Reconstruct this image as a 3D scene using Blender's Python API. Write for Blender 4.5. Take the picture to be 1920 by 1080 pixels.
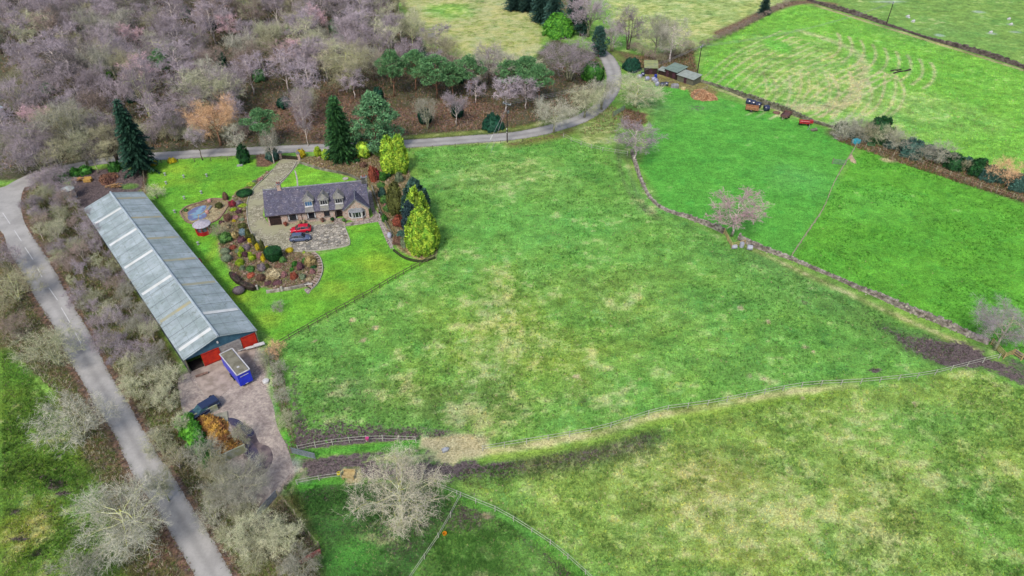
import bpy, bmesh, math, random
import numpy as np
from mathutils import Vector, Matrix
from mathutils.geometry import tessellate_polygon
sc = bpy.context.scene
for o in list(bpy.data.objects): bpy.data.objects.remove(o)
COL = sc.collection
R = math.radians
# ------------------------------------------------------------------ camera, sky, sun, exposure
CAM_H = 75.0; PITCH = 38.0; FPX = 1280.0
cd = bpy.data.cameras.new('camera'); cam = bpy.data.objects.new('camera', cd); COL.objects.link(cam)
cd.sensor_width = 36; cd.lens = 24; cd.clip_start = 1; cd.clip_end = 6000
cam.location = (0, 0, CAM_H); cam.rotation_euler = (R(90 - PITCH), 0, 0)
sc.camera = cam
w = bpy.data.worlds.new('World'); sc.world = w; w.use_nodes = True
nt = w.node_tree; bgn = nt.nodes['Background']
sky = nt.nodes.new('ShaderNodeTexSky'); sky.sky_type = 'NISHITA'; sky.sun_disc = False
SUN_EL, SUN_AZ = 50.0, 200.0      # high veiled sun, from behind the camera and a little left
sky.sun_elevation = R(SUN_EL); sky.sun_rotation = R(SUN_AZ); sky.air_density = 1.0; sky.dust_density = 3.0; sky.ozone_density = 1.0
nt.links.new(sky.outputs[0], bgn.inputs[0]); bgn.inputs[1].default_value = 0.115
sd = bpy.data.lights.new('sun', 'SUN'); sun = bpy.data.objects.new('sun', sd); COL.objects.link(sun)
sd.energy = 1.5; sd.angle = R(10); sd.color = (1.0, 0.95, 0.88)
sdir = Vector((math.sin(R(SUN_AZ)) * math.cos(R(SUN_EL)), math.cos(R(SUN_AZ)) * math.cos(R(SUN_EL)), math.sin(R(SUN_EL))))
sun.rotation_euler = sdir.to_track_quat('Z', 'Y').to_euler(); sun.location = sdir * 300
sc.view_settings.view_transform = 'Standard'; sc.view_settings.look = 'None'
sc.view_settings.gamma = 1; sc.view_settings.exposure = 1.18
sc.render.resolution_x = 1024; sc.render.resolution_y = 576
# ------------------------------------------------------------------ site survey: picture point -> ground point
def G(px, py, h=0.0):
    t = R(PITCH); dx = (px - 960) / FPX; dy = (py - 540) / FPX
    s = (CAM_H - h) / (math.sin(t) + dy * math.cos(t))
    return Vector((dx * s, (math.cos(t) - dy * math.sin(t)) * s, h))
def DEP(py):     # metres of depth along the lens axis, for sizes
    return CAM_H / (math.sin(R(PITCH)) + (py - 540) / FPX * math.cos(R(PITCH)))
def PX(n, py): return n * DEP(py) / FPX
def PROJ(p):
    t = R(PITCH); x, y, z = p[0], p[1], p[2] - CAM_H
    d = y * math.cos(t) - z * math.sin(t); u = y * math.sin(t) + z * math.cos(t)
    return (960 + FPX * x / d, 540 - FPX * u / d)
def GP(pts, h=0.0): return [G(x, y, h) for x, y in pts]
def smooth(pts, n=6):
    P = [Vector((p[0], p[1], 0)) for p in pts]; out = []
    for i in range(len(P) - 1):
        a = P[max(i - 1, 0)]; b = P[i]; c = P[i + 1]; d = P[min(i + 2, len(P) - 1)]
        for k in range(n):
            t = k / n
            q = 0.5 * ((2 * b) + (c - a) * t + (2 * a - 5 * b + 4 * c - d) * t * t + (3 * b - a - 3 * c + d) * t ** 3)
            out.append((q.x, q.y))
    out.append((P[-1].x, P[-1].y)); return out
def C(r, g, b, k=0.50):
    f = lambda c: ((c / 255 + .055) / 1.055) ** 2.4 if c > 10 else c / 255 / 12.92
    return (f(r) * k, f(g) * k, f(b) * k)
# ------------------------------------------------------------------ node helpers
class NT:
    def __init__(s, name):
        s.m = bpy.data.materials.new(name); s.m.use_nodes = True; s.t = s.m.node_tree
        s.b = s.t.nodes['Principled BSDF']; s.b.inputs['Specular IOR Level'].default_value = 0.25
    def n(s, typ, **kw):
        nd = s.t.nodes.new(typ)
        for k, v in kw.items(): setattr(nd, k, v)
        return nd
    def l(s, a, b): s.t.links.new(a, b)
    def val(s, sock, v):
        if isinstance(v, (int, float)): sock.default_value = v
        elif isinstance(v, tuple): sock.default_value = v if len(v) == 4 else (*v, 1) if sock.type == 'RGBA' else v
        else: s.l(v, sock)
    def math(s, op, a, b=0.0, c=None, clamp=False):
        nd = s.n('ShaderNodeMath', operation=op); nd.use_clamp = clamp
        s.val(nd.inputs[0], a); s.val(nd.inputs[1], b)
        if c is not None: s.val(nd.inputs[2], c)
        return nd.outputs[0]
    def noise(s, vec, scale, detail=4, rough=.55, dist=0.0):
        nd = s.n('ShaderNodeTexNoise'); s.l(vec, nd.inputs['Vector']); nd.inputs['Scale'].default_value = scale
        nd.inputs['Detail'].default_value = detail; nd.inputs['Roughness'].default_value = rough; nd.inputs['Distortion'].default_value = dist
        return nd.outputs['Fac']
    def mr(s, v, a, b, c=0.0, d=1.0, st='SMOOTHSTEP'):
        nd = s.n('ShaderNodeMapRange', interpolation_type=st)
        s.val(nd.inputs[0], v)
        for i, q in enumerate((a, b, c, d)): s.val(nd.inputs[i + 1], q)
        return nd.outputs[0]
    def mix(s, f, a, b, blend='MIX'):
        nd = s.n('ShaderNodeMix', data_type='RGBA', blend_type=blend)
        s.val(nd.inputs[0], f); s.val(nd.inputs[6], a); s.val(nd.inputs[7], b); return nd.outputs[2]
    def scale(s, col, f):
        nd = s.n('ShaderNodeVectorMath', operation='SCALE'); s.val(nd.inputs[0], col); s.val(nd.inputs['Scale'], f); return nd.outputs[0]
    def pos(s): return s.n('ShaderNodeNewGeometry').outputs['Position']
    def obj(s): return s.n('ShaderNodeTexCoord').outputs['Object']
    def bump(s, h, strength=.5, dist=.1):
        nd = s.n('ShaderNodeBump'); nd.inputs['Strength'].default_value = strength; nd.inputs['Distance'].default_value = dist
        s.l(h, nd.inputs['Height']); s.l(nd.outputs[0], s.b.inputs['Normal'])
    def out(s, col, rough=.85, metallic=0.0, spec=None):
        s.val(s.b.inputs['Base Color'], col); s.val(s.b.inputs['Roughness'], rough); s.b.inputs['Metallic'].default_value = metallic
        if spec is not None: s.b.inputs['Specular IOR Level'].default_value = spec
        return s.m
MC = {}
def M(name, c1, c2=None, scale=2.0, rough=.85, bump=0.0, island=0.0, orand=0.0, metallic=0.0, detail=4, spec=None, contrast=(.35, .65), bscale=None, bdist=.05):
    """weathered two-tone surface; island = tone change from leaf to leaf / stone to stone, orand = from object to object"""
    if name in MC: return MC[name]
    t = NT(name); p = t.obj(); c2 = c2 or tuple(x * .7 for x in c1)
    nz = t.noise(p, scale, detail)
    col = t.mix(t.mr(nz, *contrast), c1, c2)
    if island:
        ri = t.n('ShaderNodeNewGeometry').outputs['Random Per Island']
        col = t.scale(col, t.mr(ri, 0, 1, 1 - island, 1 + island, 'LINEAR'))
    if orand:
        ro = t.n('ShaderNodeObjectInfo').outputs['Random']
        col = t.scale(col, t.mr(ro, 0, 1, 1 - orand, 1 + orand, 'LINEAR'))
    if bump: t.bump(t.noise(p, bscale or scale * 4, 5), bump, bdist)
    MC[name] = t.out(col, rough, metallic, spec); return MC[name]
# ------------------------------------------------------------------ object helpers
def tag(o, label=None, cat=None, group=None, kind=None):
    if label: o['label'] = label
    if cat: o['category'] = cat
    if group: o['group'] = group
    if kind: o['kind'] = kind
    return o
def empty(name, loc, rz=0.0, label=None, cat=None, group=None, scale=1.0):
    o = bpy.data.objects.new(name, None); COL.objects.link(o); o.location = loc; o.rotation_euler = (0, 0, rz)
    o.scale = (scale,) * 3 if isinstance(scale, (int, float)) else scale; o.empty_display_size = .5
    return tag(o, label, cat, group)
def link(name, me, parent=None, m=None):
    o = bpy.data.objects.new(name, me); COL.objects.link(o)
    if parent: o.parent = parent
    return o
def copy_tree(o, parent=None):
    c = o.copy(); COL.objects.link(c)
    if parent: c.parent = parent
    for ch in o.children: copy_tree(ch, c)
    return c
def np_mesh(name, V, F, m=None, nper=3, col=None, smooth_=False):
    V = np.asarray(V, dtype=np.float32).reshape(-1, 3); F = np.asarray(F, dtype=np.int32).reshape(-1, nper)
    me = bpy.data.meshes.new(name); me.vertices.add(len(V)); me.vertices.foreach_set('co', V.ravel())
    me.loops.add(F.size); me.loops.foreach_set('vertex_index', F.ravel())
    me.polygons.add(len(F)); me.polygons.foreach_set('loop_start', np.arange(0, F.size, nper, dtype=np.int32))
    me.polygons.foreach_set('loop_total', np.full(len(F), nper, dtype=np.int32))
    if smooth_: me.polygons.foreach_set('use_smooth', np.ones(len(F), dtype=bool))
    me.update(calc_edges=True)
    if m: me.materials.append(m)
    if col is not None:
        a = me.color_attributes.new('tint', 'FLOAT_COLOR', 'POINT'); a.data.foreach_set('color', np.asarray(col, dtype=np.float32).ravel())
    return me
class MB:
    """collects simple solids, linked as ONE mesh object"""
    def __init__(s): s.v = []; s.f = []
    def add(s, vs, fs):
        n = len(s.v); s.v += [tuple(v) for v in vs]; s.f += [tuple(i + n for i in f) for f in fs]; return s
    def box(s, c, d, rz=0.0, tilt=None):
        x, y, z = d[0] / 2, d[1] / 2, d[2] / 2; m = Matrix.Rotation(rz, 3, 'Z')
        if tilt: m = m @ Matrix.Rotation(tilt[1], 3, tilt[0])
        vs = [m @ Vector((a * x, b * y, e * z)) + Vector(c) for e in (-1, 1) for a, b in ((-1, -1), (1, -1), (1, 1), (-1, 1))]
        return s.add(vs, [(3, 2, 1, 0), (4, 5, 6, 7), (0, 1, 5, 4), (1, 2, 6, 5), (2, 3, 7, 6), (3, 0, 4, 7)])
    def bar(s, a, b, w, h=None):     # square beam from a to b
        a = Vector(a); b = Vector(b); h = h or w; d = (b - a).normalized(); up = Vector((0, 0, 1)) if abs(d.z) < .95 else Vector((1, 0, 0))
        r = d.cross(up).normalized() * w / 2; u = r.cross(d).normalized() * h / 2
        vs = [q + x * r + y * u for q in (a, b) for x, y in ((-1, -1), (1, -1), (1, 1), (-1, 1))]
        return s.add(vs, [(3, 2, 1, 0), (4, 5, 6, 7), (0, 1, 5, 4), (1, 2, 6, 5), (2, 3, 7, 6), (3, 0, 4, 7)])
    def tube(s, pts, rad, n=6, cap=True):
        pts = [Vector(p) for p in pts]; k = len(pts); rad = rad if isinstance(rad, (list, tuple)) else [rad] * k; vs = []
        for i, p in enumerate(pts):
            d = (pts[min(i + 1, k - 1)] - pts[max(i - 1, 0)]).normalized(); up = Vector((0, 0, 1)) if abs(d.z) < .9 else Vector((1, 0, 0))
            r = d.cross(up).normalized(); u = r.cross(d)
            vs += [p + (r * math.cos(2 * math.pi * j / n) + u * math.sin(2 * math.pi * j / n)) * rad[i] for j in range(n)]
        fs = [(i * n + j, i * n + (j + 1) % n, (i + 1) * n + (j + 1) % n, (i + 1) * n + j) for i in range(k - 1) for j in range(n)]
        if cap: fs += [tuple(range(n))[::-1], tuple((k - 1) * n + j for j in range(n))]
        return s.add(vs, fs)
    def poly(s, pts, z0, z1):        # prism
        n = len(pts); vs = [(p[0], p[1], z0) for p in pts] + [(p[0], p[1], z1) for p in pts]
        return s.add(vs, [tuple(range(n))[::-1], tuple(range(n, 2 * n))] + [(i, (i + 1) % n, (i + 1) % n + n, i + n) for i in range(n)])
    def lathe(s, prof, n=16, c=(0, 0, 0)):
        vs = [(c[0] + r * math.cos(2 * math.pi * j / n), c[1] + r * math.sin(2 * math.pi * j / n), c[2] + z) for r, z in prof for j in range(n)]
        k = len(prof); fs = [(i * n + j, i * n + (j + 1) % n, (i + 1) * n + (j + 1) % n, (i + 1) * n + j) for i in range(k - 1) for j in range(n)]
        return s.add(vs, fs + [tuple(range(n))[::-1], tuple((k - 1) * n + j for j in range(n))])
    def solid(s, pts, t):            # planar polygon given in 3D, thickened by t against its normal
        P = [Vector(p) for p in pts]; nrm = (P[1] - P[0]).cross(P[2] - P[0]).normalized(); n = len(P)
        return s.add(P + [p - nrm * t for p in P], [tuple(range(n)), tuple(range(2 * n - 1, n - 1, -1))] + [(i, i + n, (i + 1) % n + n, (i + 1) % n) for i in range(n)])
    def build(s, name, m, parent=None, bevel=0.0, smooth_=False, xf=None):
        me = bpy.data.meshes.new(name); me.from_pydata(s.v if not xf else [tuple(xf @ Vector(v)) for v in s.v], [], s.f)
        me.materials.append(m)
        bm = bmesh.new(); bm.from_mesh(me); bmesh.ops.recalc_face_normals(bm, faces=bm.faces)
        if bevel: bmesh.ops.bevel(bm, geom=list(bm.edges), offset=bevel, segments=2, affect='EDGES', profile=.5)
        bm.to_mesh(me); bm.free()
        if smooth_: me.polygons.foreach_set('use_smooth', [True] * len(me.polygons))
        return link(name, me, parent)
def sheet(name, pts, z, m, kind='structure', parent=None, holes=None):
    """flat sheet from an outline of ground points"""
    P = [Vector((p[0], p[1], 0)) for p in pts]; tri = tessellate_polygon([P])
    V = [(p.x, p.y, z) for p in P]
    F = []
    for a, b, c in tri:
        n = (P[b] - P[a]).cross(P[c] - P[a]).z
        F.append((a, b, c) if n > 0 else (a, c, b))
    o = link(name, np_mesh(name, V, F, m), parent)
    if kind: o['kind'] = kind
    return o
# ------------------------------------------------------------------ value noise for large patches
_rg = np.random.RandomState(5); _T = _rg.rand(256, 256).astype(np.float32)
def vnoise(x, y, s):
    x = x / s + 37.3; y = y / s + 91.7; xi = np.floor(x).astype(int); yi = np.floor(y).astype(int); fx = x - xi; fy = y - yi
    fx = fx * fx * (3 - 2 * fx); fy = fy * fy * (3 - 2 * fy)
    a = _T[xi % 256, yi % 256]; b = _T[(xi + 1) % 256, yi % 256]; c = _T[xi % 256, (yi + 1) % 256]; d = _T[(xi + 1) % 256, (yi + 1) % 256]
    return (a * (1 - fx) + b * fx) * (1 - fy) + (c * (1 - fx) + d * fx) * fy
def fbm(x, y, s, o=4):
    r = 0; a = .5; t = 0
    for i in range(o): r = r + vnoise(x + i * 17, y - i * 31, s / 2 ** i) * a; t += a; a *= .55
    return r / t
def sdist(X, Y, poly):     # signed distance, positive inside
    n = len(poly); d = np.full(X.shape, 1e9, np.float32); ins = np.zeros(X.shape, bool)
    for i in range(n):
        ax, ay = poly[i][0], poly[i][1]; bx, by = poly[(i + 1) % n][0], poly[(i + 1) % n][1]
        ex, ey = bx - ax, by - ay; wx, wy = X - ax, Y - ay
        t = np.clip((wx * ex + wy * ey) / (ex * ex + ey * ey + 1e-9), 0, 1)
        d = np.minimum(d, (wx - ex * t) ** 2 + (wy - ey * t) ** 2)
        c = ((ay > Y) != (by > Y)) & (X < (bx - ax) * (Y - ay) / (by - ay + 1e-12) + ax); ins ^= c
    return np.where(ins, 1, -1) * np.sqrt(d)
def ldist(X, Y, line):
    d = np.full(X.shape, 1e9, np.float32)
    for i in range(len(line) - 1):
        ax, ay = line[i][0], line[i][1]; ex, ey = line[i + 1][0] - ax, line[i + 1][1] - ay; wx, wy = X - ax, Y - ay
        t = np.clip((wx * ex + wy * ey) / (ex * ex + ey * ey + 1e-9), 0, 1); d = np.minimum(d, (wx - ex * t) ** 2 + (wy - ey * t) ** 2)
    return np.sqrt(d)
# ================================================================== GROUND
gx = np.concatenate([[-2500, -1200, -600, -350], np.arange(-240, 240.1, .5), [350, 600, 1200, 2500]]).astype(np.float32)
gy = np.concatenate([[-1500, -500, -120, 0], np.arange(26, 320.1, .5), [400, 600, 1200, 3000]]).astype(np.float32)
X, Y = np.meshgrid(gx, gy, indexing='xy'); NX, NY = len(gx), len(gy)
RLE = [(-60, 425), (0, 432), (16, 470), (40, 508), (75, 572), (102, 615), (126, 668), (155, 716), (182, 765), (215, 815), (240, 870), (270, 920), (300, 965), (325, 1010), (368, 1085)]
RRE = [(66, 348), (46, 352), (39, 380), (44, 412), (60, 442), (92, 490), (130, 560), (172, 632), (200, 690), (244, 762), (283, 832), (322, 890), (362, 955), (392, 1000), (440, 1085)]
TINT = np.zeros(X.shape + (3,), np.float32); MASK = np.zeros(X.shape + (4,), np.float32)   # straw, mud, litter, yellow
wobx = (fbm(X, Y, 7, 4) - .5) ; 
def put(m, tint=None, straw=None, mud=None, litter=None, yellow=None):
    global TINT
    m3 = m[..., None]
    if tint is not None: TINT[:] = TINT * (1 - m3) + np.array(C(*tint), np.float32) * m3
    for i, v in enumerate((straw, mud, litter, yellow)):
        if v is not None: MASK[..., i] = MASK[..., i] * (1 - m) + v * m
def region(px, feather=1.0, wob=1.5, sub=0, **kw):
    if sub: px = smooth(px + [px[0]], sub)[:-1]
    d = sdist(X, Y, GP(px)) + wobx * wob * 2; put(np.clip(d / feather + .5, 0, 1), **kw)
def blob(px, py, rx, ry=None, feather=.5, s=1.0, **kw):      # radii in picture pixels across / down
    c = G(px, py); a = G(px + rx, py); ry = ry or rx * .7; b = G(px, py - ry)
    d = np.sqrt(((X - c.x) / (a.x - c.x)) ** 2 + ((Y - c.y) / (b.y - c.y)) ** 2) - wobx * 1.0
    put(np.clip((1 - d) / feather, 0, 1) * s, **kw)
def stroke(px, width, feather=.6, s=1.0, wob=.6, **kw):
    d = ldist(X, Y, GP(smooth(px, 5))) - width / 2 + wobx * wob
    put(np.clip(.5 - d / feather, 0, 1) * s, **kw)
TINT[:] = C(118, 168, 58); MASK[...] = (.16, .0, 0, .35)
# --- main pasture, patchy
big = fbm(X, Y, 34, 3)
FIELD = [(770, 282), (1030, 258), (1150, 270), (1200, 370), (1350, 450), (1560, 545), (1840, 672), (1500, 728), (1160, 800), (930, 838), (700, 822), (560, 845), (530, 645), (815, 485), (800, 380)]
region(FIELD, tint=(110, 172, 64), straw=.18, mud=.05, yellow=.3)
blob(960, 640, 330, 170, feather=.8, s=.85, tint=(132, 175, 62), straw=.47, yellow=.75)
blob(880, 760, 250, 70, feather=.6, s=.8, tint=(112, 150, 60), straw=.42, mud=.28)
blob(1180, 560, 200, 80, feather=.8, s=.6, tint=(128, 172, 66), straw=.34, yellow=.55)
blob(930, 330, 170, 50, feather=.8, s=.8, tint=(128, 178, 82), straw=.34, yellow=.4)
blob(1000, 420, 200, 60, feather=.9, s=.6, tint=(104, 182, 70), straw=.1, yellow=.2)
blob(640, 740, 110, 60, feather=.8, s=.8, tint=(92, 140, 60), straw=.22, mud=.42)
blob(1350, 560, 150, 40, feather=.9, s=.6, tint=(96, 160, 62), straw=.12, mud=.14)
blob(625, 795, 120, 40, feather=.8, s=1, straw=.25, mud=.66)
stroke([(550, 690), (554, 760), (570, 815)], 1.3, 1.8, 1, wob=1.5, mud=.8)
stroke([(556, 832), (640, 826), (720, 818), (800, 822), (870, 826)], 3.2, 2.5, 1, wob=2, mud=.95, straw=.1)
# --- south-east pasture
SE = [(850, 880), (1000, 858), (1160, 815), (1350, 768), (1560, 732), (1830, 690), (1990, 760), (2100, 1200), (1100, 1200), (980, 980), (870, 915)]
region(SE, tint=(136, 176, 70), straw=.28, mud=.02, yellow=.4)
blob(1330, 930, 230, 130, feather=.8, s=.9, tint=(158, 184, 84), straw=.54, yellow=.6)
blob(1600, 960, 220, 130, feather=.8, s=.9, tint=(146, 180, 78), straw=.42, yellow=.45)
blob(1700, 800, 240, 60, feather=.8, s=.9, tint=(116, 172, 68), straw=.18, yellow=.25)
blob(1860, 990, 110, 130, feather=.9, s=.8, tint=(104, 166, 54), straw=.25, yellow=.3)
# --- south paddocks
region([(820, 915), (900, 950), (985, 990), (1100, 1090), (1130, 1200), (700, 1200), (780, 1060), (862, 935)], tint=(96, 150, 56), straw=.2, mud=.16, yellow=.3)
region([(530, 930), (560, 910), (650, 898), (840, 925), (850, 960), (760, 1110), (560, 1110), (600, 1030)], tint=(76, 128, 50), straw=.06, mud=.3, yellow=.1)
blob(745, 985, 115, 85, feather=.6, s=.9, mud=.58, straw=.4)
blob(660, 1040, 70, 45, feather=.7, s=.9, tint=(84, 160, 52), mud=.08)
blob(590, 930, 70, 22, feather=.7, s=.8, mud=.8)
blob(880, 970, 40, 45, feather=.6, s=.8, mud=.75)
# --- track of poached ground below the white fence
region([(545, 850), (620, 846), (760, 838), (870, 856), (1000, 852), (1150, 830), (1260, 808), (1200, 840), (1080, 868), (960, 890), (860, 900), (800, 912), (660, 902), (560, 908), (530, 900)], 3.0, 1.2, mud=.86, straw=.12, tint=(92, 130, 62))
blob(760, 860, 90, 22, feather=.7, s=.9, mud=.35, straw=.62)
stroke([(980, 868), (1060, 862), (1140, 848), (1210, 830)], 3.6, 3, .85, wob=1.5, mud=.56, tint=(104, 118, 72))
stroke([(1880, 690), (1940, 722), (1990, 750)], 3.5, 2, .9, wob=1, mud=.75)
stroke([(900, 852), (1000, 836), (1120, 812), (1260, 774), (1400, 750)], 1.6, 1.0, .9, tint=(128, 165, 52), mud=0, straw=.35)
stroke([(565, 852), (640, 844), (780, 832)], 1.3, .5, 1, wob=.2, tint=(80, 158, 36), mud=0, straw=0)
stroke([(905, 850), (950, 844), (1000, 836), (1060, 826), (1120, 816), (1180, 798), (1240, 780), (1300, 771), (1340, 765), (1400, 753), (1480, 738), (1600, 727)], 1.0, 1.2, .9, wob=.6, tint=(196, 194, 130), straw=.7, mud=0)
stroke([(905, 862), (1000, 848), (1120, 826), (1240, 790), (1400, 760), (1600, 730)], 1.4, 1.2, .85, wob=.5, tint=(128, 170, 46), straw=.1, mud=0)
stroke([(872, 948), (905, 958), (945, 976), (985, 1004), (1030, 1040), (1078, 1092)], 1.3, 1.4, .9, wob=1.2, mud=.85)
stroke([(845, 985), (870, 950), (890, 925)], 2.2, 2, .8, wob=1.5, mud=.8)
# straw coloured trampled bedding at the gap
region([(786, 806), (806, 822), (850, 812), (905, 824), (896, 846), (850, 866), (832, 862), (826, 842), (790, 836)], 1.2, 2, tint=(214, 196, 160), straw=.97, mud=0)
region([(640, 880), (668, 878), (680, 900), (660, 912), (640, 902)], .8, .8, tint=(205, 188, 150), straw=.95, mud=0)
blob(915, 966, 10, 8, feather=.4, s=1, straw=.95, tint=(200, 180, 160), mud=0)
stroke([(566, 912), (600, 906), (640, 900)], 1.2, .5, 1, wob=.2, tint=(80, 158, 36), mud=0, straw=0)
stroke([(830, 918), (880, 940), (940, 965), (1000, 1005), (1060, 1050), (1110, 1095)], 1.5, .6, .9, wob=.3, tint=(96, 168, 52), mud=0, straw=.1)
# muddy corner on the east
region([(1640, 612), (1740, 628), (1850, 650), (1868, 672), (1990, 745), (1960, 740), (1850, 700), (1790, 684), (1700, 655)], 2.5, 2.5, mud=.97, tint=(84, 110, 60))
region([(1870, 660), (1960, 690), (2000, 760), (1900, 705)], 3, 2, mud=.6, tint=(90, 120, 70))
blob(1640, 694, 22, 8, feather=.6, s=1, mud=.8)
stroke([(1420, 480), (1500, 525), (1620, 590), (1700, 630)], 6, 5, .55, mud=.45, tint=(96, 140, 66))
stroke([(1215, 370), (1300, 430), (1420, 500), (1560, 580)], 8, 6, .5, mud=.34, tint=(96, 158, 66))
stroke([(1400, 462), (1560, 536), (1700, 600), (1830, 655)], 1.2, 1.2, .8, straw=.7, tint=(150, 165, 90))
for yy in (0, 16): stroke([(1158 + yy, 235), (1160 + yy, 290), (1168 + yy, 335), (1190 + yy * .7, 375), (1230 + yy * .5, 410)], .9, 1.2, .75, wob=.8, mud=.62, tint=(104, 124, 80))
blob(1510, 568, 12, 6, feather=.6, s=.8, mud=.7)
for q in ((590, 640), (705, 614), (1388, 577), (1440, 604), (1510, 650), (681, 638), (660, 600), (1525, 660), (1404, 704), (1432, 711), (1716, 758), (1505, 745), (1080, 706)):
    blob(q[0], q[1], 6, 4, feather=.5, s=1, straw=.95, tint=(200, 190, 150))
# --- north-east paddock and east field
NEP = [(1205, 160), (1300, 168), (1560, 245), (1605, 275), (1580, 320), (1535, 410), (1488, 480), (1380, 445), (1245, 385), (1200, 310), (1225, 230)]
region(NEP, 1.5, 1, tint=(84, 170, 42), straw=.02, mud=0, yellow=.12)
blob(1300, 200, 80, 22, feather=.9, s=.6, tint=(104, 176, 66), straw=.14, mud=.1)
blob(1308, 203, 26, 9, feather=.6, s=.9, mud=.6)
blob(1215, 200, 50, 34, feather=.8, s=.8, tint=(128, 172, 90), straw=.3, mud=.15)
blob(1490, 330, 80, 36, feather=.9, s=.4, tint=(104, 186, 84))
EF = [(1490, 482), (1540, 400), (1590, 310), (1620, 278), (1760, 325), (1925, 378), (2010, 400), (2010, 720), (1870, 652), (1680, 575)]
region(EF, 1.5, 1, tint=(92, 172, 32), straw=.03, mud=0, yellow=.3)
blob(1640, 380, 110, 50, feather=.9, s=.5, tint=(98, 186, 60), straw=.14)
# --- striped hay field
SF = [(1308, 148), (1330, 90), (1420, 36), (1500, 8), (1560, 22), (1700, 62), (1925, 135), (2060, 180), (2060, 350), (1925, 330), (1780, 290), (1640, 235), (1560, 228), (1440, 190)]
region(SF, 1.5, 1, tint=(118, 188, 52), straw=.12, mud=0, yellow=.3)
blob(1500, 130, 150, 80, feather=.5, s=.75, tint=(140, 186, 84), straw=.32, yellow=.5)
blob(1690, 210, 200, 55, feather=.8, s=.65, tint=(146, 190, 92), straw=.34, yellow=.4)
rs = random.Random(9)
for k in range(17):       # swaths left by the mower
    x0 = 1315 + k * 15 + rs.uniform(-4, 4); y0 = 150 + k * 4.6
    stroke([(x0, y0), (x0 + 55, y0 - 42 - rs.uniform(0, 8)), (x0 + 120, y0 - 78), (x0 + 150 - k * 2, y0 - 92 + k)], rs.uniform(.4, .9), .8, rs.uniform(.55, .95), wob=.5, straw=rs.uniform(.6, .85), tint=(186, 202, 136))
for k in range(14):
    x0 = 1400 + k * 20 + rs.uniform(-6, 6); y0 = 222 - rs.uniform(0, 14) + k * .8
    stroke([(x0, y0), (x0 + 24 + rs.uniform(-6, 6), y0 - 18), (x0 + 38, y0 - 50), (x0 + 30 + rs.uniform(-10, 10), y0 - 82)], rs.uniform(.4, .9), .8, rs.uniform(.55, .95), wob=.5, straw=rs.uniform(.55, .85), tint=(190, 200, 140))
for k in range(9):
    x0 = 1570 + k * 22; y0 = 62 + k * 7
    stroke([(x0, y0), (x0 + 6, y0 + 16), (x0 + 2, y0 + 34), (x0 - 14, y0 + 48)], .9, .8, .7, wob=.5, straw=.75, tint=(190, 202, 140))
stroke([(1500, 58), (1545, 72), (1600, 95), (1618, 120), (1612, 160), (1585, 195), (1500, 205)], 2.4, 3, .6, wob=1.5, straw=.8, tint=(196, 202, 150))
stroke([(1440, 196), (1500, 200), (1560, 195)], 2.2, 3, .5, wob=1.5, straw=.8, tint=(196, 202, 150))
stroke([(1320, 158), (1440, 200), (1560, 236), (1600, 240)], 1.4, 1, .8, straw=.7, tint=(176, 178, 116))
blob(1455, 85, 26, 16, feather=.5, s=.8, straw=.05, tint=(104, 190, 48))
# --- far fields
region([(1520, -40), (1575, 10), (1700, 50), (1925, 122), (2300, 230), (2300, -40)], 2, 1, tint=(124, 168, 66), straw=.2, mud=0, yellow=.25)
blob(1750, 60, 170, 35, feather=.9, s=.5, tint=(112, 162, 74), straw=.12)
region([(1120, -40), (1150, 40), (1200, 100), (1290, 96), (1430, 22), (1500, -4), (1510, -40)], 2, 2, tint=(158, 186, 92), straw=.42, mud=0, yellow=.5)
region([(735, -40), (745, 0), (790, 70), (860, 108), (960, 118), (1012, 100), (1020, 60), (1000, 20), (960, -40)], 2, 2, tint=(160, 186, 84), straw=.55, mud=.02, yellow=.5)
blob(840, 20, 60, 18, feather=.8, s=.7, tint=(120, 186, 60), straw=.25)
region([(960, -40), (1010, 10), (1035, 45), (1060, 60), (1100, 40), (1110, -40)], 3, 2, tint=(100, 120, 60), litter=.6)

# --- meadow west of the road
region([(-200, 640), (20, 660), (100, 740), (160, 830), (190, 900), (250, 1000), (300, 1120), (-300, 1200)], 2, 2, tint=(92, 134, 32), straw=.2, mud=.18, yellow=.7)
blob(60, 980, 70, 60, feather=.8, s=.8, tint=(128, 140, 34), straw=.4, yellow=.9)
blob(40, 700, 60, 40, feather=.8, s=.7, tint=(74, 138, 34), straw=.05)
for q in ((105, 910, 22, 14), (92, 902, 9, 6), (40, 1010, 26, 8), (120, 925, 20, 8), (70, 1038, 12, 9), (30, 960, 14, 9), (80, 895, 10, 6)):
    blob(q[0], q[1], q[2], q[3], feather=.6, s=.9, mud=.9, tint=(50, 70, 30))
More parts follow.
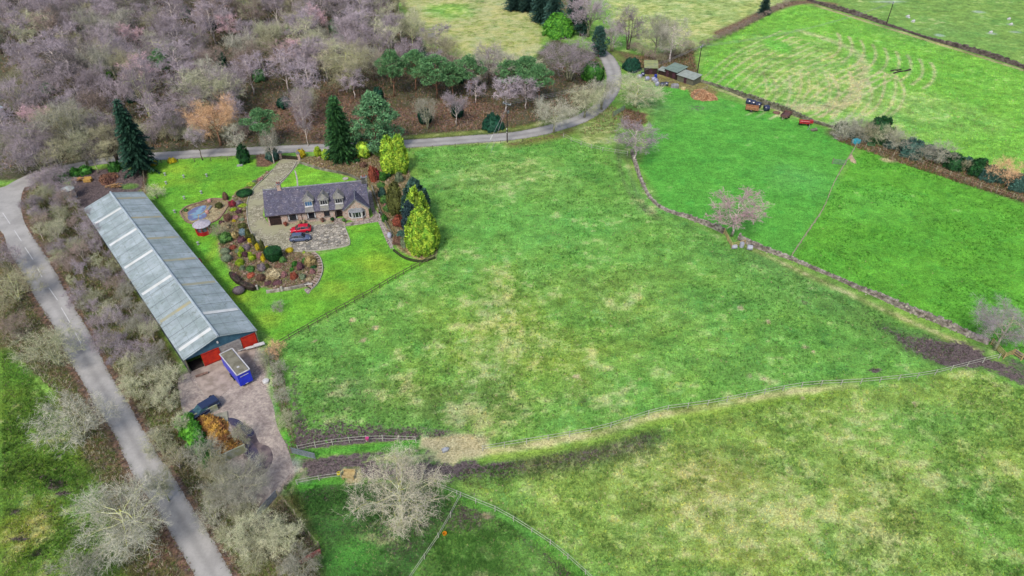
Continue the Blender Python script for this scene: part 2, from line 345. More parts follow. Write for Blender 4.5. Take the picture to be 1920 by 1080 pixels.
# --- woodland floor, verges
WOODS = [(-260, -80), (-260, 330), (60, 340), (110, 322), (210, 300), (330, 285), (480, 278), (600, 272), (760, 264), (900, 256), (1000, 246), (1075, 218), (1120, 180), (1132, 140), (1118, 100), (1040, 70), (1000, 108), (960, 122), (860, 112), (800, 84), (762, 40), (735, -10), (720, -120)]
region(WOODS, 2, 2, tint=(88, 92, 60), straw=.1, mud=.5, litter=.42, yellow=.2)
blob(620, 215, 180, 50, feather=.6, s=1, litter=.9, tint=(124, 108, 76))
blob(850, 215, 160, 36, feather=.6, s=1, litter=.88, tint=(110, 108, 66))
stroke([(760, 258), (900, 247), (1000, 235), (1070, 208)], 2.2, 1.5, .9, tint=(120, 140, 52), litter=.15, mud=0, straw=.4)
stroke([(560, 282), (300, 297), (160, 325)], 1.0, 1, .9, tint=(96, 110, 52), litter=.5)
region([(1130, 88), (1170, 96), (1200, 105), (1300, 92), (1310, 150), (1215, 130), (1180, 130), (1165, 120)], 2, 2, tint=(106, 116, 56), litter=.62, straw=.3)
stroke([(1122, 80), (1150, 96), (1165, 112)], 2, 1.5, .8, tint=(130, 150, 66), litter=.3)
stroke([(960, 270), (1040, 255), (1090, 235), (1140, 205)], 3.5, 2.5, .95, tint=(130, 140, 60), litter=.62, straw=.3)
region([(1080, 240), (1145, 205), (1160, 230), (1150, 275), (1100, 268)], 3, 2, tint=(134, 160, 78), litter=.2, straw=.35)
region([(1170, 205), (1215, 215), (1200, 245), (1170, 240)], 1.5, 1.5, tint=(130, 110, 70), litter=.85)
stroke([(770, 276), (900, 268), (980, 264)], 1.4, 1.2, .85, tint=(150, 170, 90), straw=.5)
region([(30, 340), (110, 330), (165, 395), (330, 660), (345, 700), (440, 880), (560, 930), (600, 1040), (600, 1150), (430, 1150), (362, 960), (244, 790), (104, 540), (44, 430), (36, 380)], 1.5, .6, tint=(104, 108, 52), straw=.28, mud=.3, litter=.5, yellow=.3)
for q in ((140, 470), (175, 590), (215, 650), (250, 720), (290, 790), (330, 850), (395, 950), (440, 1020), (90, 400)):
    blob(q[0], q[1], 22, 12, feather=.8, s=.8, tint=(98, 130, 40), litter=.15, mud=.1)
region([(-300, 400), (4, 425), (34, 480), (92, 580), (166, 720), (232, 830), (314, 980), (380, 1120), (250, 1120), (170, 880), (100, 740), (20, 650), (-200, 640)], 2, 2, tint=(104, 106, 56), straw=.3, mud=.2, litter=.55, yellow=.3)
blob(320, 1000, 26, 60, feather=.7, s=.9, litter=.95, tint=(140, 100, 84))
region([(485, 965), (530, 930), (600, 1028), (545, 1075), (440, 1080)], 1, 1.5, tint=(118, 138, 60), litter=.35, straw=.45, mud=.1)
blob(520, 975, 22, 14, feather=.6, s=.8, mud=.6)
# --- farm yard soil, north yard, muck
region([(340, 700), (352, 692), (480, 640), (500, 680), (505, 740), (518, 800), (540, 850), (548, 880), (520, 930), (490, 965), (440, 900), (400, 840), (360, 790), (330, 730)], 1.2, 1, tint=(176, 160, 150), straw=0, mud=.0, litter=0, yellow=0)
region([(498, 652), (516, 648), (540, 700), (548, 770), (556, 820), (549, 842), (536, 800), (520, 780), (512, 740), (505, 700)], .8, .8, tint=(92, 150, 46), mud=.05, straw=.3)
region([(518, 800), (552, 812), (556, 840), (562, 852), (545, 850)], .5, .4, tint=(78, 168, 30), mud=0, straw=.05)
region([(542, 852), (566, 860), (580, 905), (556, 905), (548, 925), (520, 930), (500, 960), (520, 900)], 1, 1, tint=(178, 162, 152), mud=.1)
region([(560, 880), (568, 890), (540, 925), (522, 928)], .5, .4, tint=(96, 150, 42), mud=0, straw=.2)
NYARD = [(130, 322), (270, 315), (272, 345), (262, 362), (215, 362), (160, 392), (140, 372)]
region(NYARD, 1.2, 1, tint=(112, 92, 92), straw=.0, mud=.9, litter=.3)
blob(190, 335, 26, 12, feather=.5, s=1, litter=.8, tint=(130, 90, 80))
blob(200, 333, 16, 8, feather=.5, s=.9, straw=.5, tint=(170, 130, 100))
blob(245, 350, 22, 7, feather=.6, s=.9, tint=(96, 140, 52), mud=.1, litter=0)
# --- lawns
LAWN = [(272, 310), (330, 300), (450, 297), (500, 300), (512, 318), (470, 352), (430, 380), (420, 420), (408, 470), (440, 520), (520, 540), (590, 540), (612, 500), (598, 478), (655, 462), (648, 426), (712, 414), (740, 465), (815, 484), (525, 642), (478, 612), (300, 395), (275, 350)]
region(LAWN, .35, .25, tint=(100, 172, 20), straw=.0, mud=0, litter=0, yellow=.7)
for q in ((330, 320, 50, 20), (300, 350, 34, 14), (450, 560, 60, 34), (700, 500, 60, 30), (640, 540, 60, 28), (500, 600, 40, 24), (350, 340, 60, 12), (620, 350, 30, 12), (400, 470, 16, 40)):
    blob(*q, feather=.9, s=.7, tint=(140, 182, 22), yellow=.6)
LAWN2 = [(553, 314), (570, 304), (650, 322), (668, 336), (640, 345), (560, 352), (520, 356), (528, 340)]
region(LAWN2, .3, .1, tint=(112, 180, 22), straw=0, mud=0, litter=0, yellow=.8)
# --- flower beds
BED1 = [(512, 318), (495, 335), (470, 355), (464, 378), (466, 420), (478, 452), (500, 464), (535, 470), (590, 474), (600, 490), (606, 510), (592, 535), (520, 545), (450, 530), (432, 510), (412, 480), (408, 440), (425, 395), (440, 360), (470, 345), (500, 322)]
region(BED1, .5, .5, tint=(150, 138, 100), straw=.45, mud=.1, litter=.34)
BED2 = [(560, 295), (690, 285), (770, 320), (768, 345), (790, 380), (815, 430), (818, 478), (790, 488), (748, 470), (716, 415), (690, 350), (668, 334), (600, 315), (562, 303)]
region(BED2, .5, .5, tint=(146, 134, 98), straw=.46, mud=.1, litter=.32)
region([(480, 285), (520, 288), (524, 300), (502, 312), (482, 312)], .5, .4, tint=(120, 90, 78), litter=.8)
region([(262, 305), (278, 305), (276, 380), (264, 362)], .5, .6, tint=(120, 100, 80), litter=.7)
region([(350, 388), (400, 372), (428, 376), (430, 384), (410, 412), (388, 420), (352, 415), (338, 400)], .4, .4, tint=(150, 126, 96), straw=.5, litter=.4)
stroke([(1565, 250), (1680, 290), (1800, 332), (1925, 375)], 4.5, 2, .95, litter=.5, mud=.45, tint=(96, 104, 62))
stroke([(1760, 318), (1840, 345), (1925, 372)], 2.2, 1.4, .95, straw=.9, tint=(176, 160, 130), mud=.2)
blob(1668, 300, 20, 6, feather=.6, s=.9, straw=.8, tint=(190, 180, 130))
region([(1210, 130), (1305, 150), (1350, 172), (1340, 186), (1300, 186), (1290, 168), (1240, 160), (1205, 150)], 1, 1, tint=(140, 140, 70), litter=.55, straw=.35)
stroke([(1350, 62), (1400, 40), (1440, 20), (1500, 4), (1560, 8)], 5, 2, .9, litter=.8, tint=(140, 120, 90), straw=.3)
stroke([(1530, 10), (1610, 36), (1700, 64), (1810, 98), (1925, 134)], 1.6, 1, .9, straw=.7, litter=.3, tint=(170, 150, 110))
for q in ((1702, 32), (1712, 41)): blob(q[0], q[1], 3, 2, feather=.3, s=1, tint=(235, 235, 235), straw=0)
for q in ((1835, 22, 14, 3), (1760, 66, 10, 3), (1860, 63, 12, 3), (1905, 60, 14, 3), (1895, 46, 10, 3), (1670, 3, 40, 3)): blob(*q, feather=.7, s=.5, tint=(196, 205, 205), straw=.0)
road_lines = (RLE, RRE)
for ln in road_lines: stroke(ln, 1.6, .6, .95, wob=.5, litter=.75, mud=.5, straw=.1, tint=(92, 78, 76))
# --- mottling of the swards: tussocks, dry patches, darker grass
wx = fbm(X, Y + 500, 12, 3) - .5; wy = fbm(X + 700, Y, 12, 3) - .5; XW, YW = X + wx * 16, Y + wy * 10
p1 = fbm(XW, YW, 11, 4); p2 = fbm(XW + 90, YW * 1.5, 4.2, 4); p3 = fbm(X + 40, Y, 1.9, 3); sst = lambda v, a, b: (lambda t: t * t * (3 - 2 * t))(np.clip((v - a) / (b - a), 0, 1))
grassy = np.clip(1 - MASK[..., 2] * 1.3, 0, 1); p4 = fbm(X * 1.0 + 11, Y * 1.6, 1.15, 2); dry = p1 * .22 + p2 * .26 + p3 * .27 + p4 * .25; S_ = sst(dry, .0, .16) * 0
S_ = sst(dry - (.70 - .42 * MASK[..., 0]), -.05, .12) * grassy * (MASK[..., 0] > .01)
rng_ = (.6 + .8 * np.clip(MASK[..., 0] * 2 + MASK[..., 3] * .4, 0, 1)) * grassy
TINT *= (1 + rng_ * ((p2 - .5) * .5 + (p3 - .5) * .6 + (p4 - .5) * .55 + (p1 - .5) * .2))[..., None]
dk = sst(fbm(XW - 200, YW, 6.5, 4), .53, .68) * grassy * np.clip(rng_, 0, 1); TINT *= 1 - dk[..., None] * np.array([.17, .06, .12], np.float32)
ye = sst(fbm(XW, YW + 320, 8, 3), .5, .68) * grassy * MASK[..., 3]; TINT *= 1 + ye[..., None] * np.array([.12, .05, -.05], np.float32)
TINT = TINT * (1 - .62 * S_[..., None]) + np.array(C(204, 198, 146), np.float32) * .62 * S_[..., None]
TINT *= (1 + .15 * grassy)[..., None]; lum_ = (TINT @ np.array([.25, .65, .1], np.float32))[..., None]; TINT = lum_ * .1 + TINT * .9
TINT = np.clip(TINT, .004, .8).astype(np.float32)
# ---- sheet with its attributes
V = np.stack([X, Y, np.zeros_like(X)], -1).reshape(-1, 3)
idx = np.arange(NX * NY).reshape(NY, NX)
F = np.stack([idx[:-1, :-1], idx[:-1, 1:], idx[1:, 1:], idx[1:, :-1]], -1).reshape(-1, 4)
def ground_mat():
    t = NT('pasture_and_soil'); p = t.pos()
    at = t.n('ShaderNodeAttribute', attribute_name='tint').outputs['Color']
    mk = t.n('ShaderNodeAttribute', attribute_name='mask'); sp = t.n('ShaderNodeSeparateColor'); t.l(mk.outputs['Color'], sp.inputs[0])
    straw, mud, lit, yel = sp.outputs[0], sp.outputs[1], sp.outputs[2], mk.outputs['Alpha']
    n0 = t.noise(p, .11, 5, .6, .4); n1 = t.noise(p, .55, 5, .65, .6); n2 = t.noise(p, 1.4, 4, .75); n3 = t.noise(p, 3.6, 4, .75)
    nmx = t.math('ADD', t.math('MULTIPLY', n1, .5), t.math('ADD', t.math('MULTIPLY', n2, .35), t.math('MULTIPLY', n3, .15)))
    v = t.math('ADD', t.math('MULTIPLY', n2, .35), t.math('MULTIPLY', n3, .65))
    g = t.scale(at, t.mr(v, .35, .65, .34, 1.76, 'LINEAR'))  # strong speckle: its dark specks also paint in small tussock shadows
    g = t.scale(g, t.mr(n1, .3, .7, .8, 1.2, 'LINEAR'))
    gy_ = t.mix(1, g, (1.28, 1.08, .85), 'MULTIPLY')
    g = t.mix(t.math('MULTIPLY', t.mr(n0, .42, .62), yel), g, gy_)
    gd = t.mix(1, g, (.62, .9, 1.0), 'MULTIPLY')
    g = t.mix(t.math('MULTIPLY', t.mr(t.noise(p, .3, 4, .6), .52, .7), .55), g, gd)
    def cover(amount, nz, soft=.1):       # noisy patches whose share of the ground follows the surveyed amount
        th = t.math('SUBTRACT', .70, t.math('MULTIPLY', amount, .42))
        return t.mr(t.math('SUBTRACT', nz, th), 0.0, soft)
    sc_ = t.mix(t.mr(v, .35, .65), C(150, 142, 92), C(226, 214, 172))
    g = t.mix(t.math('MULTIPLY', cover(straw, nmx), .6), g, sc_)
    lc = t.mix(t.mr(n2, .38, .62), C(92, 70, 60), C(164, 130, 110)); lc = t.mix(t.mr(n3, .5, .66), lc, C(120, 112, 60))
    nl = t.math('ADD', t.math('MULTIPLY', t.noise(p, .8, 5, .7, .5), .6), t.math('MULTIPLY', n3, .4))
    g = t.mix(cover(lit, nl, .14), g, lc)
    mc = t.mix(t.mr(v, .38, .62), C(66, 56, 56), C(142, 126, 124))
    nm = t.math('ADD', t.math('MULTIPLY', t.noise(p, 1.1, 5, .75, .3), .7), t.math('MULTIPLY', n3, .3))
    mf = cover(mud, nm, .12); g = t.mix(mf, g, mc)
    hb = t.math('ADD', t.math('MULTIPLY', n3, .5), t.math('MULTIPLY', n2, 1.3))
    t.bump(hb, .9, .22)
    return t.out(g, t.mr(mf, 0, 1, .95, .62), 0, .15)
me = np_mesh('ground', V, F, ground_mat(), 4)
a = me.color_attributes.new('tint', 'FLOAT_COLOR', 'POINT'); a.data.foreach_set('color', np.concatenate([TINT, np.ones(X.shape + (1,), np.float32)], -1).astype(np.float32).ravel())
a = me.color_attributes.new('mask', 'FLOAT_COLOR', 'POINT'); a.data.foreach_set('color', MASK.astype(np.float32).ravel())
tag(link('ground', me), kind='structure')
def sample(xs, ys):
    i = np.clip(((ys - 26) / .5).round().astype(int) + 4, 0, NY - 1); j = np.clip(((xs + 240) / .5).round().astype(int) + 4, 0, NX - 1)
    return TINT[i, j], MASK[i, j]
# ================================================================== ROADS, DRIVE, PATHS, YARD, WATER
def road_mat():
    t = NT('worn_asphalt'); p = t.pos(); ac = t.n('ShaderNodeSeparateColor'); t.l(t.n('ShaderNodeAttribute', attribute_name='tint').outputs['Color'], ac.inputs[0]); ac = ac.outputs[0]; n1 = t.noise(p, .25, 5, .6); n2 = t.noise(p, 3, 5, .7); n3 = t.noise(p, 22, 3, .7)
    c = t.mix(t.mr(n1, .35, .65), C(164, 162, 158), C(186, 184, 179)); c = t.scale(c, t.mr(n2, .3, .7, .92, 1.08, 'LINEAR')); c = t.scale(c, t.mr(n3, .3, .7, .9, 1.1, 'LINEAR'))
    c = t.mix(t.mr(t.noise(p, .9, 6, .75, 1.0), .62, .72), c, C(126, 120, 118)); 
    edge = t.math('MULTIPLY', t.math('ABSOLUTE', t.math('SUBTRACT', ac, .5)), 2.0)      # 0 mid lane, 1 at the verge
    trk = t.math('ABSOLUTE', t.math('SUBTRACT', edge, .5)); c = t.scale(c, t.mr(trk, .1, .5, 1.08, .88))
    c = t.mix(t.mr(t.math('ADD', edge, t.math('MULTIPLY', t.math('SUBTRACT', n2, .5), 1.1)), .93, 1.06), c, C(116, 104, 90))
    c = t.mix(t.mr(t.noise(p, 1.3, 5, .8, 2.0), .655, .68), c, C(108, 104, 104)); t.bump(n3, .4, .015); return t.out(c, .8)
ROADM = road_mat()
RL = [(-60, 425), (0, 432), (16, 470), (40, 508), (75, 572), (102, 615), (126, 668), (155, 716), (182, 765), (215, 815), (240, 870), (270, 920), (300, 965), (325, 1010), (368, 1085), (420, 1180), (500, 1340)]
RR = [(-60, 352), (0, 352), (30, 338), (62, 326), (66, 348), (46, 352), (39, 380), (44, 412), (60, 442), (92, 490), (130, 560), (172, 632), (200, 690), (244, 762), (283, 832), (322, 890), (362, 955), (392, 1000), (440, 1085), (500, 1180), (595, 1340)]
def resamp(pts, n):
    L = [0]; 
    for a, b in zip(pts, pts[1:]): L.append(L[-1] + (b - a).length)
    out = []; j = 0
    for k in range(n):
        d = L[-1] * k / (n - 1)
        while j < len(pts) - 2 and L[j + 1] < d: j += 1
        out.append(pts[j].lerp(pts[j + 1], min(1, (d - L[j]) / max(1e-6, L[j + 1] - L[j]))))
    return out
def strip(name, left, right, z, m, n=160, cols=8):
    a, b = resamp(GP(smooth(left, 5)), n), resamp(GP(smooth(right, 5)), n); rr = random.Random(3); V_ = []; C_ = []
    for p, q in zip(a, b):
        e1, e2 = rr.uniform(-.02, .035), rr.uniform(-.02, .035)
        for k in range(cols + 1):
            t_ = k / cols; tt = -e1 if k == 0 else 1 + e2 if k == cols else t_; r_ = p.lerp(q, tt); V_.append((r_.x, r_.y, z)); C_.append((t_, 0, 0, 1))
    F_ = [(i * (cols + 1) + k, i * (cols + 1) + k + 1, (i + 1) * (cols + 1) + k + 1, (i + 1) * (cols + 1) + k) for i in range(n - 1) for k in range(cols)]
    o = link(name, np_mesh(name, V_, F_, m, 4, C_)); o['kind'] = 'structure'; return o
strip('road', RL[2:], RR[8:], .012, ROADM)
jp = GP(smooth(RL[:4], 4) + smooth(RR[:10], 4)[::-1]); jo = sheet('road_junction', jp, .009, ROADM); ca = jo.data.color_attributes.new('tint', 'FLOAT_COLOR', 'POINT'); ca.data.foreach_set('color', [.33] * (4 * len(jo.data.vertices)))
LB = [(58, 344), (100, 330), (160, 313), (240, 303), (320, 299), (400, 294), (480, 290), (600, 284), (700, 280), (800, 275), (880, 269), (950, 264), (1010, 255), (1060, 242), (1104, 226), (1140, 200), (1162, 168), (1165, 135), (1152, 108), (1136, 94), (1124, 84)]
LT = [(58, 327), (100, 315), (160, 302), (240, 289), (320, 284), (400, 279), (480, 275), (600, 270), (700, 265), (800, 260), (880, 254), (950, 249), (1000, 241), (1050, 228), (1090, 212), (1120, 190), (1136, 165), (1136, 135), (1124, 108), (1114, 92), (1106, 84)]
strip('lane', LB, LT, .016, ROADM, 220)
WHITE = M('road_paint', C(236, 236, 232), C(200, 200, 198), 3, .6)
mb = MB()
for a_, b_ in (((5, 399), (19, 420)), ((27, 432), (40, 452)), ((47, 464), (62, 487)), ((70, 502), (79, 520)), ((92, 540), (108, 563)), ((115, 577), (132, 606)), ((140, 622), (152, 644))):
    p, q = G(*a_), G(*b_); d = (q - p).normalized(); r = Vector((-d.y, d.x, 0)) * .07
    mb.add([p - r + Vector((0, 0, .02)), p + r + Vector((0, 0, .02)), q + r + Vector((0, 0, .02)), q - r + Vector((0, 0, .02))], [(0, 3, 2, 1)])
tag(mb.build('road_markings', WHITE), kind='structure')
def cobble_mat(name, ca, cb, cj, sc_=2.2, moss=None):
    t = NT(name); p = t.pos(); vo = t.n('ShaderNodeTexVoronoi', feature='DISTANCE_TO_EDGE'); t.l(p, vo.inputs['Vector']); vo.inputs['Scale'].default_value = sc_
    vc = t.n('ShaderNodeTexVoronoi'); t.l(p, vc.inputs['Vector']); vc.inputs['Scale'].default_value = sc_
    sp = t.n('ShaderNodeSeparateColor'); t.l(vc.outputs['Color'], sp.inputs[0])
    c = t.mix(sp.outputs[0], ca, cb); c = t.mix(t.mr(vo.outputs[0], .02, .09), cj, c); c = t.scale(c, t.mr(t.noise(p, 1.2, 5), .3, .7, .8, 1.2, 'LINEAR'))
    if moss: c = t.mix(t.mr(t.noise(p, .22, 5, .65), .46, .6), c, moss)
    t.bump(vo.outputs[0], .5, .04); return t.out(c, .85)
COB = cobble_mat('grey_cobbles', C(216, 208, 190), C(132, 130, 124), C(116, 108, 92), 1.6, None)
COBM = cobble_mat('mossy_cobbles', C(204, 198, 172), C(150, 146, 122), C(126, 122, 98), 1.9, C(176, 174, 140))
DRIVE = [(526, 298), (561, 300), (556, 312), (520, 352), (502, 362), (504, 420), (640, 409), (646, 424), (655, 454), (648, 462), (590, 471), (540, 471), (502, 462), (480, 448), (468, 425), (464, 395), (466, 375), (478, 352), (500, 332)]
sheet('driveway', GP(smooth(DRIVE + [DRIVE[0]], 3)[:-1]), .022, COBM)
sheet('parking_court', GP([(548, 440), (560, 424), (640, 418), (646, 424), (654, 452), (647, 460), (592, 469), (556, 470), (546, 462)]), .028, COB)
PAV = cobble_mat('paving_slabs', C(190, 178, 168), C(164, 152, 144), C(120, 110, 100), 1.1)
sheet('garden_path', GP([(690, 355), (696, 358), (703, 392), (712, 404), (716, 412), (740, 455), (733, 468), (726, 456), (709, 416), (640, 426), (638, 421), (696, 408), (700, 404), (692, 382)]), .020, PAV)
# concrete apron and packed yard
CONC = M('old_concrete', C(196, 180, 168), C(160, 146, 134), .8, .9, .4)
sheet('concrete_apron', GP([(357, 697), (378, 690), (452, 660), (480, 650), (474, 690), (470, 716), (440, 722), (400, 752), (384, 742)]), .020, CONC)
t = NT('packed_yard_soil'); p = t.pos(); n1 = t.noise(p, .5, 8, .78, .5); n2 = t.noise(p, 2.5, 5, .75)
c = t.mix(t.mr(n1, .36, .66), C(206, 192, 178), C(152, 138, 132)); c = t.scale(c, t.mr(n2, .34, .66, .7, 1.25, 'LINEAR')); t.bump(n2, .8, .1)
t.out(c, .8); YARDM = t.m
YARD = [(352, 700), (384, 744), (400, 754), (440, 724), (480, 716), (500, 735), (512, 760), (520, 800), (537, 835), (545, 858), (548, 880), (530, 905), (508, 928), (488, 945), (470, 905), (452, 850), (425, 790), (400, 780), (350, 790), (338, 745), (334, 710)]
sheet('yard', GP(smooth(YARD + [YARD[0]], 3)[:-1]), .014, YARDM)
t = NT('muddy_water'); p = t.pos(); t.bump(t.noise(p, 1.5, 3), .1, .02); t.out(t.mix(t.mr(t.noise(p, .6, 4), .4, .6), C(70, 66, 92), C(104, 92, 104)), .12, 0, .5); PUD = t.m
WETM = M('wet_yard_mud', C(140, 124, 120), C(92, 80, 84), .8, .45, .6, contrast=(.38, .62), detail=7)
sheet('wet_mud', GP(smooth([(425, 782), (448, 792), (474, 804), (486, 830), (505, 838), (512, 860), (500, 884), (478, 896), (462, 880), (455, 850), (440, 812), (425, 782)], 3)), .017, WETM)
for k, pl in enumerate(([(424, 784), (438, 784), (452, 790), (462, 800), (474, 806), (476, 815), (466, 818), (456, 808), (446, 800), (436, 798)], [(452, 824), (470, 828), (484, 846), (490, 872), (484, 878), (468, 862), (456, 846)])):
    sheet('puddle', GP(smooth(pl + [pl[0]], 3)[:-1]), .020, PUD)
t = NT('pond_water'); p = t.pos(); t.bump(t.noise(p, 2.5, 3), .08, .02); t.out(t.mix(t.mr(t.noise(p, .5, 3), .45, .6), C(120, 122, 160), C(140, 176, 196)), .08, 0, .5); PONDM = t.m
for pl in ([(352, 398), (364, 390), (378, 386), (387, 386), (384, 394), (374, 402), (360, 402), (353, 404)], [(352, 405), (366, 402), (371, 404), (370, 411), (360, 414), (353, 411)], [(373, 404), (386, 398), (387, 406), (378, 411), (373, 411)]):
    sheet('pond', GP(smooth(pl + [pl[0]], 3)[:-1]), .024, PONDM)
# ================================================================== TREES AND SHRUBS: generators
def bark(name, c1, c2, s=3): return M(name, tuple(min(.8, x * 1.5) for x in c1), tuple(min(.8, x * 1.5) for x in c2), s, .9, .6, orand=.2)
def twigm(name, c1, c2): return M(name, tuple(min(.8, x * 1.6) for x in c1), tuple(min(.8, x * 1.6) for x in c2), .8, .9, 0, island=.35, orand=.27)
BK = 1.0
BARK = {'birch': bark('birch_bark', C(225, 215, 205), C(150, 135, 130)), 'grey': bark('grey_bark', C(168, 165, 140), C(120, 125, 90)),
        'moss': bark('mossy_bark', C(160, 165, 80), C(190, 192, 170)), 'dark': bark('dark_bark', C(110, 98, 84), C(78, 70, 60)),
        'pine': bark('pine_bark', C(150, 110, 84), C(100, 80, 66))}
TW = {'purple': twigm('purple_twigs', C(170, 158, 166), C(138, 129, 134)), 'mauve': twigm('mauve_twigs', C(164, 152, 158), C(132, 122, 126)),
      'pink': twigm('pink_twigs', C(206, 170, 178), C(178, 152, 152)), 'green': twigm('lichen_twigs', C(192, 190, 160), C(150, 156, 120)),
      'olive': twigm('olive_twigs', C(168, 164, 134), C(138, 136, 104)), 'grey': twigm('silver_twigs', C(172, 170, 154), C(140, 140, 124)),
      'haze': twigm('beige_twigs', C(188, 182, 162), C(156, 150, 130)), 'brown': twigm('brown_twigs', C(160, 142, 132), C(130, 116, 108)), 'tan': twigm('tan_twigs', C(222, 184, 142), C(190, 150, 112)),
      'dark': twigm('dark_twigs', C(118, 110, 108), C(92, 88, 84))}
def leafm(name, c1, c2, isl=.45): return M(name, c1, c2, 1.2, .7, 0, island=isl, orand=.1, spec=.2)
LEAF = {'spruce': leafm('spruce_needles', C(74, 128, 66), C(48, 92, 56)), 'darkspruce': leafm('dark_needles', C(60, 104, 80), C(40, 76, 62)), 'bluepine': leafm('blue_needles', C(124, 176, 120), C(82, 136, 92)),
        'pine': leafm('pine_needles', C(128, 180, 116), C(84, 140, 88)), 'gold': leafm('golden_sprays', C(200, 232, 76), C(116, 174, 52), .65), 'teal': leafm('blue_green_sprays', C(78, 118, 104), C(50, 88, 78)),  # gold: lit tone, plus a darker one painted in for shaded gaps
        'navy': leafm('dark_blue_sprays', C(56, 84, 88), C(40, 64, 72)), 'olive': leafm('olive_leaves', C(110, 118, 58), C(78, 84, 46)), 'holly': leafm('holly_leaves', C(34, 92, 66), C(22, 66, 52)),
        'ivy': leafm('ivy_leaves', C(84, 150, 54), C(48, 104, 40)), 'laurel': leafm('laurel_leaves', C(120, 196, 60), C(66, 140, 48)), 'green': leafm('green_leaves', C(108, 158, 76), C(76, 122, 64)),
        'lime': leafm('lime_leaves', C(176, 206, 50), C(136, 170, 40)), 'yellow': leafm('yellow_leaves', C(232, 212, 44), C(196, 176, 40), .3), 'dkgreen': leafm('dark_leaves', C(40, 98, 44), C(24, 66, 36)),
        'rust': leafm('rust_leaves', C(176, 96, 72), C(140, 76, 62)), 'brown': leafm('brown_leaves', C(146, 112, 92), C(112, 86, 74)), 'plum': leafm('plum_leaves', C(132, 92, 98), C(100, 68, 78)),
        'red': leafm('red_leaves', C(178, 62, 76), C(130, 60, 70)), 'cream': leafm('cream_leaves', C(214, 200, 160), C(176, 158, 116)), 'sage': leafm('sage_leaves', C(150, 166, 130), C(116, 134, 104)),
        'blue': leafm('blue_grey_leaves', C(156, 182, 190), C(110, 142, 150)), 'greyheath': leafm('grey_heather', C(160, 146, 150), C(128, 116, 122), .3), 'orange': leafm('orange_leaves', C(226, 130, 98), C(190, 100, 76)), 'pinkl': leafm('pink_leaves', C(196, 142, 140), C(160, 120, 120)),
        'straw': leafm('straw_leaves', C(206, 186, 130), C(170, 150, 96))}
def ribbon(Vs, Fs, a, b, w0, w1, rnd):
    d = b - a; r = d.cross(Vector((rnd.uniform(-1, 1), rnd.uniform(-1, 1), rnd.uniform(-1, 1))))
    if r.length < 1e-6: return
    r.normalize(); n = len(Vs)
    Vs += [a - r * w0, a + r * w0, b + r * w1, b - r * w1]; Fs += [(n, n + 1, n + 2), (n, n + 2, n + 3)]
def spur(Vs, Fs, a, b, w0, rnd):
    d = b - a; r = d.cross(Vector((rnd.uniform(-1, 1), rnd.uniform(-1, 1), rnd.uniform(-1, 1))))
    if r.length < 1e-6: return
    r.normalize(); n = len(Vs); Vs += [a - r * w0, a + r * w0, b]; Fs.append((n, n + 1, n + 2))
def rv(rnd, z=1.0):
    v = Vector((rnd.gauss(0, 1), rnd.gauss(0, 1), rnd.gauss(0, 1) * z)); return v.normalized()
def curve(a, b, sag, rnd, n=4, wob=.06):
    L = (b - a).length; out = []
    for i in range(n + 1):
        t = i / n; p = a.lerp(b, t) + Vector((0, 0, sag * L * 4 * t * (1 - t))) + (rv(rnd) * L * wob if 0 < i < n else Vector()); out.append(p)
    return out
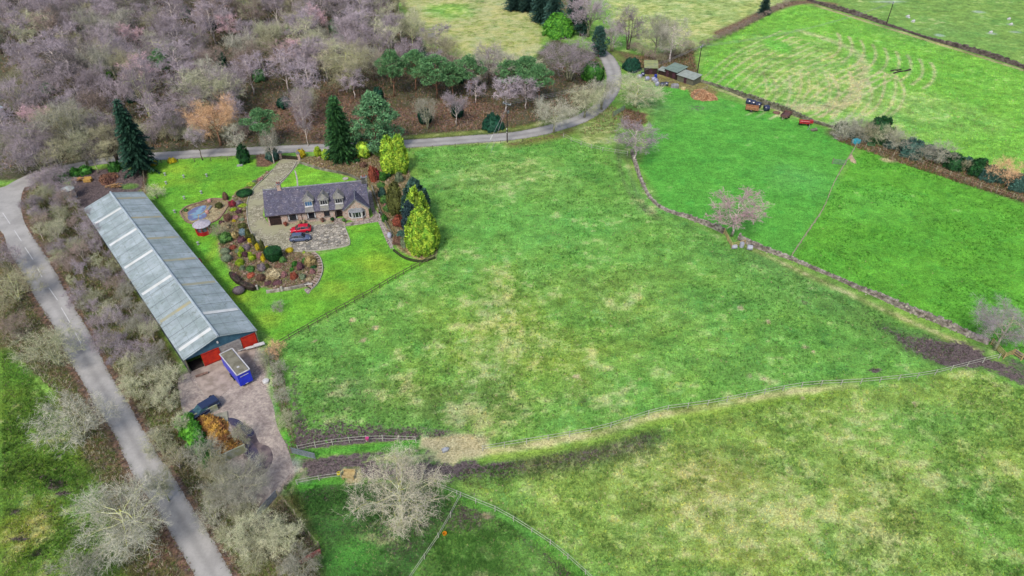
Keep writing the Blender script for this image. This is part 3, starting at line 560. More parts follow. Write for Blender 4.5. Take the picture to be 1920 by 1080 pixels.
def bare_tree(seed, H, RX, cb=.3, stems=1, limbs=12, up=.5, tw=1.0, dens=1.0, rtrunk=None, lean=0.0, flat=1.0):
    """leafless tree: trunk and limbs in one mesh, branch sprays and twigs in the other"""
    rnd = random.Random(seed); T = MB(); Vs = []; Fs = []; r0 = rtrunk or H * .018 + .05; cz = H * (cb + 1) / 2; rz = H * (1 - cb) / 2
    tips = []
    for s_ in range(stems):
        base = Vector((rnd.uniform(-.3, .3), rnd.uniform(-.3, .3), 0)) if stems > 1 else Vector()
        an = 2 * math.pi * s_ / stems + rnd.random(); spread = RX * .35 if stems > 1 else RX * .08
        top = Vector((math.cos(an) * spread + lean, math.sin(an) * spread, H * .8))
        tr = curve(base, top, 0, rnd, 6, .02); rr = r0 / math.sqrt(stems)
        T.tube(tr, [rr * (1.25 if i == 0 else 1 - i / 7.5) for i in range(7)], 6)
        for k in range(max(3, limbs // stems)):
            t = .25 + .72 * (k + rnd.random()) / max(3, limbs // stems); t = max(t, cb * .9)
            i = min(5, int(t * 6)); st = tr[i].lerp(tr[i + 1], t * 6 - i)
            ph = k * 2.4 + rnd.uniform(-.5, .5) + s_; ze = rnd.uniform(-.75, .55) + t * .6 - .25
            ze = max(-.9, min(.95, ze)); rad = math.sqrt(1 - ze * ze) * rnd.uniform(.75, 1.0)
            en = Vector((math.cos(ph) * rad * RX + lean, math.sin(ph) * rad * RX, cz + ze * rz * .92 * flat))
            if en.z < st.z - .1 * H: en.z = st.z + (en.z - st.z) * .4
            lb = curve(st, en, .10 * up, rnd, 4, .05); lr = rr * .42 * (1.15 - t * .6)
            T.tube(lb, [lr, lr * .8, lr * .6, lr * .42, lr * .22], 4, False)
            for m in range(7):
                tt = .25 + .75 * (m + rnd.random()) / 7; j = min(3, int(tt * 4)); a = lb[j].lerp(lb[j + 1], tt * 4 - j)
                d = (lb[min(j + 1, 4)] - lb[j]).normalized() * .5 + rv(rnd) * .8 + Vector((0, 0, up * .5)); L2 = RX * rnd.uniform(.25, .5) * (1.2 - tt * .4)
                b = a + d.normalized() * L2; sb = curve(a, b, .08 * up, rnd, 2, .08)
                T.tube(sb, [lr * .4 * (1.2 - tt * .6), lr * .28, lr * .12], 3, False)
                tips.append((sb, L2))
    for sb, L2 in tips:
        for q in range(int(9 * dens)):
            tt = rnd.random(); a = sb[0].lerp(sb[1], tt * 2) if tt < .5 else sb[1].lerp(sb[2], tt * 2 - 1)
            L3 = L2 * rnd.uniform(.45, .85); d = ((sb[2] - sb[0]).normalized() * .55 + rv(rnd) * .8 + Vector((0, 0, up * .35))).normalized(); b = a + d * L3
            w_ = .016 * tw; ribbon(Vs, Fs, a, b, w_, w_ * .5, rnd)
            for z in range(6):
                c = a.lerp(b, rnd.uniform(.2, 1)); e = c + (d * .6 + rv(rnd) * .9 + Vector((0, 0, up * .2))).normalized() * L3 * rnd.uniform(.35, .7)
                spur(Vs, Fs, c, e, .011 * tw, rnd)
                e2 = c.lerp(e, .5) + rv(rnd) * L3 * .3; spur(Vs, Fs, c.lerp(e, .4), e2, .009 * tw, rnd)
    Fs = [f for f in Fs]
    trunk = bpy.data.meshes.new('trunk'); trunk.from_pydata(T.v, [], T.f); trunk.polygons.foreach_set('use_smooth', [True] * len(trunk.polygons))
    return trunk, np_mesh('crown', [tuple(v) for v in Vs], Fs)
def spruce(seed, H, RX, nwh=26, droop=.25, gap=.0, leaf=.34, cb=.03, power=.85):
    rnd = random.Random(seed); T = MB(); T.tube([(0, 0, 0), (0, 0, H * .6), (0, 0, H)], [H * .02 + .05, H * .012, .02], 7); Vs = []; Fs = []
    for k in range(nwh):
        z = H * (cb + (1 - cb) * k / nwh); L = RX * (1 - (z / H)) ** power * rnd.uniform(.78, 1.08) + .12; nb = 11 if k < nwh * .8 else 6
        for j in range(nb):
            if rnd.random() < gap: continue
            an = 2 * math.pi * (j + rnd.random() * .8) / nb + k; l = L * rnd.uniform(.7, 1.12); d = Vector((math.cos(an), math.sin(an), 0))
            a = Vector((0, 0, z)); b = a + d * l + Vector((0, 0, -l * droop * rnd.uniform(.6, 1.4))); ns = max(4, int(l / .16)); side = d.cross(Vector((0, 0, 1)))
            for s in range(ns):
                t = (s + rnd.random()) / ns; c = a.lerp(b, t) + Vector((0, 0, l * .1 * math.sin(t * 3.1)))
                for sg in (-1, 1):
                    lf = leaf * (1.25 - t * .6) * rnd.uniform(.7, 1.2); e = c + side * sg * lf + d * lf * .7 + Vector((0, 0, -lf * rnd.uniform(.1, .7)))
                    n = len(Vs); Vs += [c - d * lf * .25, c + d * lf * .35 + Vector((0, 0, .03)), e]; Fs.append((n, n + 1, n + 2))
                lf = leaf * rnd.uniform(.5, .9); e = c + Vector((rnd.uniform(-.1, .1), rnd.uniform(-.1, .1), lf)) * .5 + d * lf; n = len(Vs); Vs += [c + side * lf * .3, c - side * lf * .3, e]; Fs.append((n, n + 1, n + 2))
    trunk = bpy.data.meshes.new('trunk'); trunk.from_pydata(T.v, [], T.f)
    return trunk, np_mesh('crown', [tuple(v) for v in Vs], Fs)
def shape_pt(shape, rnd):
    """point and outward normal on a unit shape, z from 0 to 1, radius up to 1"""
    an = rnd.uniform(0, 2 * math.pi)
    if shape == 'ball': z = rnd.uniform(-.92, 1); r = math.sqrt(1 - z * z); return Vector((r * math.cos(an), r * math.sin(an), .5 + z * .5)), Vector((r * math.cos(an), r * math.sin(an), z))
    if shape == 'dome': z = rnd.uniform(0, 1); r = math.sqrt(1 - z * z * .98); return Vector((r * math.cos(an), r * math.sin(an), z)), Vector((r * math.cos(an), r * math.sin(an), z + .15))
    if shape == 'egg':
        z = rnd.random() ** .85; r = max(.03, min(1, .74 + z * .9) * (1 - z ** 2.3) ** .6); return Vector((r * math.cos(an), r * math.sin(an), z)), Vector((math.cos(an), math.sin(an), (z - .3) * 1.3)).normalized()
    if shape == 'cone': z = 1 - math.sqrt(rnd.random()); r = (1 - z) ** .8 + .05; return Vector((r * math.cos(an), r * math.sin(an), z)), Vector((math.cos(an), math.sin(an), .45)).normalized()
    if shape == 'column': z = rnd.random(); r = .85 * (1 - max(0, z - .6) ** 2 * 4.5) + .12; return Vector((r * math.cos(an), r * math.sin(an), z)), Vector((math.cos(an), math.sin(an), max(0, z - .5))).normalized()
    if shape == 'drum':
        if rnd.random() < .4: r = math.sqrt(rnd.random()); return Vector((r * math.cos(an), r * math.sin(an), 1 - .12 * r * r)), Vector((0, 0, 1))
        z = rnd.random(); r = .62 + .38 * math.sin(min(1, z * 1.4) * math.pi / 2); return Vector((r * math.cos(an), r * math.sin(an), z * .93)), Vector((math.cos(an), math.sin(an), -.1))
def leafy(seed, shape, rx, ry, rz, n, leaf, lumps=30, lump=.18, upw=.2, tight=False, core=.86):
    """dense foliage body: many leaf faces spread over lumps on an uneven surface"""
    rnd = random.Random(seed); S = Vector((rx, ry, rz)); Vs = []; Fs = []
    L = []
    for i in range(lumps):
        p, nn = shape_pt(shape, rnd); L.append((p, nn, rnd.uniform(.6, 1.3) * lump))
    for i in range(n):
        if tight or not L: p, nn = shape_pt(shape, rnd); q = p + nn * rnd.uniform(-.03, .015)
        else:
            p, nn, lr = L[rnd.randrange(len(L))]; d = rv(rnd)
            if d.dot(nn) < -.1: d = -d
            q = p * (1 - lr * .5) + d * lr * rnd.uniform(.75, 1.08); nn = (d + nn).normalized()
        q = Vector((q.x * S.x, q.y * S.y, max(.02, q.z * S.z))); l = leaf * rnd.uniform(.6, 1.35)
        t1 = rv(rnd); t1 = (t1 - nn * t1.dot(nn) * .55 + Vector((0, 0, upw))).normalized(); t2 = t1.cross(nn + rv(rnd) * .5).normalized()
        k = len(Vs); Vs += [q - t2 * l * .28, q + t2 * l * .28, q + t1 * l]; Fs.append((k, k + 1, k + 2))
    # inner mass of the same leaves seen between the outer ones
    bm = bmesh.new(); bmesh.ops.create_icosphere(bm, subdivisions=3, radius=1.0)
    base = len(Vs)
    for v in bm.verts:
        z = (v.co.z + 1) / 2; hr = math.hypot(v.co.x, v.co.y) + 1e-6
        prof = {'ball': hr, 'dome': math.sqrt(max(0, 1 - z * z)), 'egg': min(1, .74 + z * .9) * max(0, 1 - z ** 2.3) ** .6, 'cone': (1 - z) ** .8 , 'column': .85 * (1 - max(0, z - .6) ** 2 * 4.5), 'drum': .62 + .38 * math.sin(min(1, z * 1.4) * math.pi / 2)}[shape]
        if shape != 'ball' and hr < .35: prof *= hr / .35
        f = core * (1 + rnd.uniform(-.05, .05)); Vs.append(Vector((v.co.x / hr * prof * f * rx, v.co.y / hr * prof * f * ry, max(0.0, (z if shape != 'ball' else z) * rz * (core + .06)))))
    for f in bm.faces: Fs.append(tuple(base + v.index for v in f.verts))
    bm.free(); return np_mesh('foliage', [tuple(v) for v in Vs], Fs)
def pads(seed, H, RX, npad, padr, flat, n, leaf, cb=.45, bark_r=None, droop=0):
    """pine with separate needle pads carried on bare limbs"""
    rnd = random.Random(seed); T = MB(); r0 = bark_r or H * .022; tr = curve(Vector(), Vector((rnd.uniform(-.6, .6), rnd.uniform(-.6, .6), H * .93)), 0, rnd, 6, .02)
    T.tube(tr, [r0 * (1 - i / 7.5) for i in range(7)], 7); Vs = []; Fs = []
    for k in range(npad):
        z = cb + (1 - cb) * (k + .5) / npad; an = k * 2.4 + rnd.uniform(-.4, .4); rr = RX * math.sin(math.pi * (.25 + .72 * (z - cb) / (1 - cb))) * rnd.uniform(.35, .95)
        c = Vector((math.cos(an) * rr, math.sin(an) * rr, H * z * .97)); i = min(5, int(max(0, z - .12) * 6)); T.tube(curve(tr[i], c, -.05, rnd, 3, .05), [r0 * .4, r0 * .28, r0 * .2, r0 * .08], 4, False)
        pr = padr * rnd.uniform(.7, 1.25)
        for j in range(n // npad):
            d = rv(rnd); q = c + Vector((d.x * pr, d.y * pr, d.z * pr * flat)) * rnd.uniform(.55, 1.0) + Vector((0, 0, -droop * abs(d.x))); l = leaf * rnd.uniform(.6, 1.3)
            t1 = (d * .8 + rv(rnd) * .8 + Vector((0, 0, .4 - droop))).normalized(); t2 = t1.cross(rv(rnd)).normalized(); kk = len(Vs); Vs += [q - t2 * l * .2, q + t2 * l * .2, q + t1 * l]; Fs.append((kk, kk + 1, kk + 2))
    trunk = bpy.data.meshes.new('trunk'); trunk.from_pydata(T.v, [], T.f); trunk.polygons.foreach_set('use_smooth', [True] * len(trunk.polygons))
    return trunk, np_mesh('crown', [tuple(v) for v in Vs], Fs)
PROTO = {}; VAR = {}
def proto(key, fn):
    if key not in PROTO: PROTO[key] = fn()
    return PROTO[key]
def variant(me, mat_):
    k = (me.name, mat_.name)
    if k not in VAR: c = me.copy(); c.materials.clear(); c.materials.append(mat_); VAR[k] = c
    return VAR[k]
def plant_tree(name, meshes, bk, lf, loc, label, cat='tree', group=None, scale=1.0, rz=None):
    e = empty(name, loc, rz if rz is not None else random.uniform(0, 6.28), label, cat, group, scale)
    link('trunk', variant(meshes[0], bk), e); link('crown', variant(meshes[1], lf), e); return e
# prototypes about 10 m tall, scaled when planted
def birch(i): return proto(('birch', i), lambda: bare_tree(100 + i, 10, 2.9, .28, 1, 13, .75, 1.15, .95, .13))
def oak(i): return proto(('oak', i), lambda: bare_tree(200 + i, 10, 5.0, .22, 1, 17, .35, .8, 1.35, .25))
def spray_tree(i): return proto(('multi', i), lambda: bare_tree(300 + i, 10, 4.6, .12, 5, 18, .85, 1.2, .95, .32))
def scrub(i): return proto(('scrub', i), lambda: bare_tree(400 + i, 10, 6.5, .05, 5, 15, .45, 1.5, .95, .34))
# ================================================================== TREES AND SHRUBS: where they stand
random.seed(42)
def base_of(cx, cy, H, f=.58):           # foot of a tree whose crown middle shows at cx, cy
    p = G(cx, cy, H * f); return Vector((p.x, p.y, 0))
def bare(kind, cx, cy, wpx, H, tw, bk, label, name='bare_tree', group=None, i=None, hs=1.0, rz=None):
    """crown centre and crown width as seen; H metres tall"""
    b = base_of(cx, cy, H); fn, r = {'birch': (birch, 2.9), 'oak': (oak, 5.0), 'multi': (spray_tree, 4.6), 'scrub': (scrub, 6.5)}[kind]
    i = random.randrange(3) if i is None else i; sxy = PX(wpx, cy) / 2 / r / 1.12
    return plant_tree(name, fn(i), BARK[bk], TW[tw], b, label, 'tree', group, (sxy, sxy, H / 10), rz)
# --- single bare trees
bare('oak', 745, 930, 186, 9.5, 'haze', 'moss', 'broad bare oak with silvery branches and mossy trunk at the paddock corner', 'oak_tree', i=1, rz=.4)
bare('birch', 1382, 398, 118, 9.5, 'pink', 'birch', 'lone pink-twigged birch behind the rail corner of the stone wall', 'birch_tree', i=0)
bare('oak', 1890, 612, 124, 8.5, 'purple', 'grey', 'purple-grey bare tree behind the rail corner at the east edge', 'bare_tree', i=2)
bare('birch', 1196, 262, 100, 10.5, 'mauve', 'birch', 'purple-grey round-headed tree at the top end of the stone wall', 'bare_tree', i=1)
bare('oak', 1195, 170, 120, 8.0, 'green', 'moss', 'wide lichen-green bare tree between the lane bend and the wrapped bales', i=0)
bare('multi', 1070, 108, 118, 12, 'mauve', 'grey', 'big round-headed bare tree beside the lane before the bend', i=0)
bare('oak', 1040, 212, 84, 9, 'grey', 'grey', 'pale lichened tree on the lane verge beside the electricity pole', i=2)
bare('oak', 1098, 186, 80, 8.5, 'green', 'grey', 'pale bare tree standing on the inside of the lane bend', i=1)
bare('multi', 1130, 172, 60, 8.5, 'grey', 'grey', 'slim forked bare tree in front of the lane bend', i=1)
bare('multi', 1182, 48, 66, 13, 'mauve', 'dark', 'tall purple-topped bare tree left of the twin trees above the sheds', i=2)
bare('oak', 1232, 62, 70, 13, 'grey', 'grey', 'left tree of the twin bare trees above the sheds', i=0)
bare('oak', 1262, 68, 76, 13.5, 'grey', 'birch', 'right pale-trunked tree of the twin bare trees above the sheds', i=1)
bare('multi', 1105, 22, 90, 14, 'mauve', 'grey', 'large mauve bare tree at the far end of the lane', i=1)
bare('multi', 1150, 62, 56, 10, 'mauve', 'grey', 'bare mauve tree overhanging the lane where it leaves the picture', i=0)
bare('scrub', 521, 574, 30, 2.3, 'grey', 'grey', 'small round silver-twigged bush alone on the lower lawn', 'bare_bush', i=0)
bare('scrub', 290, 358, 40, 3.2, 'green', 'grey', 'pale bare shrub beside the far corner of the long barn', 'bare_bush', i=1)
bare('scrub', 408, 432, 38, 2.6, 'olive', 'grey', 'small olive-twigged bush between the barn and the red summerhouse', 'bare_bush', i=2)
bare('oak', 400, 222, 92, 12, 'tan', 'pine', 'tan-orange bare larch on the lane edge between the two dark conifers', 'larch_tree', i=2)
bare('multi', 392, 168, 136, 13, 'green', 'grey', 'broad grey-green bare tree rising behind the tan larch', i=1)
bare('oak', 650, 118, 110, 14, 'olive', 'moss', 'tall spreading mossy oak standing over the bracken floor of the wood', 'oak_tree', i=0)
bare('oak', 560, 195, 60, 11, 'mauve', 'birch', 'pale-trunked birch leaning over the bracken above the lane', 'birch_tree', i=1)
bare('birch', 575, 150, 60, 13, 'purple', 'birch', 'purple-twigged birch left of the mossy oak', 'birch_tree', i=1)
bare('multi', 130, 232, 130, 10, 'olive', 'moss', 'wide olive bare tree left of the dark spruce above the lane', i=2)
bare('multi', 205, 262, 80, 9, 'olive', 'dark', 'olive bare tree with several dark stems next to the dark spruce', i=0)
bare('oak', 505, 268, 36, 9, 'grey', 'birch', 'thin white-stemmed birch left of the drive entrance', 'birch_tree', i=2)
bare('birch', 570, 232, 36, 10, 'mauve', 'birch', 'thin white-trunked birch at the roadside right of the drive entrance', 'birch_tree', i=2)
bare('birch', 368, 262, 44, 9, 'mauve', 'dark', 'thin dark-stemmed tree leaning at the back edge of the lawn', i=0)
bare('birch', 440, 262, 40, 9, 'grey', 'birch', 'thin pale-stemmed tree at the back edge of the lawn', i=1)
for k, (x, y, wd, H, tw, bk, kd, lb) in enumerate([
    (20, 535, 120, 6, 'olive', 'moss', 'scrub', 'mossy leaning tree left of the road by the broken white line'),
    (92, 650, 130, 7, 'green', 'moss', 'scrub', 'lichened tree left of the road, upper one of the pair above the big oak'),
    (135, 788, 150, 7.5, 'grey', 'moss', 'scrub', 'silver-twigged tree left of the road, lower one of the pair above the big oak'),
    (236, 968, 200, 9.5, 'grey', 'moss', 'oak', 'big mossy oak left of the road with limbs reaching over the tarmac'),
    (300, 905, 60, 6.5, 'green', 'moss', 'oak', 'young mossy tree arching over the road above the big oak'),
    (195, 640, 66, 5, 'mauve', 'grey', 'scrub', 'mauve scrub tree beside the road verge across from the barn gable'),
    (140, 1075, 110, 5, 'grey', 'grey', 'scrub', 'silver scrub tree at the bottom left edge of the view'),
    (25, 610, 60, 4, 'brown', 'grey', 'scrub', 'small brown scrub tree left of the road at the frame edge'),
    (5, 480, 70, 6, 'mauve', 'grey', 'scrub', 'mauve scrub tree at the left frame edge below the junction')]):
    bare(kd, x, y, wd, H, tw, bk, lb, i=k % 3)
# --- strip of scrub between road and barn
rn = random.Random(77); STR = []
STRIP = [(70, 345), (120, 335), (165, 400), (250, 540), (335, 690), (330, 760), (372, 800), (400, 860), (440, 900), (500, 960), (560, 1060), (560, 1090), (452, 1085), (372, 950), (292, 830), (212, 690), (140, 560), (100, 480), (56, 410)]
gp = [(p.x, p.y) for p in GP(STRIP)]
def inside(x, y, poly):
    c = False; n = len(poly)
    for i in range(n):
        ax, ay = poly[i]; bx, by = poly[(i + 1) % n]
        if (ay > y) != (by > y) and x < (bx - ax) * (y - ay) / (by - ay) + ax: c = not c
    return c
def scatter(poly, dmin, n, rnd, tries=60):
    xs = [p[0] for p in poly]; ys = [p[1] for p in poly]; P = []
    for _ in range(n * tries):
        x = rnd.uniform(min(xs), max(xs)); y = rnd.uniform(min(ys), max(ys))
        if inside(x, y, poly) and all((x - a) ** 2 + (y - b) ** 2 > dmin * dmin for a, b in P):
            P.append((x, y))
            if len(P) >= n: break
    return P
SP = scatter(gp, 2.15, 96, rn)
desc = {'mauve': 'mauve-twigged bare scrub tree', 'brown': 'brown bare scrub tree', 'green': 'lichen-green bare scrub tree', 'grey': 'silver-grey bare scrub tree', 'olive': 'olive-mossy bare scrub tree', 'purple': 'purple-twigged bare scrub tree'}
for x, y in SP:
    px, py = PROJ((x, y, 0))
    if 355 < px < 480 and 765 < py < 890: continue
    tw = rn.choice(['mauve', 'purple', 'mauve', 'brown', 'green'] if py < 560 else ['mauve', 'green', 'grey', 'purple', 'green'] if py < 760 else ['green', 'grey', 'green', 'olive'])
    zone = 'behind the road junction' if py < 430 else 'between the road and the upper half of the barn' if py < 560 else 'between the road and the lower half of the barn' if py < 730 else 'between the road and the muck bays' if py < 900 else 'between the road and the lower yard gate'
    H = rn.uniform(2.8, 5.0); kd = rn.choice(['scrub', 'multi', 'scrub', 'birch']); fn = {'scrub': scrub, 'multi': spray_tree, 'birch': birch}[kd]
    s = H / 10 * rn.uniform(.8, 1.05); s2 = s * (.85 if kd == 'scrub' else 1.05)
    ds = ('tall ' if H > 4.4 else 'low ' if H < 3.5 else 'middling ') + desc[tw] + ' ' + zone; bk_ = rn.choice(['grey', 'moss', 'birch'])
    plant_tree('scrub_tree', fn(rn.randrange(3)), BARK[bk_], TW[tw], (x, y, 0), ds, 'tree', 'scrub like the ' + ds, (s2, s2, s))
for k, (x, y, wd, H, tw, kd, lb) in enumerate([(30, 292, 96, 8, 'mauve', 'multi', 'mauve bare tree at the left edge beyond the junction'), (72, 300, 84, 7.5, 'purple', 'multi', 'purple-grey bare tree hanging over the lane mouth'), (104, 292, 66, 8, 'olive', 'multi', 'olive bare tree over the lane mouth, right of the purple-grey one'), (58, 262, 100, 9, 'mauve', 'oak', 'large mauve bare tree above the road junction'), (86, 330, 60, 4.5, 'mauve', 'scrub', 'mauve thorn on the corner between road and lane'),
        (150, 276, 60, 8, 'green', 'multi', 'pale lichened tree leaning over the lane above the muddy yard'), (320, 232, 60, 8, 'purple', 'multi', 'small purple tree right of the dark spruce'), (170, 290, 44, 8, 'dark', 'birch', 'dark slender tree in front of the lane above the muddy yard'), (196, 286, 44, 8, 'olive', 'birch', 'olive slender tree in front of the lane above the muddy yard')]):
    bare(kd, x, y, wd, H, tw, 'grey', lb, i=k % 3)
USC = scatter([(p.x, p.y) for p in GP([(-30, 280), (110, 296), (220, 280), (330, 268), (480, 262), (480, 240), (330, 246), (200, 258), (-30, 250)])], 2.6, 46, rn)
for x, y in USC:
    H = rn.uniform(2.5, 4.5); s = H / 10; tw = rn.choice(['brown', 'mauve', 'green', 'olive']); plant_tree('scrub_tree', scrub(rn.randrange(3)), BARK['grey'], TW[tw], (x, y, 0), 'low ' + desc[tw] + ' in the undergrowth along the lane', 'tree', 'low ' + tw + ' scrub along the lane', (s, s, s))
# brushwood hedge along the yard's right side
for k, (x, y, H, wd, tw, lb) in enumerate([(498, 668, 2.4, 44, 'grey', 'tangle of cut grey branches beside the blue box trailer'), (520, 690, 2.6, 40, 'grey', 'thorn bush right of the round white lid'), (514, 655, 2.6, 44, 'tan', 'buff bare thorn bush at the corner of the barn and garden fence'),
        (528, 740, 2.2, 40, 'grey', 'silver thorn bush on the grass strip right of the yard'), (536, 785, 2.6, 46, 'green', 'lichened thorn bush at the tip of the grass strip by the metal gate'), (520, 715, 1.8, 30, 'grey', 'small silver thorn bush between two larger ones on the grass strip')]):
    bare('scrub', x, y, wd, H, tw, 'grey', lb, 'thorn_bush', i=k % 3)
bare('scrub', 452, 812, 44, 3.5, 'green', 'grey', 'grey-green bare bush overhanging the middle of the muck heap', 'bare_bush', i=1)
bare('scrub', 385, 850, 80, 5, 'grey', 'moss', 'silver scrub tree at the lower end of the ivy hedge', 'bare_bush', i=2)
bare('oak', 450, 905, 130, 6, 'grey', 'grey', 'large silver-twigged tree below the concrete muck bay', 'bare_tree', i=2)
bare('oak', 480, 1000, 120, 6, 'green', 'grey', 'lichen-green tree left of the lower yard gate', 'bare_tree', i=0)
bare('scrub', 560, 1065, 90, 4.5, 'grey', 'grey', 'bare bush in front of the red plank by the bottom fence', 'bare_bush', i=0)
# --- evergreen trees
plant_tree('spruce_tree', proto('spr1', lambda: spruce(1, 17.5, 5.1, 24, .30, .10, .85, .10)), BARK['dark'], LEAF['darkspruce'], base_of(243, 255, 17.5, .5), 'tall dark blue-green spruce beside the lane above the barn', 'tree')
plant_tree('cypress_tree', proto('spr2', lambda: spruce(2, 15.5, 3.9, 38, .10, .0, .66, .0, .5)), BARK['dark'], LEAF['spruce'], base_of(633, 240, 15.5, .5), 'tall narrow dark green conifer behind the house beside the lane', 'tree')
plant_tree('blue_pine', proto('bpine', lambda: pads(3, 14.5, 6.6, 34, 1.9, .5, 11000, .62, .12, .28, .5)), BARK['pine'], LEAF['bluepine'], base_of(702, 232, 14.5, .5), 'loose blue-green pine with drooping needles behind the house', 'tree')
SPINE = [(732, 116, 12.5, 4.2, 'dark-crowned Scots pine at the left end of the pine row'), (776, 112, 11, 4.4, 'Scots pine second from the left in the pine row'), (814, 124, 11.5, 5.6, 'widest pale-green Scots pine in the middle of the pine row'), (846, 134, 9.5, 3.6, 'Scots pine fourth from the left in the pine row'), (880, 122, 11, 4.2, 'rounded Scots pine at the right end of the pine row'),
         (955, 130, 10.5, 4.2, 'left Scots pine of the three pines near the lane bend'), (985, 124, 11.5, 4.6, 'tallest of the three Scots pines near the lane bend'), (1012, 138, 10.5, 3.8, 'right Scots pine of the three pines near the lane bend'), (487, 222, 9, 4.2, 'flat-topped green pine between the larch and the narrow dark conifer'), (300, 108, 10, 3.2, 'small green pine deep in the wood')]
for k, (x, y, H, r, lb) in enumerate(SPINE):
    m_ = proto(('sp', k % 4), lambda: pads(20 + k % 4, 10, 4, 20, 1.3, .55, 8000, .36, .5, .2)); b = base_of(x, y, H, .78)
    plant_tree('scots_pine', m_, BARK['pine'], LEAF['pine'], b, lb, 'tree', scale=(r / 4, r / 4, H / 10))
for x, y, H, r, lb in ((1040, 8, 15, 5, 'dark conifer at the top edge above the yellow-green laurel'), (1016, -4, 16, 5, 'tall dark conifer at the top edge left of the laurel'), (1076, 6, 14, 4, 'dark conifer at the top edge right of the laurel'), (1436, 6, 8, 3, 'small dark conifer at the far end of the brown hedge'), (965, -14, 12, 5, 'dark conifer at the top edge beside the far meadow'), (990, -12, 12, 5, 'second dark conifer at the top edge beside the far meadow')):
    plant_tree('dark_conifer', proto('spr3', lambda: spruce(5, 10, 3.2, 22, .2, .05, .5, .02, .7)), BARK['dark'], LEAF['teal'], base_of(x, y, H, .5), lb, 'tree', scale=(r / 3.2, r / 3.2, H / 10))
plant_tree('young_pine', proto('bp2', lambda: pads(7, 9, 2.6, 18, 1.3, .7, 6000, .5, .12, .18)), BARK['pine'], LEAF['teal'], base_of(1124, 78, 9.5, .5), 'young blue-green pine leaning over the far lane', 'tree')
plant_tree('young_pine', proto('bp2', None), BARK['pine'], LEAF['teal'], base_of(1090, 42, 9, .5), 'small blue-green pine right of the yellow-green laurel', 'tree')
def bush(name, shape, rx, ry, rz, n, leaf, col, loc, label, cat='shrub', seed=1, trunk=True, group=None, **kw):
    me = proto((shape, seed, n, kw.get('tight'), leaf, rx / rz > 1.2, str(sorted(kw.items()))), lambda: leafy(seed, shape, rx, ry, rz, n, leaf, **kw)); me = variant(me, LEAF[col])
    if not trunk:
        o = link(name, me); o.location = loc; o.rotation_euler = (0, 0, random.uniform(0, 6)); return tag(o, label, cat, group)
    e = empty(name, loc, random.uniform(0, 6), label, cat, group); T = MB(); T.tube([(0, 0, 0), (0, 0, rz * .4)], [rx * .1 + .05, rx * .06 + .03], 6); T.build('trunk', BARK['dark'], e)
    link('crown', me, e); return e
def evg(name, shape, x0, x1, ytop, ybot, col, label, lumps=70, lump=.17, leaf=.42, n=9000, seed=1, upw=.9, cat='tree'):
    """evergreen whose silhouette spans x0..x1 and ytop..ybot"""
    b = G((x0 + x1) / 2, ybot - (x1 - x0) * .16); r = PX(x1 - x0, (ytop + ybot) / 2) / 2 * 1.04; H = .8
    for _ in range(40):
        if PROJ((b.x, b.y, H))[1] < ytop: break
        H += .2
    return bush(name, shape, r, r, H, n, leaf, col, b, label, cat, seed, True, lumps=lumps, lump=lump, upw=upw)
evg('golden_conifer', 'egg', 764, 824, 386, 478, 'gold', 'large yellow-green golden conifer at the lower end of the row beside the house', 170, .12, .42, 18000, 11)
evg('blue_conifer', 'egg', 757, 788, 368, 458, 'navy', 'narrow dark blue conifer wedged between the two golden conifers of the row', 60, .12, .4, 7000, 12)
evg('golden_conifer', 'egg', 762, 806, 358, 434, 'gold', 'golden conifer in the middle of the row, partly hidden by the dark blue one', 80, .16, .45, 9000, 13)
evg('blue_conifer', 'egg', 758, 808, 342, 420, 'teal', 'broad blue-green conifer at the upper end of the row beside the house', 80, .16, .45, 9000, 14)
evg('green_conifer', 'egg', 729, 760, 344, 404, 'olive', 'olive-green conifer just left of the conifer row', 60, .14, .35, 7000, 15)
evg('golden_conifer', 'egg', 718, 746, 256, 330, 'gold', 'left one of the two golden conifers by the top corner of the field', 70, .16, .45, 7000, 16)
evg('golden_conifer', 'egg', 738, 766, 252, 328, 'gold', 'right one of the two golden conifers by the top corner of the field', 70, .16, .45, 7000, 17)
evg('laurel_bush', 'dome', 1020, 1074, 28, 74, 'laurel', 'bright yellow-green laurel near the top edge by the far lane', 60, .2, .6, 8000, 18, .3)
evg('holly_bush', 'cone', 904, 944, 210, 246, 'holly', 'rounded dark green holly on the verge left of the electricity pole', 60, .14, .32, 7000, 19, .3)
evg('holly_bush', 'ball', 786, 810, 204, 234, 'holly', 'dark round holly in the bracken below the pine row', 40, .2, .35, 4000, 20, .3)
evg('holly_bush', 'ball', 848, 868, 194, 222, 'holly', 'dark holly at the foot of the trees right of the round one', 40, .2, .35, 4000, 21, .3)
evg('holly_bush', 'dome', 1168, 1200, 110, 136, 'holly', 'dark evergreen bush left of the mossy shed roof', 40, .2, .4, 4000, 22, .3)
evg('ivy_bush', 'ball', 192, 218, 120, 152, 'laurel', 'bright green ivy-clad bush deep in the wood', 40, .22, .5, 3000, 23, .3)
evg('ivy_bush', 'ball', 262, 288, 96, 116, 'laurel', 'second bright green ivy-clad bush deep in the wood', 40, .22, .5, 3000, 24, .3)
evg('ivy_bush', 'ball', 1090, 1130, 120, 156, 'ivy', 'green ivy growing up beneath the round-headed tree by the lane', 40, .22, .45, 4000, 25, .3)
evg('yew_bush', 'egg', 448, 470, 273, 308, 'dkgreen', 'small dark green conifer beside the lane at the back of the lawn', 40, .16, .35, 4000, 26)
evg('yew_bush', 'ball', 499, 524, 280, 304, 'teal', 'blue-green round bush left of the stone gate pier', 40, .16, .3, 4000, 27)
evg('golden_shrub', 'ball', 558, 573, 281, 297, 'yellow', 'yellow ball shrub right of the drive entrance', 30, .16, .25, 2500, 28, .2, 'shrub')
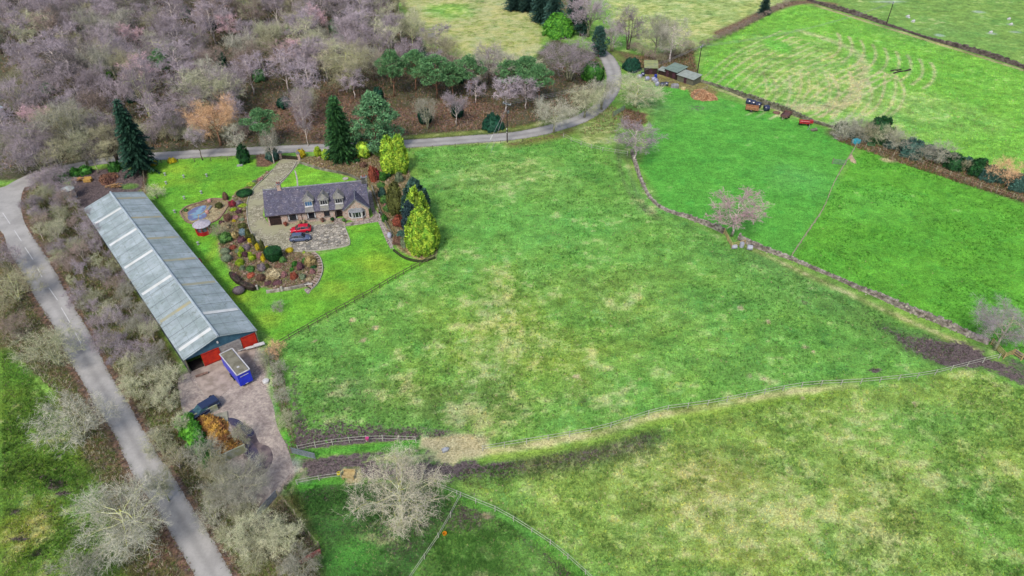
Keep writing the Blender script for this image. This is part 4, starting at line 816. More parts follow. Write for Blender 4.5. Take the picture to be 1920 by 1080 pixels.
evg('lime_shrub', 'egg', 590, 604, 277, 294, 'lime', 'bright lime upright shrub behind the garden by the lane', 30, .16, .25, 2500, 29, .4, 'shrub')
evg('golden_shrub', 'egg', 604, 621, 281, 301, 'gold', 'yellow-edged shrub left of the narrow dark conifer', 30, .16, .25, 2500, 30, .4, 'shrub')
evg('golden_shrub', 'ball', 671, 695, 268, 299, 'gold', 'round yellow-green holly under the blue-green pine', 40, .16, .3, 3500, 31, .3, 'shrub')
evg('dark_shrub', 'cone', 716, 730, 262, 300, 'dkgreen', 'dark upright shrub at the foot of the blue-green pine', 30, .16, .3, 2500, 32, .3, 'shrub')
evg('lime_shrub', 'dome', 206, 228, 303, 322, 'ivy', 'light green bush beside the lane left of the dark spruce', 30, .16, .3, 2500, 33, .3, 'shrub')
evg('golden_shrub', 'dome', 281, 295, 300, 311, 'yellow', 'left one of the yellow shrubs at the back of the lawn', 30, .16, .25, 1500, 34, .2, 'shrub')
evg('golden_shrub', 'dome', 316, 330, 297, 306, 'yellow', 'right one of the yellow shrubs at the back of the lawn', 30, .16, .25, 1500, 35, .2, 'shrub')
for x0, x1, yt, yb in ((130, 150, 318, 332), (150, 172, 314, 328), (104, 134, 324, 340)): evg('ivy_bush', 'dome', x0, x1, yt, yb, 'ivy', 'low green ivy at the back edge of the muddy yard, %s piece' % {130: 'middle', 150: 'right', 104: 'left'}[x0], 30, .2, .35, 2000, 36 + x0, .2, 'shrub')
# ivy hedge beside the trailers, built of tight leaves
for k, (x, y, s) in enumerate(((350, 797, 1.15), (359, 812, 1.2), (369, 829, 1.2), (380, 846, 1.1), (392, 864, 1.0))):
    b = G(x, y); bush('ivy_hedge_bush', 'dome', s * 1.15, s * 1.15, 1.9, 5000, .3, 'ivy' if k > 2 else 'laurel', b, ['first', 'second', 'third', 'fourth', 'last'][k] + ' bright green bush of the hedge beside the muck heap, counting from the dark pickup', 'shrub', 50 + k, False, lumps=30, lump=.2)
# --- hedgerow behind the east field
HR = [(1588, 238, 56, 5.0, 'grey'), (1612, 241, 54, 5.2, 'grey'), (1630, 246, 48, 4.8, 'olive'), (1652, 242, 44, 5.4, 'L'), (1668, 252, 56, 5.2, 'green'), (1692, 264, 56, 4.8, 'grey'), (1712, 278, 36, 3.8, 'L'), (1732, 284, 48, 4.0, 'grey'), (1766, 286, 56, 5.2, 'grey'), (1792, 303, 30, 3.2, 'L'), (1812, 309, 26, 3, 'olive'), (1836, 314, 30, 3.4, 'L'), (1856, 326, 26, 2.8, 'L'), (1890, 320, 66, 5.5, 'tan'), (1912, 344, 30, 3.2, 'L')]
for k, (x, y, wd, H, tw) in enumerate(HR):
    od = ['first', 'second', 'third', 'fourth', 'fifth', 'sixth', 'seventh', 'eighth', 'ninth', 'tenth', 'eleventh', 'twelfth', 'thirteenth', 'fourteenth', 'fifteenth'][k]
    if tw == 'L':
        b = base_of(x, y, H, .5); r = PX(wd, y) / 1.8; bush('evergreen_hedge_bush', 'dome', r, r, H, 6000, .6, 'dkgreen' if k % 2 else 'teal', b, od + ' bush from the left in the hedgerow, dark green and evergreen', 'shrub', 70 + k, True, lumps=30, lump=.22)
    else: bare('scrub' if k != 8 else 'multi', x, y, wd * 1.1, H, tw, 'grey', od + ' bush from the left in the hedgerow, leafless and ' + {'grey': 'silver grey', 'olive': 'olive', 'tan': 'buff', 'green': 'lichen green'}[tw], 'hedgerow_bush', i=k % 3)
for k in range(16):
    t = k / 15; x = 1578 + t * 345; y = 243 + t * 112 + (4 if t < .4 else 0) - 4 * math.sin(t * 3.1)
    r = PX(30, y) / 2; b = G(x, y); bush('evergreen_hedge_bush', 'dome', r, r * .8, 2.2, 4500, .5, 'teal' if k % 3 else 'dkgreen', b, 'low dark green bush filling the foot of the hedgerow', 'shrub', 88, False, 'low dark green bushes at the foot of the hedgerow', lumps=30, lump=.25)
# brown hedge strip far right of the lane
for k in range(15):
    t = k / 14; x = 1318 + t * 168; y = 84 - t * 84 + 16 * math.sin(t * 3.14) * .2
    bare('scrub', x, y - 3, 17, 2.2, 'brown', 'grey', 'low brown bramble of the hedge strip that runs up to the top edge', 'bramble_hedge_bush', 'brambles of the far hedge strip', i=k % 3)
for k, (x, y) in enumerate(((1205, 92), (1222, 102), (1240, 108), (1256, 98), (1275, 96), (1286, 84), (1300, 84), (1190, 86))):
    bare('scrub', x, y, 30, 3, 'brown' if k % 2 else 'olive', 'grey', ('brown' if k % 2 else 'olive') + ' bare thorn bush of the thicket above the sheds', 'thicket_bush', ('brown' if k % 2 else 'olive') + ' thorn bushes of the thicket above the sheds', i=k % 3)
# --- the wood
rw = random.Random(5); WG = [(p.x, p.y) for p in GP([(-40, -30), (-60, 60), (-60, 318), (60, 322), (130, 300), (220, 280), (330, 268), (470, 262), (600, 258), (760, 246), (900, 236), (985, 226), (1000, 160), (948, 150), (890, 138), (840, 122), (790, 84), (762, 40), (738, -5), (728, -40)])]
def wood_zone(px, py):
    if 480 < px < 940 and py > 150: return 'on the open bracken floor above the lane'
    if px > 700: return 'at the meadow edge of the wood'
    if py > 200: return 'along the lane side of the wood' if px > 120 else 'around the road junction at the left edge'
    return ('in the left part' if px < 260 else 'in the middle part' if px < 520 else 'in the right part') + ' of the dense wood'
WD = {'purple': 'purple-twigged bare birch', 'mauve': 'mauve-grey bare tree', 'pink': 'pink-tinted bare birch', 'green': 'lichen-green bare tree', 'olive': 'olive mossy bare tree', 'grey': 'pale grey bare tree', 'brown': 'brown bare tree', 'dark': 'dark bare tree'}
nw = 0
for k, (x, y) in enumerate(scatter([(p.x, p.y) for p in GP([(60, 60), (60, 240), (460, 240), (700, 200), (980, 200), (940, 150), (740, 80), (640, 20), (200, 20)])], 14, 26, rw)):
    r = rw.uniform(1.1, 2.2); bush('wood_holly', 'ball', 1.8, 1.8, 3.0, 2600, .5, 'holly' if k % 3 else 'pine', (x, y, 0), 'dark evergreen bush half hidden among the bare trees of the wood' if k % 3 else 'mid green evergreen bush half hidden among the bare trees of the wood', 'shrub', 97, True, ('dark' if k % 3 else 'mid green') + ' evergreen bushes in the wood', lumps=26, lump=.28).scale = (r / 1.8,) * 2 + (rw.uniform(.8, 1.6),)
for x, y in scatter(WG, 5.4, 340, rw, 90):
    px, py = PROJ((x, y, 0)); open_ = 490 < px < 930 and 176 < py < 262
    if open_ and rw.random() < .62: continue
    if px < 36 and 110 < py < 268: continue
    if nw > 294: break
    nw += 1; z = wood_zone(px, py)
    tw = rw.choices(['purple', 'mauve', 'pink', 'green', 'olive', 'grey', 'brown', 'dark'], [28, 34, 6, 10, 7, 8, 12, 10])[0]
    if tw in ('purple', 'pink') or rw.random() < .4: ms, bk, wd = birch(rw.randrange(3)), 'birch', 1.25
    elif rw.random() < .5: ms, bk, wd = oak(rw.randrange(3)), rw.choice(['grey', 'moss', 'dark']), .72
    else: ms, bk, wd = spray_tree(rw.randrange(3)), rw.choice(['grey', 'dark', 'moss']), .8
    H = rw.uniform(9, 14.5) * (.7 if open_ else 1); s = H / 10; sx = s * wd * rw.uniform(1.0, 1.35)
    sz = 'tall' if H > 12.2 else 'low' if H < 10.2 or open_ else 'broad' if sx > s * 1.05 else 'slender'
    ds = sz + ' ' + WD[tw] + ' with ' + {'birch': 'pale', 'grey': 'grey', 'moss': 'mossy', 'dark': 'dark'}[bk] + ' trunk ' + z
    plant_tree('wood_tree', ms, BARK[bk], TW[tw], (x, y, 0), ds, 'tree', 'trees like the ' + ds, (sx, sx, s))
# ================================================================== BUILDINGS
def cpl(name, c, rough=.6, metallic=0, **k): return M(name, c, tuple(x * .8 for x in c), 4, rough, metallic=metallic, **k)
GLASS = M('dark_glass', C(44, 52, 62), C(30, 36, 44), 1, .12, spec=.6)
PALEGL = M('window_curtain', C(226, 226, 226), C(190, 190, 190), 3, .7)
DKWOOD = M('dark_stained_timber', C(66, 46, 42), C(44, 32, 30), 3, .7)
WHITEP = M('white_paint', C(232, 232, 230), C(205, 205, 204), 3, .5)
RUB = M('tyre_rubber', C(46, 46, 50), C(32, 32, 34), 4, .85)
ALU = M('bright_metal', C(190, 194, 200), C(140, 144, 150), 3, .35, metallic=.7)
def stone_mat():
    t = NT('pink_house_stone'); p = t.obj(); vc = t.n('ShaderNodeTexVoronoi'); t.l(p, vc.inputs['Vector']); vc.inputs['Scale'].default_value = 2.6
    ve = t.n('ShaderNodeTexVoronoi', feature='DISTANCE_TO_EDGE'); t.l(p, ve.inputs['Vector']); ve.inputs['Scale'].default_value = 2.6
    sp = t.n('ShaderNodeSeparateColor'); t.l(vc.outputs['Color'], sp.inputs[0])
    c = t.mix(sp.outputs[0], C(206, 176, 160), C(170, 138, 124)); c = t.mix(t.mr(sp.outputs[1], .6, .9), c, C(186, 176, 166)); c = t.mix(t.mr(ve.outputs[0], .02, .08), C(222, 206, 190), c)
    t.bump(ve.outputs[0], .4, .05); return t.out(c, .9)
def slate_mat(name, ca, cb, cm):
    t = NT(name); p = t.obj(); br = t.n('ShaderNodeTexBrick'); t.l(p, br.inputs['Vector']); br.inputs['Scale'].default_value = 2.2; br.inputs['Mortar Size'].default_value = .012
    br.inputs['Color1'].default_value = (*ca, 1); br.inputs['Color2'].default_value = (*cb, 1); br.inputs['Mortar'].default_value = (*[x * .5 for x in cb], 1); br.inputs['Row Height'].default_value = .4
    c = t.mix(t.mr(t.noise(p, 1.2, 6, .75, .6), .46, .64), br.outputs['Color'], cm); c = t.mix(t.mr(t.noise(p, 3.2, 4, .7), .58, .66), c, C(158, 158, 172)); c = t.mix(t.mr(t.noise(p, 2.2, 4, .7, 1.), .6, .7), c, C(64, 60, 84)); c = t.scale(c, t.mr(t.noise(p, .5, 4), .3, .7, .85, 1.15, 'LINEAR'))
    t.bump(t.math('ADD', br.outputs['Fac'], t.noise(p, 8, 3)), .4, .03); return t.out(c, .6)
STONE = stone_mat(); SLATE = slate_mat('blue_slate', C(92, 90, 116), C(66, 68, 88), C(104, 98, 112)); STILE = slate_mat('grey_stone_tile', C(140, 138, 136), C(116, 116, 114), C(150, 150, 130))
LEAD = M('lead_sheet', C(150, 154, 158), C(120, 124, 128), 2, .5)
A_ = G(505, 424); B_ = G(691, 405); ev = (B_ - A_).normalized(); HZ = math.atan2(ev.y, ev.x); HL = 19.9; HD = 8.0; EH = 2.55; RH = 6.0
house = empty('stone_house', A_, HZ, 'long pink stone house with blue slate roof, three dormers and a gabled bay', 'house')
def hp(mb, name, m, par=None, **k): return mb.build(name, m, par or house, **k)
fr = lambda f: f * HL
# walls with real openings along the front: piers, lintels and sills
wb = MB(); T_ = .35
ops = [(.015, .13, 0, 2.1), (.195, .295, .8, 2.2), (.385, .475, .8, 2.2), (.555, .612, 1.0, 2.15), (.662, .742, 0, 2.15)]
x0 = 0
for a, b, z0, z1 in ops:
    wb.box(((x0 + fr(a)) / 2, T_ / 2, EH / 2), (fr(a) - x0, T_, EH)); wb.box(((fr(a) + fr(b)) / 2, T_ / 2, (z1 + EH) / 2), (fr(b) - fr(a) - .004, T_ - .004, EH - z1))
    if z0: wb.box(((fr(a) + fr(b)) / 2, T_ / 2, z0 / 2), (fr(b) - fr(a) - .004, T_ - .004, z0))
    x0 = fr(b)
wb.box(((x0 + fr(.765)) / 2, T_ / 2, EH / 2), (fr(.765) - x0, T_, EH))
wb.box((HL / 2, HD - T_ / 2, EH / 2), (HL, T_, EH)); 
for x in (T_ / 2, HL - T_ / 2):
    wb.add([(x - T_ / 2, T_, 0), (x + T_ / 2, T_, 0), (x + T_ / 2, T_, EH), (x - T_ / 2, T_, EH), (x - T_ / 2, HD - T_, 0), (x + T_ / 2, HD - T_, 0), (x + T_ / 2, HD - T_, EH), (x - T_ / 2, HD - T_, EH), (x - T_ / 2, HD / 2, RH - .15), (x + T_ / 2, HD / 2, RH - .15)],
           [(0, 1, 2, 3), (5, 4, 7, 6), (0, 4, 5, 1), (3, 2, 9, 8), (8, 9, 6, 7), (0, 3, 8, 7, 4), (1, 5, 6, 9, 2)])
# gabled wing on the right, proud of the front
gx0, gx1, gy_, gz = fr(.765), HL + .05, -.75, 4.7; gm = (gx0 + gx1) / 2
wb.add([(gx0, gy_, 0), (gx1, gy_, 0), (gx1, gy_, EH), (gm, gy_, gz), (gx0, gy_, EH), (gx0, .3, 0), (gx1, .3, 0), (gx1, .3, EH), (gm, .3, gz), (gx0, .3, EH)], [(0, 1, 2, 3, 4), (9, 8, 7, 6, 5), (0, 5, 6, 1), (1, 6, 7, 2), (2, 7, 8, 3), (3, 8, 9, 4), (4, 9, 5, 0)])
hp(wb, 'wall', STONE)
# main roof, two slopes with thickness
sl = (RH - EH) / (HD / 2); oh = .35; rf = MB(); th = .16
def slope_pt(y): return EH + .08 + (y if y <= HD / 2 else HD - y) * sl
P = lambda x, y: (x, y, slope_pt(y))
rf.solid([P(-oh, -oh), P(HL + oh, -oh), P(HL + oh, HD / 2), P(-oh, HD / 2)], th); rf.solid([P(-oh, HD / 2), P(HL + oh, HD / 2), P(HL + oh, HD + oh), P(-oh, HD + oh)], th)
roof = hp(rf, 'roof', SLATE)
mb = MB(); mb.tube([(-oh, HD / 2, RH + .1), (HL + oh, HD / 2, RH + .1)], .15, 6); hp(mb, 'ridge_tiles', LEAD, roof)
# wing roof
wr = MB(); yb = (gz - EH) / sl + .25
for s in (-1, 1):
    xe = gm + s * ((gx1 - gx0) / 2 + .3); ze = EH + .1 - .3 * (gz - EH) / ((gx1 - gx0) / 2)
    pts = [(xe, gy_ - .25, ze), (gm, gy_ - .25, gz + .1), (gm, yb + .1, gz + .12), (xe, -.05, ze + .02)]
    wr.solid(pts if s > 0 else pts[::-1], .14)
hp(wr, 'wing_roof', SLATE)
mb = MB(); mb.tube([(gm, gy_ - .28, gz + .14), (gm, yb, gz + .16)], .1, 6)
for s in (-1, 1): mb.bar((gm + s * .05, gy_ - .27, gz), (gm + s * ((gx1 - gx0) / 2 + .3), gy_ - .27, EH - .22), .06, .2)
hp(mb, 'ridge_and_barge_board', LEAD)
# bay window
bay = MB(); bw = 3.3; bx0, bx1 = gm - bw / 2, gm + bw / 2; o1 = [(bx0, gy_), (bx0 + .6, gy_ - .7), (bx1 - .6, gy_ - .7), (bx1, gy_)]
bay.poly(o1, 0, .75); hp(bay, 'bay_wall', STONE)
g = MB(); o2 = [(bx0 + .06, gy_ - .003), (bx0 + .63, gy_ - .64), (bx1 - .63, gy_ - .64), (bx1 - .06, gy_ - .003)]; g.poly(o2, .753, 2.05); bwin = hp(g, 'bay_window', GLASS)
f = MB()
for i, (px_, py_) in enumerate(o1): f.box((px_, py_, 1.4), (.12, .12, 1.32))
for t_ in (.33, .67): f.box((bx0 + .6 + (bw - 1.2) * t_, gy_ - .66, 1.4), (.08, .08, 1.28))
f.poly([(bx0 - .1, gy_), (bx0 + .55, gy_ - .8), (bx1 - .55, gy_ - .8), (bx1 + .1, gy_)], .70, .80); hp(f, 'frame', WHITEP, bwin)
f = MB()
for xc in (bx0 + .75, bx1 - .75): f.box((xc, gy_ - .652, 1.42), (.3, .03, 1.15))
hp(f, 'curtain', PALEGL, bwin)
br = MB(); br.add([(bx0 - .15, gy_, 2.06), (bx0 + .5, gy_ - .9, 2.06), (bx1 - .5, gy_ - .9, 2.06), (bx1 + .15, gy_, 2.06), (bx0 + .5, gy_, 2.6), (bx1 - .5, gy_, 2.6)], [(0, 1, 4), (1, 2, 5, 4), (2, 3, 5), (0, 3, 2, 1), (0, 4, 5, 3)]); hp(br, 'bay_roof', LEAD)
# openings
def window(x, w_, z0, h_, y=.12, par=None, nm='window', curtains=True, glass=None):
    g = MB(); g.box((x, y, z0 + h_ / 2), (w_, .06, h_)); wo = hp(g, nm, glass or GLASS, par)
    f = MB()
    for s in (-1, 1): f.box((x + s * (w_ / 2 - .03), y - .05, z0 + h_ / 2), (.07, .06, h_))
    f.box((x, y - .05, z0 + .035), (w_ - .14, .06, .07)); f.box((x, y - .05, z0 + h_ - .035), (w_ - .14, .06, .07))
    if w_ > 1.2: f.box((x - w_ / 6, y - .047, z0 + h_ / 2), (.05, .05, h_ - .14)); f.box((x + w_ / 6, y - .047, z0 + h_ / 2), (.05, .05, h_ - .14))
    hp(f, 'frame', DKWOOD if nm == 'window' else WHITEP, wo)
    s = MB(); s.box((x, y - .16, z0 - .05), (w_ + .2, .3, .1)); hp(s, 'sill', STILE if nm == 'window' else WHITEP, wo)
    if curtains:
        c = MB()
        for s_ in (-1, 1): c.box((x + s_ * (w_ / 2 - .2), y - .036, z0 + h_ / 2), (.22, .02, h_ - .16))
        hp(c, 'curtain', PALEGL, wo)
    return wo
for a, b, z0, z1 in ops[1:4]: window(fr((a + b) / 2), fr(b - a) - .01, z0, z1 - z0, curtains=b - a > .06)
g = MB(); a, b, z0, z1 = ops[0]; g.box((fr((a + b) / 2), .16, 1.05), (fr(b - a) - .01, .06, 2.1))
for k in range(5): g.box((fr((a + b) / 2), .118, .22 + k * .42), (fr(b - a) - .12, .03, .34))
hp(g, 'garage_door', DKWOOD)
a, b, z0, z1 = ops[4]; g = MB(); g.box((fr((a + b) / 2), .9, 1.07), (1.05, .06, 2.1)); dr = hp(g, 'front_door', DKWOOD)
g = MB(); g.box((fr((a + b) / 2) + .36, .85, 1.0), (.06, .05, .2)); hp(g, 'handle', ALU, dr)
g = MB(); g.box((fr((a + b) / 2), 1.05, 1.1), (fr(b - a) - .02, .2, 2.18)); hp(g, 'porch_wall', STONE)
g = MB(); xa, xb = fr(a), fr(b); n_ = 8      # arch head: stone spandrels filling the corners
for s in (0, 1):
    pts = [(xa if s == 0 else xb, 2.16)] + [((xa + xb) / 2 + (-1 if s == 0 else 1) * (xb - xa) / 2 * math.cos(q * math.pi / 2 / n_), 1.55 + .6 * math.sin(q * math.pi / 2 / n_)) for q in range(n_ + 1)]
    k = len(pts); g.add([(p[0], -.01, p[1]) for p in pts] + [(p[0], .34, p[1]) for p in pts], [tuple(range(k)), tuple(range(2 * k - 1, k - 1, -1))] + [(i, i + k, (i + 1) % k + k, (i + 1) % k) for i in range(k)])
hp(g, 'porch_arch', STONE)
# dormers
for f_, tint_ in ((.425, 'b'), (.575, ''), (.725, '')):
    xc = fr(f_) - .1; dw = 1.8; y0 = .75; zb = slope_pt(y0) - .1; zt = 4.45; yb = (zt - EH) / sl + .2
    d = MB(); d.add([(xc - dw / 2, y0, zb), (xc + dw / 2, y0, zb), (xc + dw / 2, y0, zt), (xc - dw / 2, y0, zt), (xc - dw / 2, yb, zt), (xc + dw / 2, yb, zt)], [(0, 1, 2, 3), (3, 2, 5, 4), (0, 3, 4), (1, 5, 2), (0, 4, 5, 1)]); do = hp(d, 'dormer', STILE)
    d = MB(); e_ = .22; zr = 5.45; d.add([(xc - dw / 2 - e_, y0 - e_, zt), (xc + dw / 2 + e_, y0 - e_, zt), (xc + dw / 2 + e_, yb + .5, zt + .05), (xc - dw / 2 - e_, yb + .5, zt + .05), (xc, y0 + .55, zr), (xc, (zr - EH) / sl + .1, zr)], [(0, 1, 4), (1, 2, 5, 4), (2, 3, 5), (3, 0, 4, 5), (0, 3, 2, 1)]); hp(d, 'dormer_roof', STILE, do)
    d = MB(); d.lathe([(.09, 0), (.09, .25), (.05, .4)], 8, (xc, y0 + .55, zr - .05)); hp(d, 'finial', LEAD, do)
    window(xc, 1.42, zt - 1.12, 1.04, y0 - .05, do, 'dormer_window', False, M('blue_blind', C(70, 130, 176), C(56, 100, 150), 2, .4) if tint_ else GLASS)
    ap = MB(); q = .06; yy0, yy1 = -oh - .02, y0 - .02
    ap.add([(xc - .85, yy0, slope_pt(yy0) + .02), (xc + .85, yy0, slope_pt(yy0) + .02), (xc + .85, yy1, slope_pt(yy1) + .06), (xc - .85, yy1, slope_pt(yy1) + .06), (xc - .85, yy0, slope_pt(yy0) + q + .02), (xc + .85, yy0, slope_pt(yy0) + q + .02), (xc + .85, yy1, slope_pt(yy1) + q + .05), (xc - .85, yy1, slope_pt(yy1) + q + .05)], [(0, 3, 2, 1), (4, 5, 6, 7), (0, 1, 5, 4), (1, 2, 6, 5), (2, 3, 7, 6), (3, 0, 4, 7)]); hp(ap, 'tiled_apron', STILE)
for xc, yc, h_, w_, m_ in ((2.9, HD / 2, 1.0, .75, STONE), (HL - .1, HD / 2 - .2, .9, 1.2, STILE)):
    c = MB(); c.box((xc, yc, RH - .4 + h_ / 2 + .2), (w_, .7, h_ + .6)); co = hp(c, 'chimney', m_, None, bevel=.02)
    c = MB(); c.box((xc, yc, RH + h_ + .14), (w_ + .14, .84, .12)); hp(c, 'cap', LEAD, co)
    c = MB()
    for s in (-.2, .2): c.lathe([(.13, 0), (.11, .35), (.13, .4)], 10, (xc + s, yc, RH + h_ + .2))
    hp(c, 'chimney_pot', M('terracotta', C(176, 100, 84), C(150, 90, 74), 4), co)
c = MB(); c.lathe([(.1, 0), (.1, .6), (.16, .62), (.16, .75)], 8, (fr(.62), 2.1, slope_pt(2.1))); hp(c, 'flue', LEAD)
c = MB(); c.bar((fr(.333), -.06, 0), (fr(.333), -.06, EH), .09); c.tube([(-oh, -oh - .08, EH - .1), (fr(.75), -oh - .08, EH - .1)], .07, 6); hp(c, 'gutter_and_downpipe', DKWOOD)
for y_, nm in ((.02, 0),):   # planter boxes and tubs by the wall
    pass
def on_front(f_, out, z=0): v = A_ + ev * fr(f_) + Vector((ev.y, -ev.x, 0)) * out; return Vector((v.x, v.y, z))
TERR = MC['terracotta']
for k, (f_, o_, lb, col) in enumerate([(.63, .7, 'left planted tub beside the front step', 'dkgreen'), (.745, 1.5, 'right planted tub beside the front step', 'green'), (.53, .5, 'flower tub under the small square window', 'brown'), (.165, .6, 'small rusty-leaved tub right of the garage door', 'rust'), (.345, .5, 'pale planted pot behind the red car', 'cream'), (.30, .55, 'pale planted pot behind the bonnet of the red car', 'cream')]):
    e = empty('plant_pot', on_front(f_, o_), 0, lb, 'plant pot', 'tubs along the house front'); p = MB(); p.lathe([(.2, 0), (.28, .4), (.3, .42)], 12); p.build('pot', TERR, e)
    me = variant(proto('potleaf', lambda: leafy(3, 'dome', .38, .38, .5, 500, .2, lumps=12, lump=.25)), LEAF[col]); q = link('foliage', me, e); q.location = (0, 0, .36)
s = MB(); c0 = on_front(.70, 1.15); s.box((c0.x, c0.y, .08), (2.2, 1.5, .16), HZ); s.box((on_front(.70, .5).x, on_front(.70, .5).y, .2), (1.6, .7, .24), HZ); tag(s.build('front_step', PAV, None, .02), 'broad paved step in front of the arched porch', 'step')
# ---------------------------------------------------------------- barn
t = NT('corrugated_roof_sheet'); p = t.obj(); wv = t.n('ShaderNodeTexWave', wave_type='BANDS', bands_direction='Y'); t.l(p, wv.inputs['Vector']); wv.inputs['Scale'].default_value = 1.6
n1 = t.noise(p, .35, 6, .65); c = t.mix(t.mr(n1, .35, .65), C(160, 176, 176), C(188, 202, 206)); c = t.mix(t.mr(t.noise(p, 1.2, 6, .75, .5), .54, .68), c, C(138, 152, 142)); c = t.scale(c, t.mr(wv.outputs['Fac'], 0, 1, .9, 1.05, 'LINEAR')); sx = t.n('ShaderNodeSeparateXYZ'); t.l(p, sx.inputs[0]); c = t.mix(t.mr(t.math('FRACT', t.math('MULTIPLY', sx.outputs[1], .32)), .955, .98), c, C(112, 124, 126)); c = t.mix(t.math('MULTIPLY', t.mr(t.math('FRACT', t.math('MULTIPLY', sx.outputs[0], .55)), .95, .98), .5), c, C(118, 130, 130)); c = t.mix(t.mr(t.noise(p, 2.6, 5, .8), .66, .74), c, C(168, 130, 100)); c = t.scale(c, t.mr(t.noise(p, 9, 3), .3, .7, .92, 1.07, 'LINEAR'))
mp = t.n('ShaderNodeMapping'); t.l(p, mp.inputs['Vector']); mp.inputs['Scale'].default_value = (.12, .9, 1); c = t.scale(c, t.mr(t.noise(mp.outputs[0], 1.0, 4, .7), .35, .65, .84, 1.1, 'LINEAR'))
t.bump(wv.outputs['Fac'], .6, .05); t.out(c, .55); CORR = t.m
BH, BR = 3.0, 4.75
def barn_mats():
    t = NT('blue_cladding'); p = t.obj(); wv = t.n('ShaderNodeTexWave', wave_type='BANDS', bands_direction='X'); t.l(p, wv.inputs['Vector']); wv.inputs['Scale'].default_value = 2.6
    c = t.mix(t.mr(t.noise(p, .9, 6, .7), .35, .65), C(58, 104, 130), C(86, 130, 150)); c = t.mix(t.mr(wv.outputs['Fac'], .0, .3), t.scale(c, .65), c); t.bump(wv.outputs['Fac'], .5, .05); t.out(c, .6); return t.m
BLUEC = barn_mats(); REDD = M('red_sheet_door', C(232, 62, 36), C(196, 46, 34), 1.2, .55, .2); GREYB = M('grey_blockwork', C(190, 184, 180), C(150, 144, 140), 1.4, .9, .3); DKSTEEL = M('dark_side_cladding', C(96, 104, 108), C(70, 76, 78), .8, .8)
ev4 = [Vector((q.x, q.y, 0)) for q in (G(160, 393, BH), G(345, 672, BH), G(478, 618, BH), G(265, 360, BH))]
bo = ev4[1]; bx = (ev4[2] - ev4[1]).normalized(); BZ = math.atan2(bx.y, bx.x); BW = 10.95; BL = 56.3
by = Vector((-bx.y, bx.x, 0)); shear = ((ev4[0] - bo).dot(bx)) / ((ev4[0] - bo).dot(by))
barn = empty('long_barn', bo, BZ, 'long barn with pale corrugated roof, blue gable and red doors', 'barn')
# the long axis is not quite square to the gable
def bp(x, y, z): return (x + y * shear, y, z)
def bsolid(mb, pts, th_): mb.solid([bp(*q) for q in pts], th_)
def proof_pt(x, y, dz=0): return (x, y, BH + .02 + (BR - BH) * (1 - abs(x - BW / 2) / (BW / 2)) + dz)
for s in (0, 1):
    r = MB(); xs = [(-.25, BW / 2)] if s == 0 else [(BW / 2, BW + .25)]; a, b = xs[0]; n_ = 18
    for k in range(n_):
        y0_, y1_ = -.35 + (BL + .7) * k / n_, -.35 + (BL + .7) * (k + 1) / n_ - .004
        bsolid(r, [proof_pt(a, y0_, .003 * (k % 2)), proof_pt(b, y0_, .003 * (k % 2)), proof_pt(b, y1_, .003 * (k % 2)), proof_pt(a, y1_, .003 * (k % 2))], .08)
    ro = r.build('roof_slope', CORR, barn)
    lights = [((225, 390), 0), ((254, 429), 0), ((285, 469), 0), ((321, 516), 0), ((352, 567), 1), ((396, 615), 0)] if s == 0 else [((220, 371), 1), ((252, 406), 1), ((278, 446), 1), ((309, 487), 1), ((337, 535), 1), ((380, 587), 0)]
    for (lx, ly), yel in lights:
        q = G(lx, ly, BR) - bo; yy = q.dot(by); l = MB(); bsolid(l, [proof_pt(a + (.3 if s == 0 else .1), yy - .36, .02), proof_pt(b - (.1 if s == 0 else .3), yy - .36, .02), proof_pt(b - (.1 if s == 0 else .3), yy + .36, .02), proof_pt(a + (.3 if s == 0 else .1), yy + .36, .02)], .03)
        l.build('roof_light', (M('yellowed_rooflight', C(186, 176, 134), C(168, 172, 152), .8, .5) if s == 0 or 1 else None) if yel else M('white_rooflight', C(236, 238, 236), C(220, 222, 216), .6, .5), ro)
r = MB(); r.tube([bp(BW / 2, -.36, BR + .08), bp(BW / 2, BL + .36, BR + .08)], .2, 6)
r.build('ridge_cap', M('pale_ridge', C(190, 204, 210), C(164, 176, 184), .5, .5), barn)
wsd = MB()
for x in (0, BW): a = [bp(x - .06, 0, 0), bp(x + .06, 0, 0), bp(x + .06, BL, 0), bp(x - .06, BL, 0)]; wsd.add(a + [(q[0], q[1], BH - .06) for q in a], [(3, 2, 1, 0), (4, 5, 6, 7), (0, 1, 5, 4), (1, 2, 6, 5), (2, 3, 7, 6), (3, 0, 4, 7)])
wsd.build('side_wall', DKSTEEL, barn)
gb = MB(); zb = 2.5
for y, dy in ((0.02, .08), (BL - .1, .08)):
    gb = MB(); z_ = zb if y < 1 else 0.0
    pts = [bp(.07, y, z_), bp(BW - .07, y, z_), bp(BW - .07, y, BH - .03), bp(BW / 2, y, BR - .1), bp(.07, y, BH - .03)]; k = 5
    gb.add(pts + [(q[0], q[1] + dy, q[2]) for q in pts], [tuple(range(k)), tuple(range(2 * k - 1, k - 1, -1))] + [(i, i + k, (i + 1) % k + k, (i + 1) % k) for i in range(k)])
    gb.build('gable', BLUEC, barn)
for a, b, nm, m_, y in ((.21, .46, 'door', REDD, -.05), (.46, .77, 'block_wall', GREYB, .05), (.775, .985, 'door', REDD, -.05)):
    d = MB(); d.box(((a + b) / 2 * BW, y, zb / 2 - .004), ((b - a) * BW - .02, .08, zb - .008)); dd = d.build(nm, m_, barn)
    if nm == 'door':
        f = MB(); f.bar((a * BW + .1, y - .06, zb - .12), (b * BW - .1, y - .06, zb - .12), .06); f.bar((a * BW + .1, y - .06, .15), (b * BW - .1, y - .06, .15), .06); f.build('rail', M('dark_red_rail', C(150, 40, 32), C(120, 34, 30)), dd)
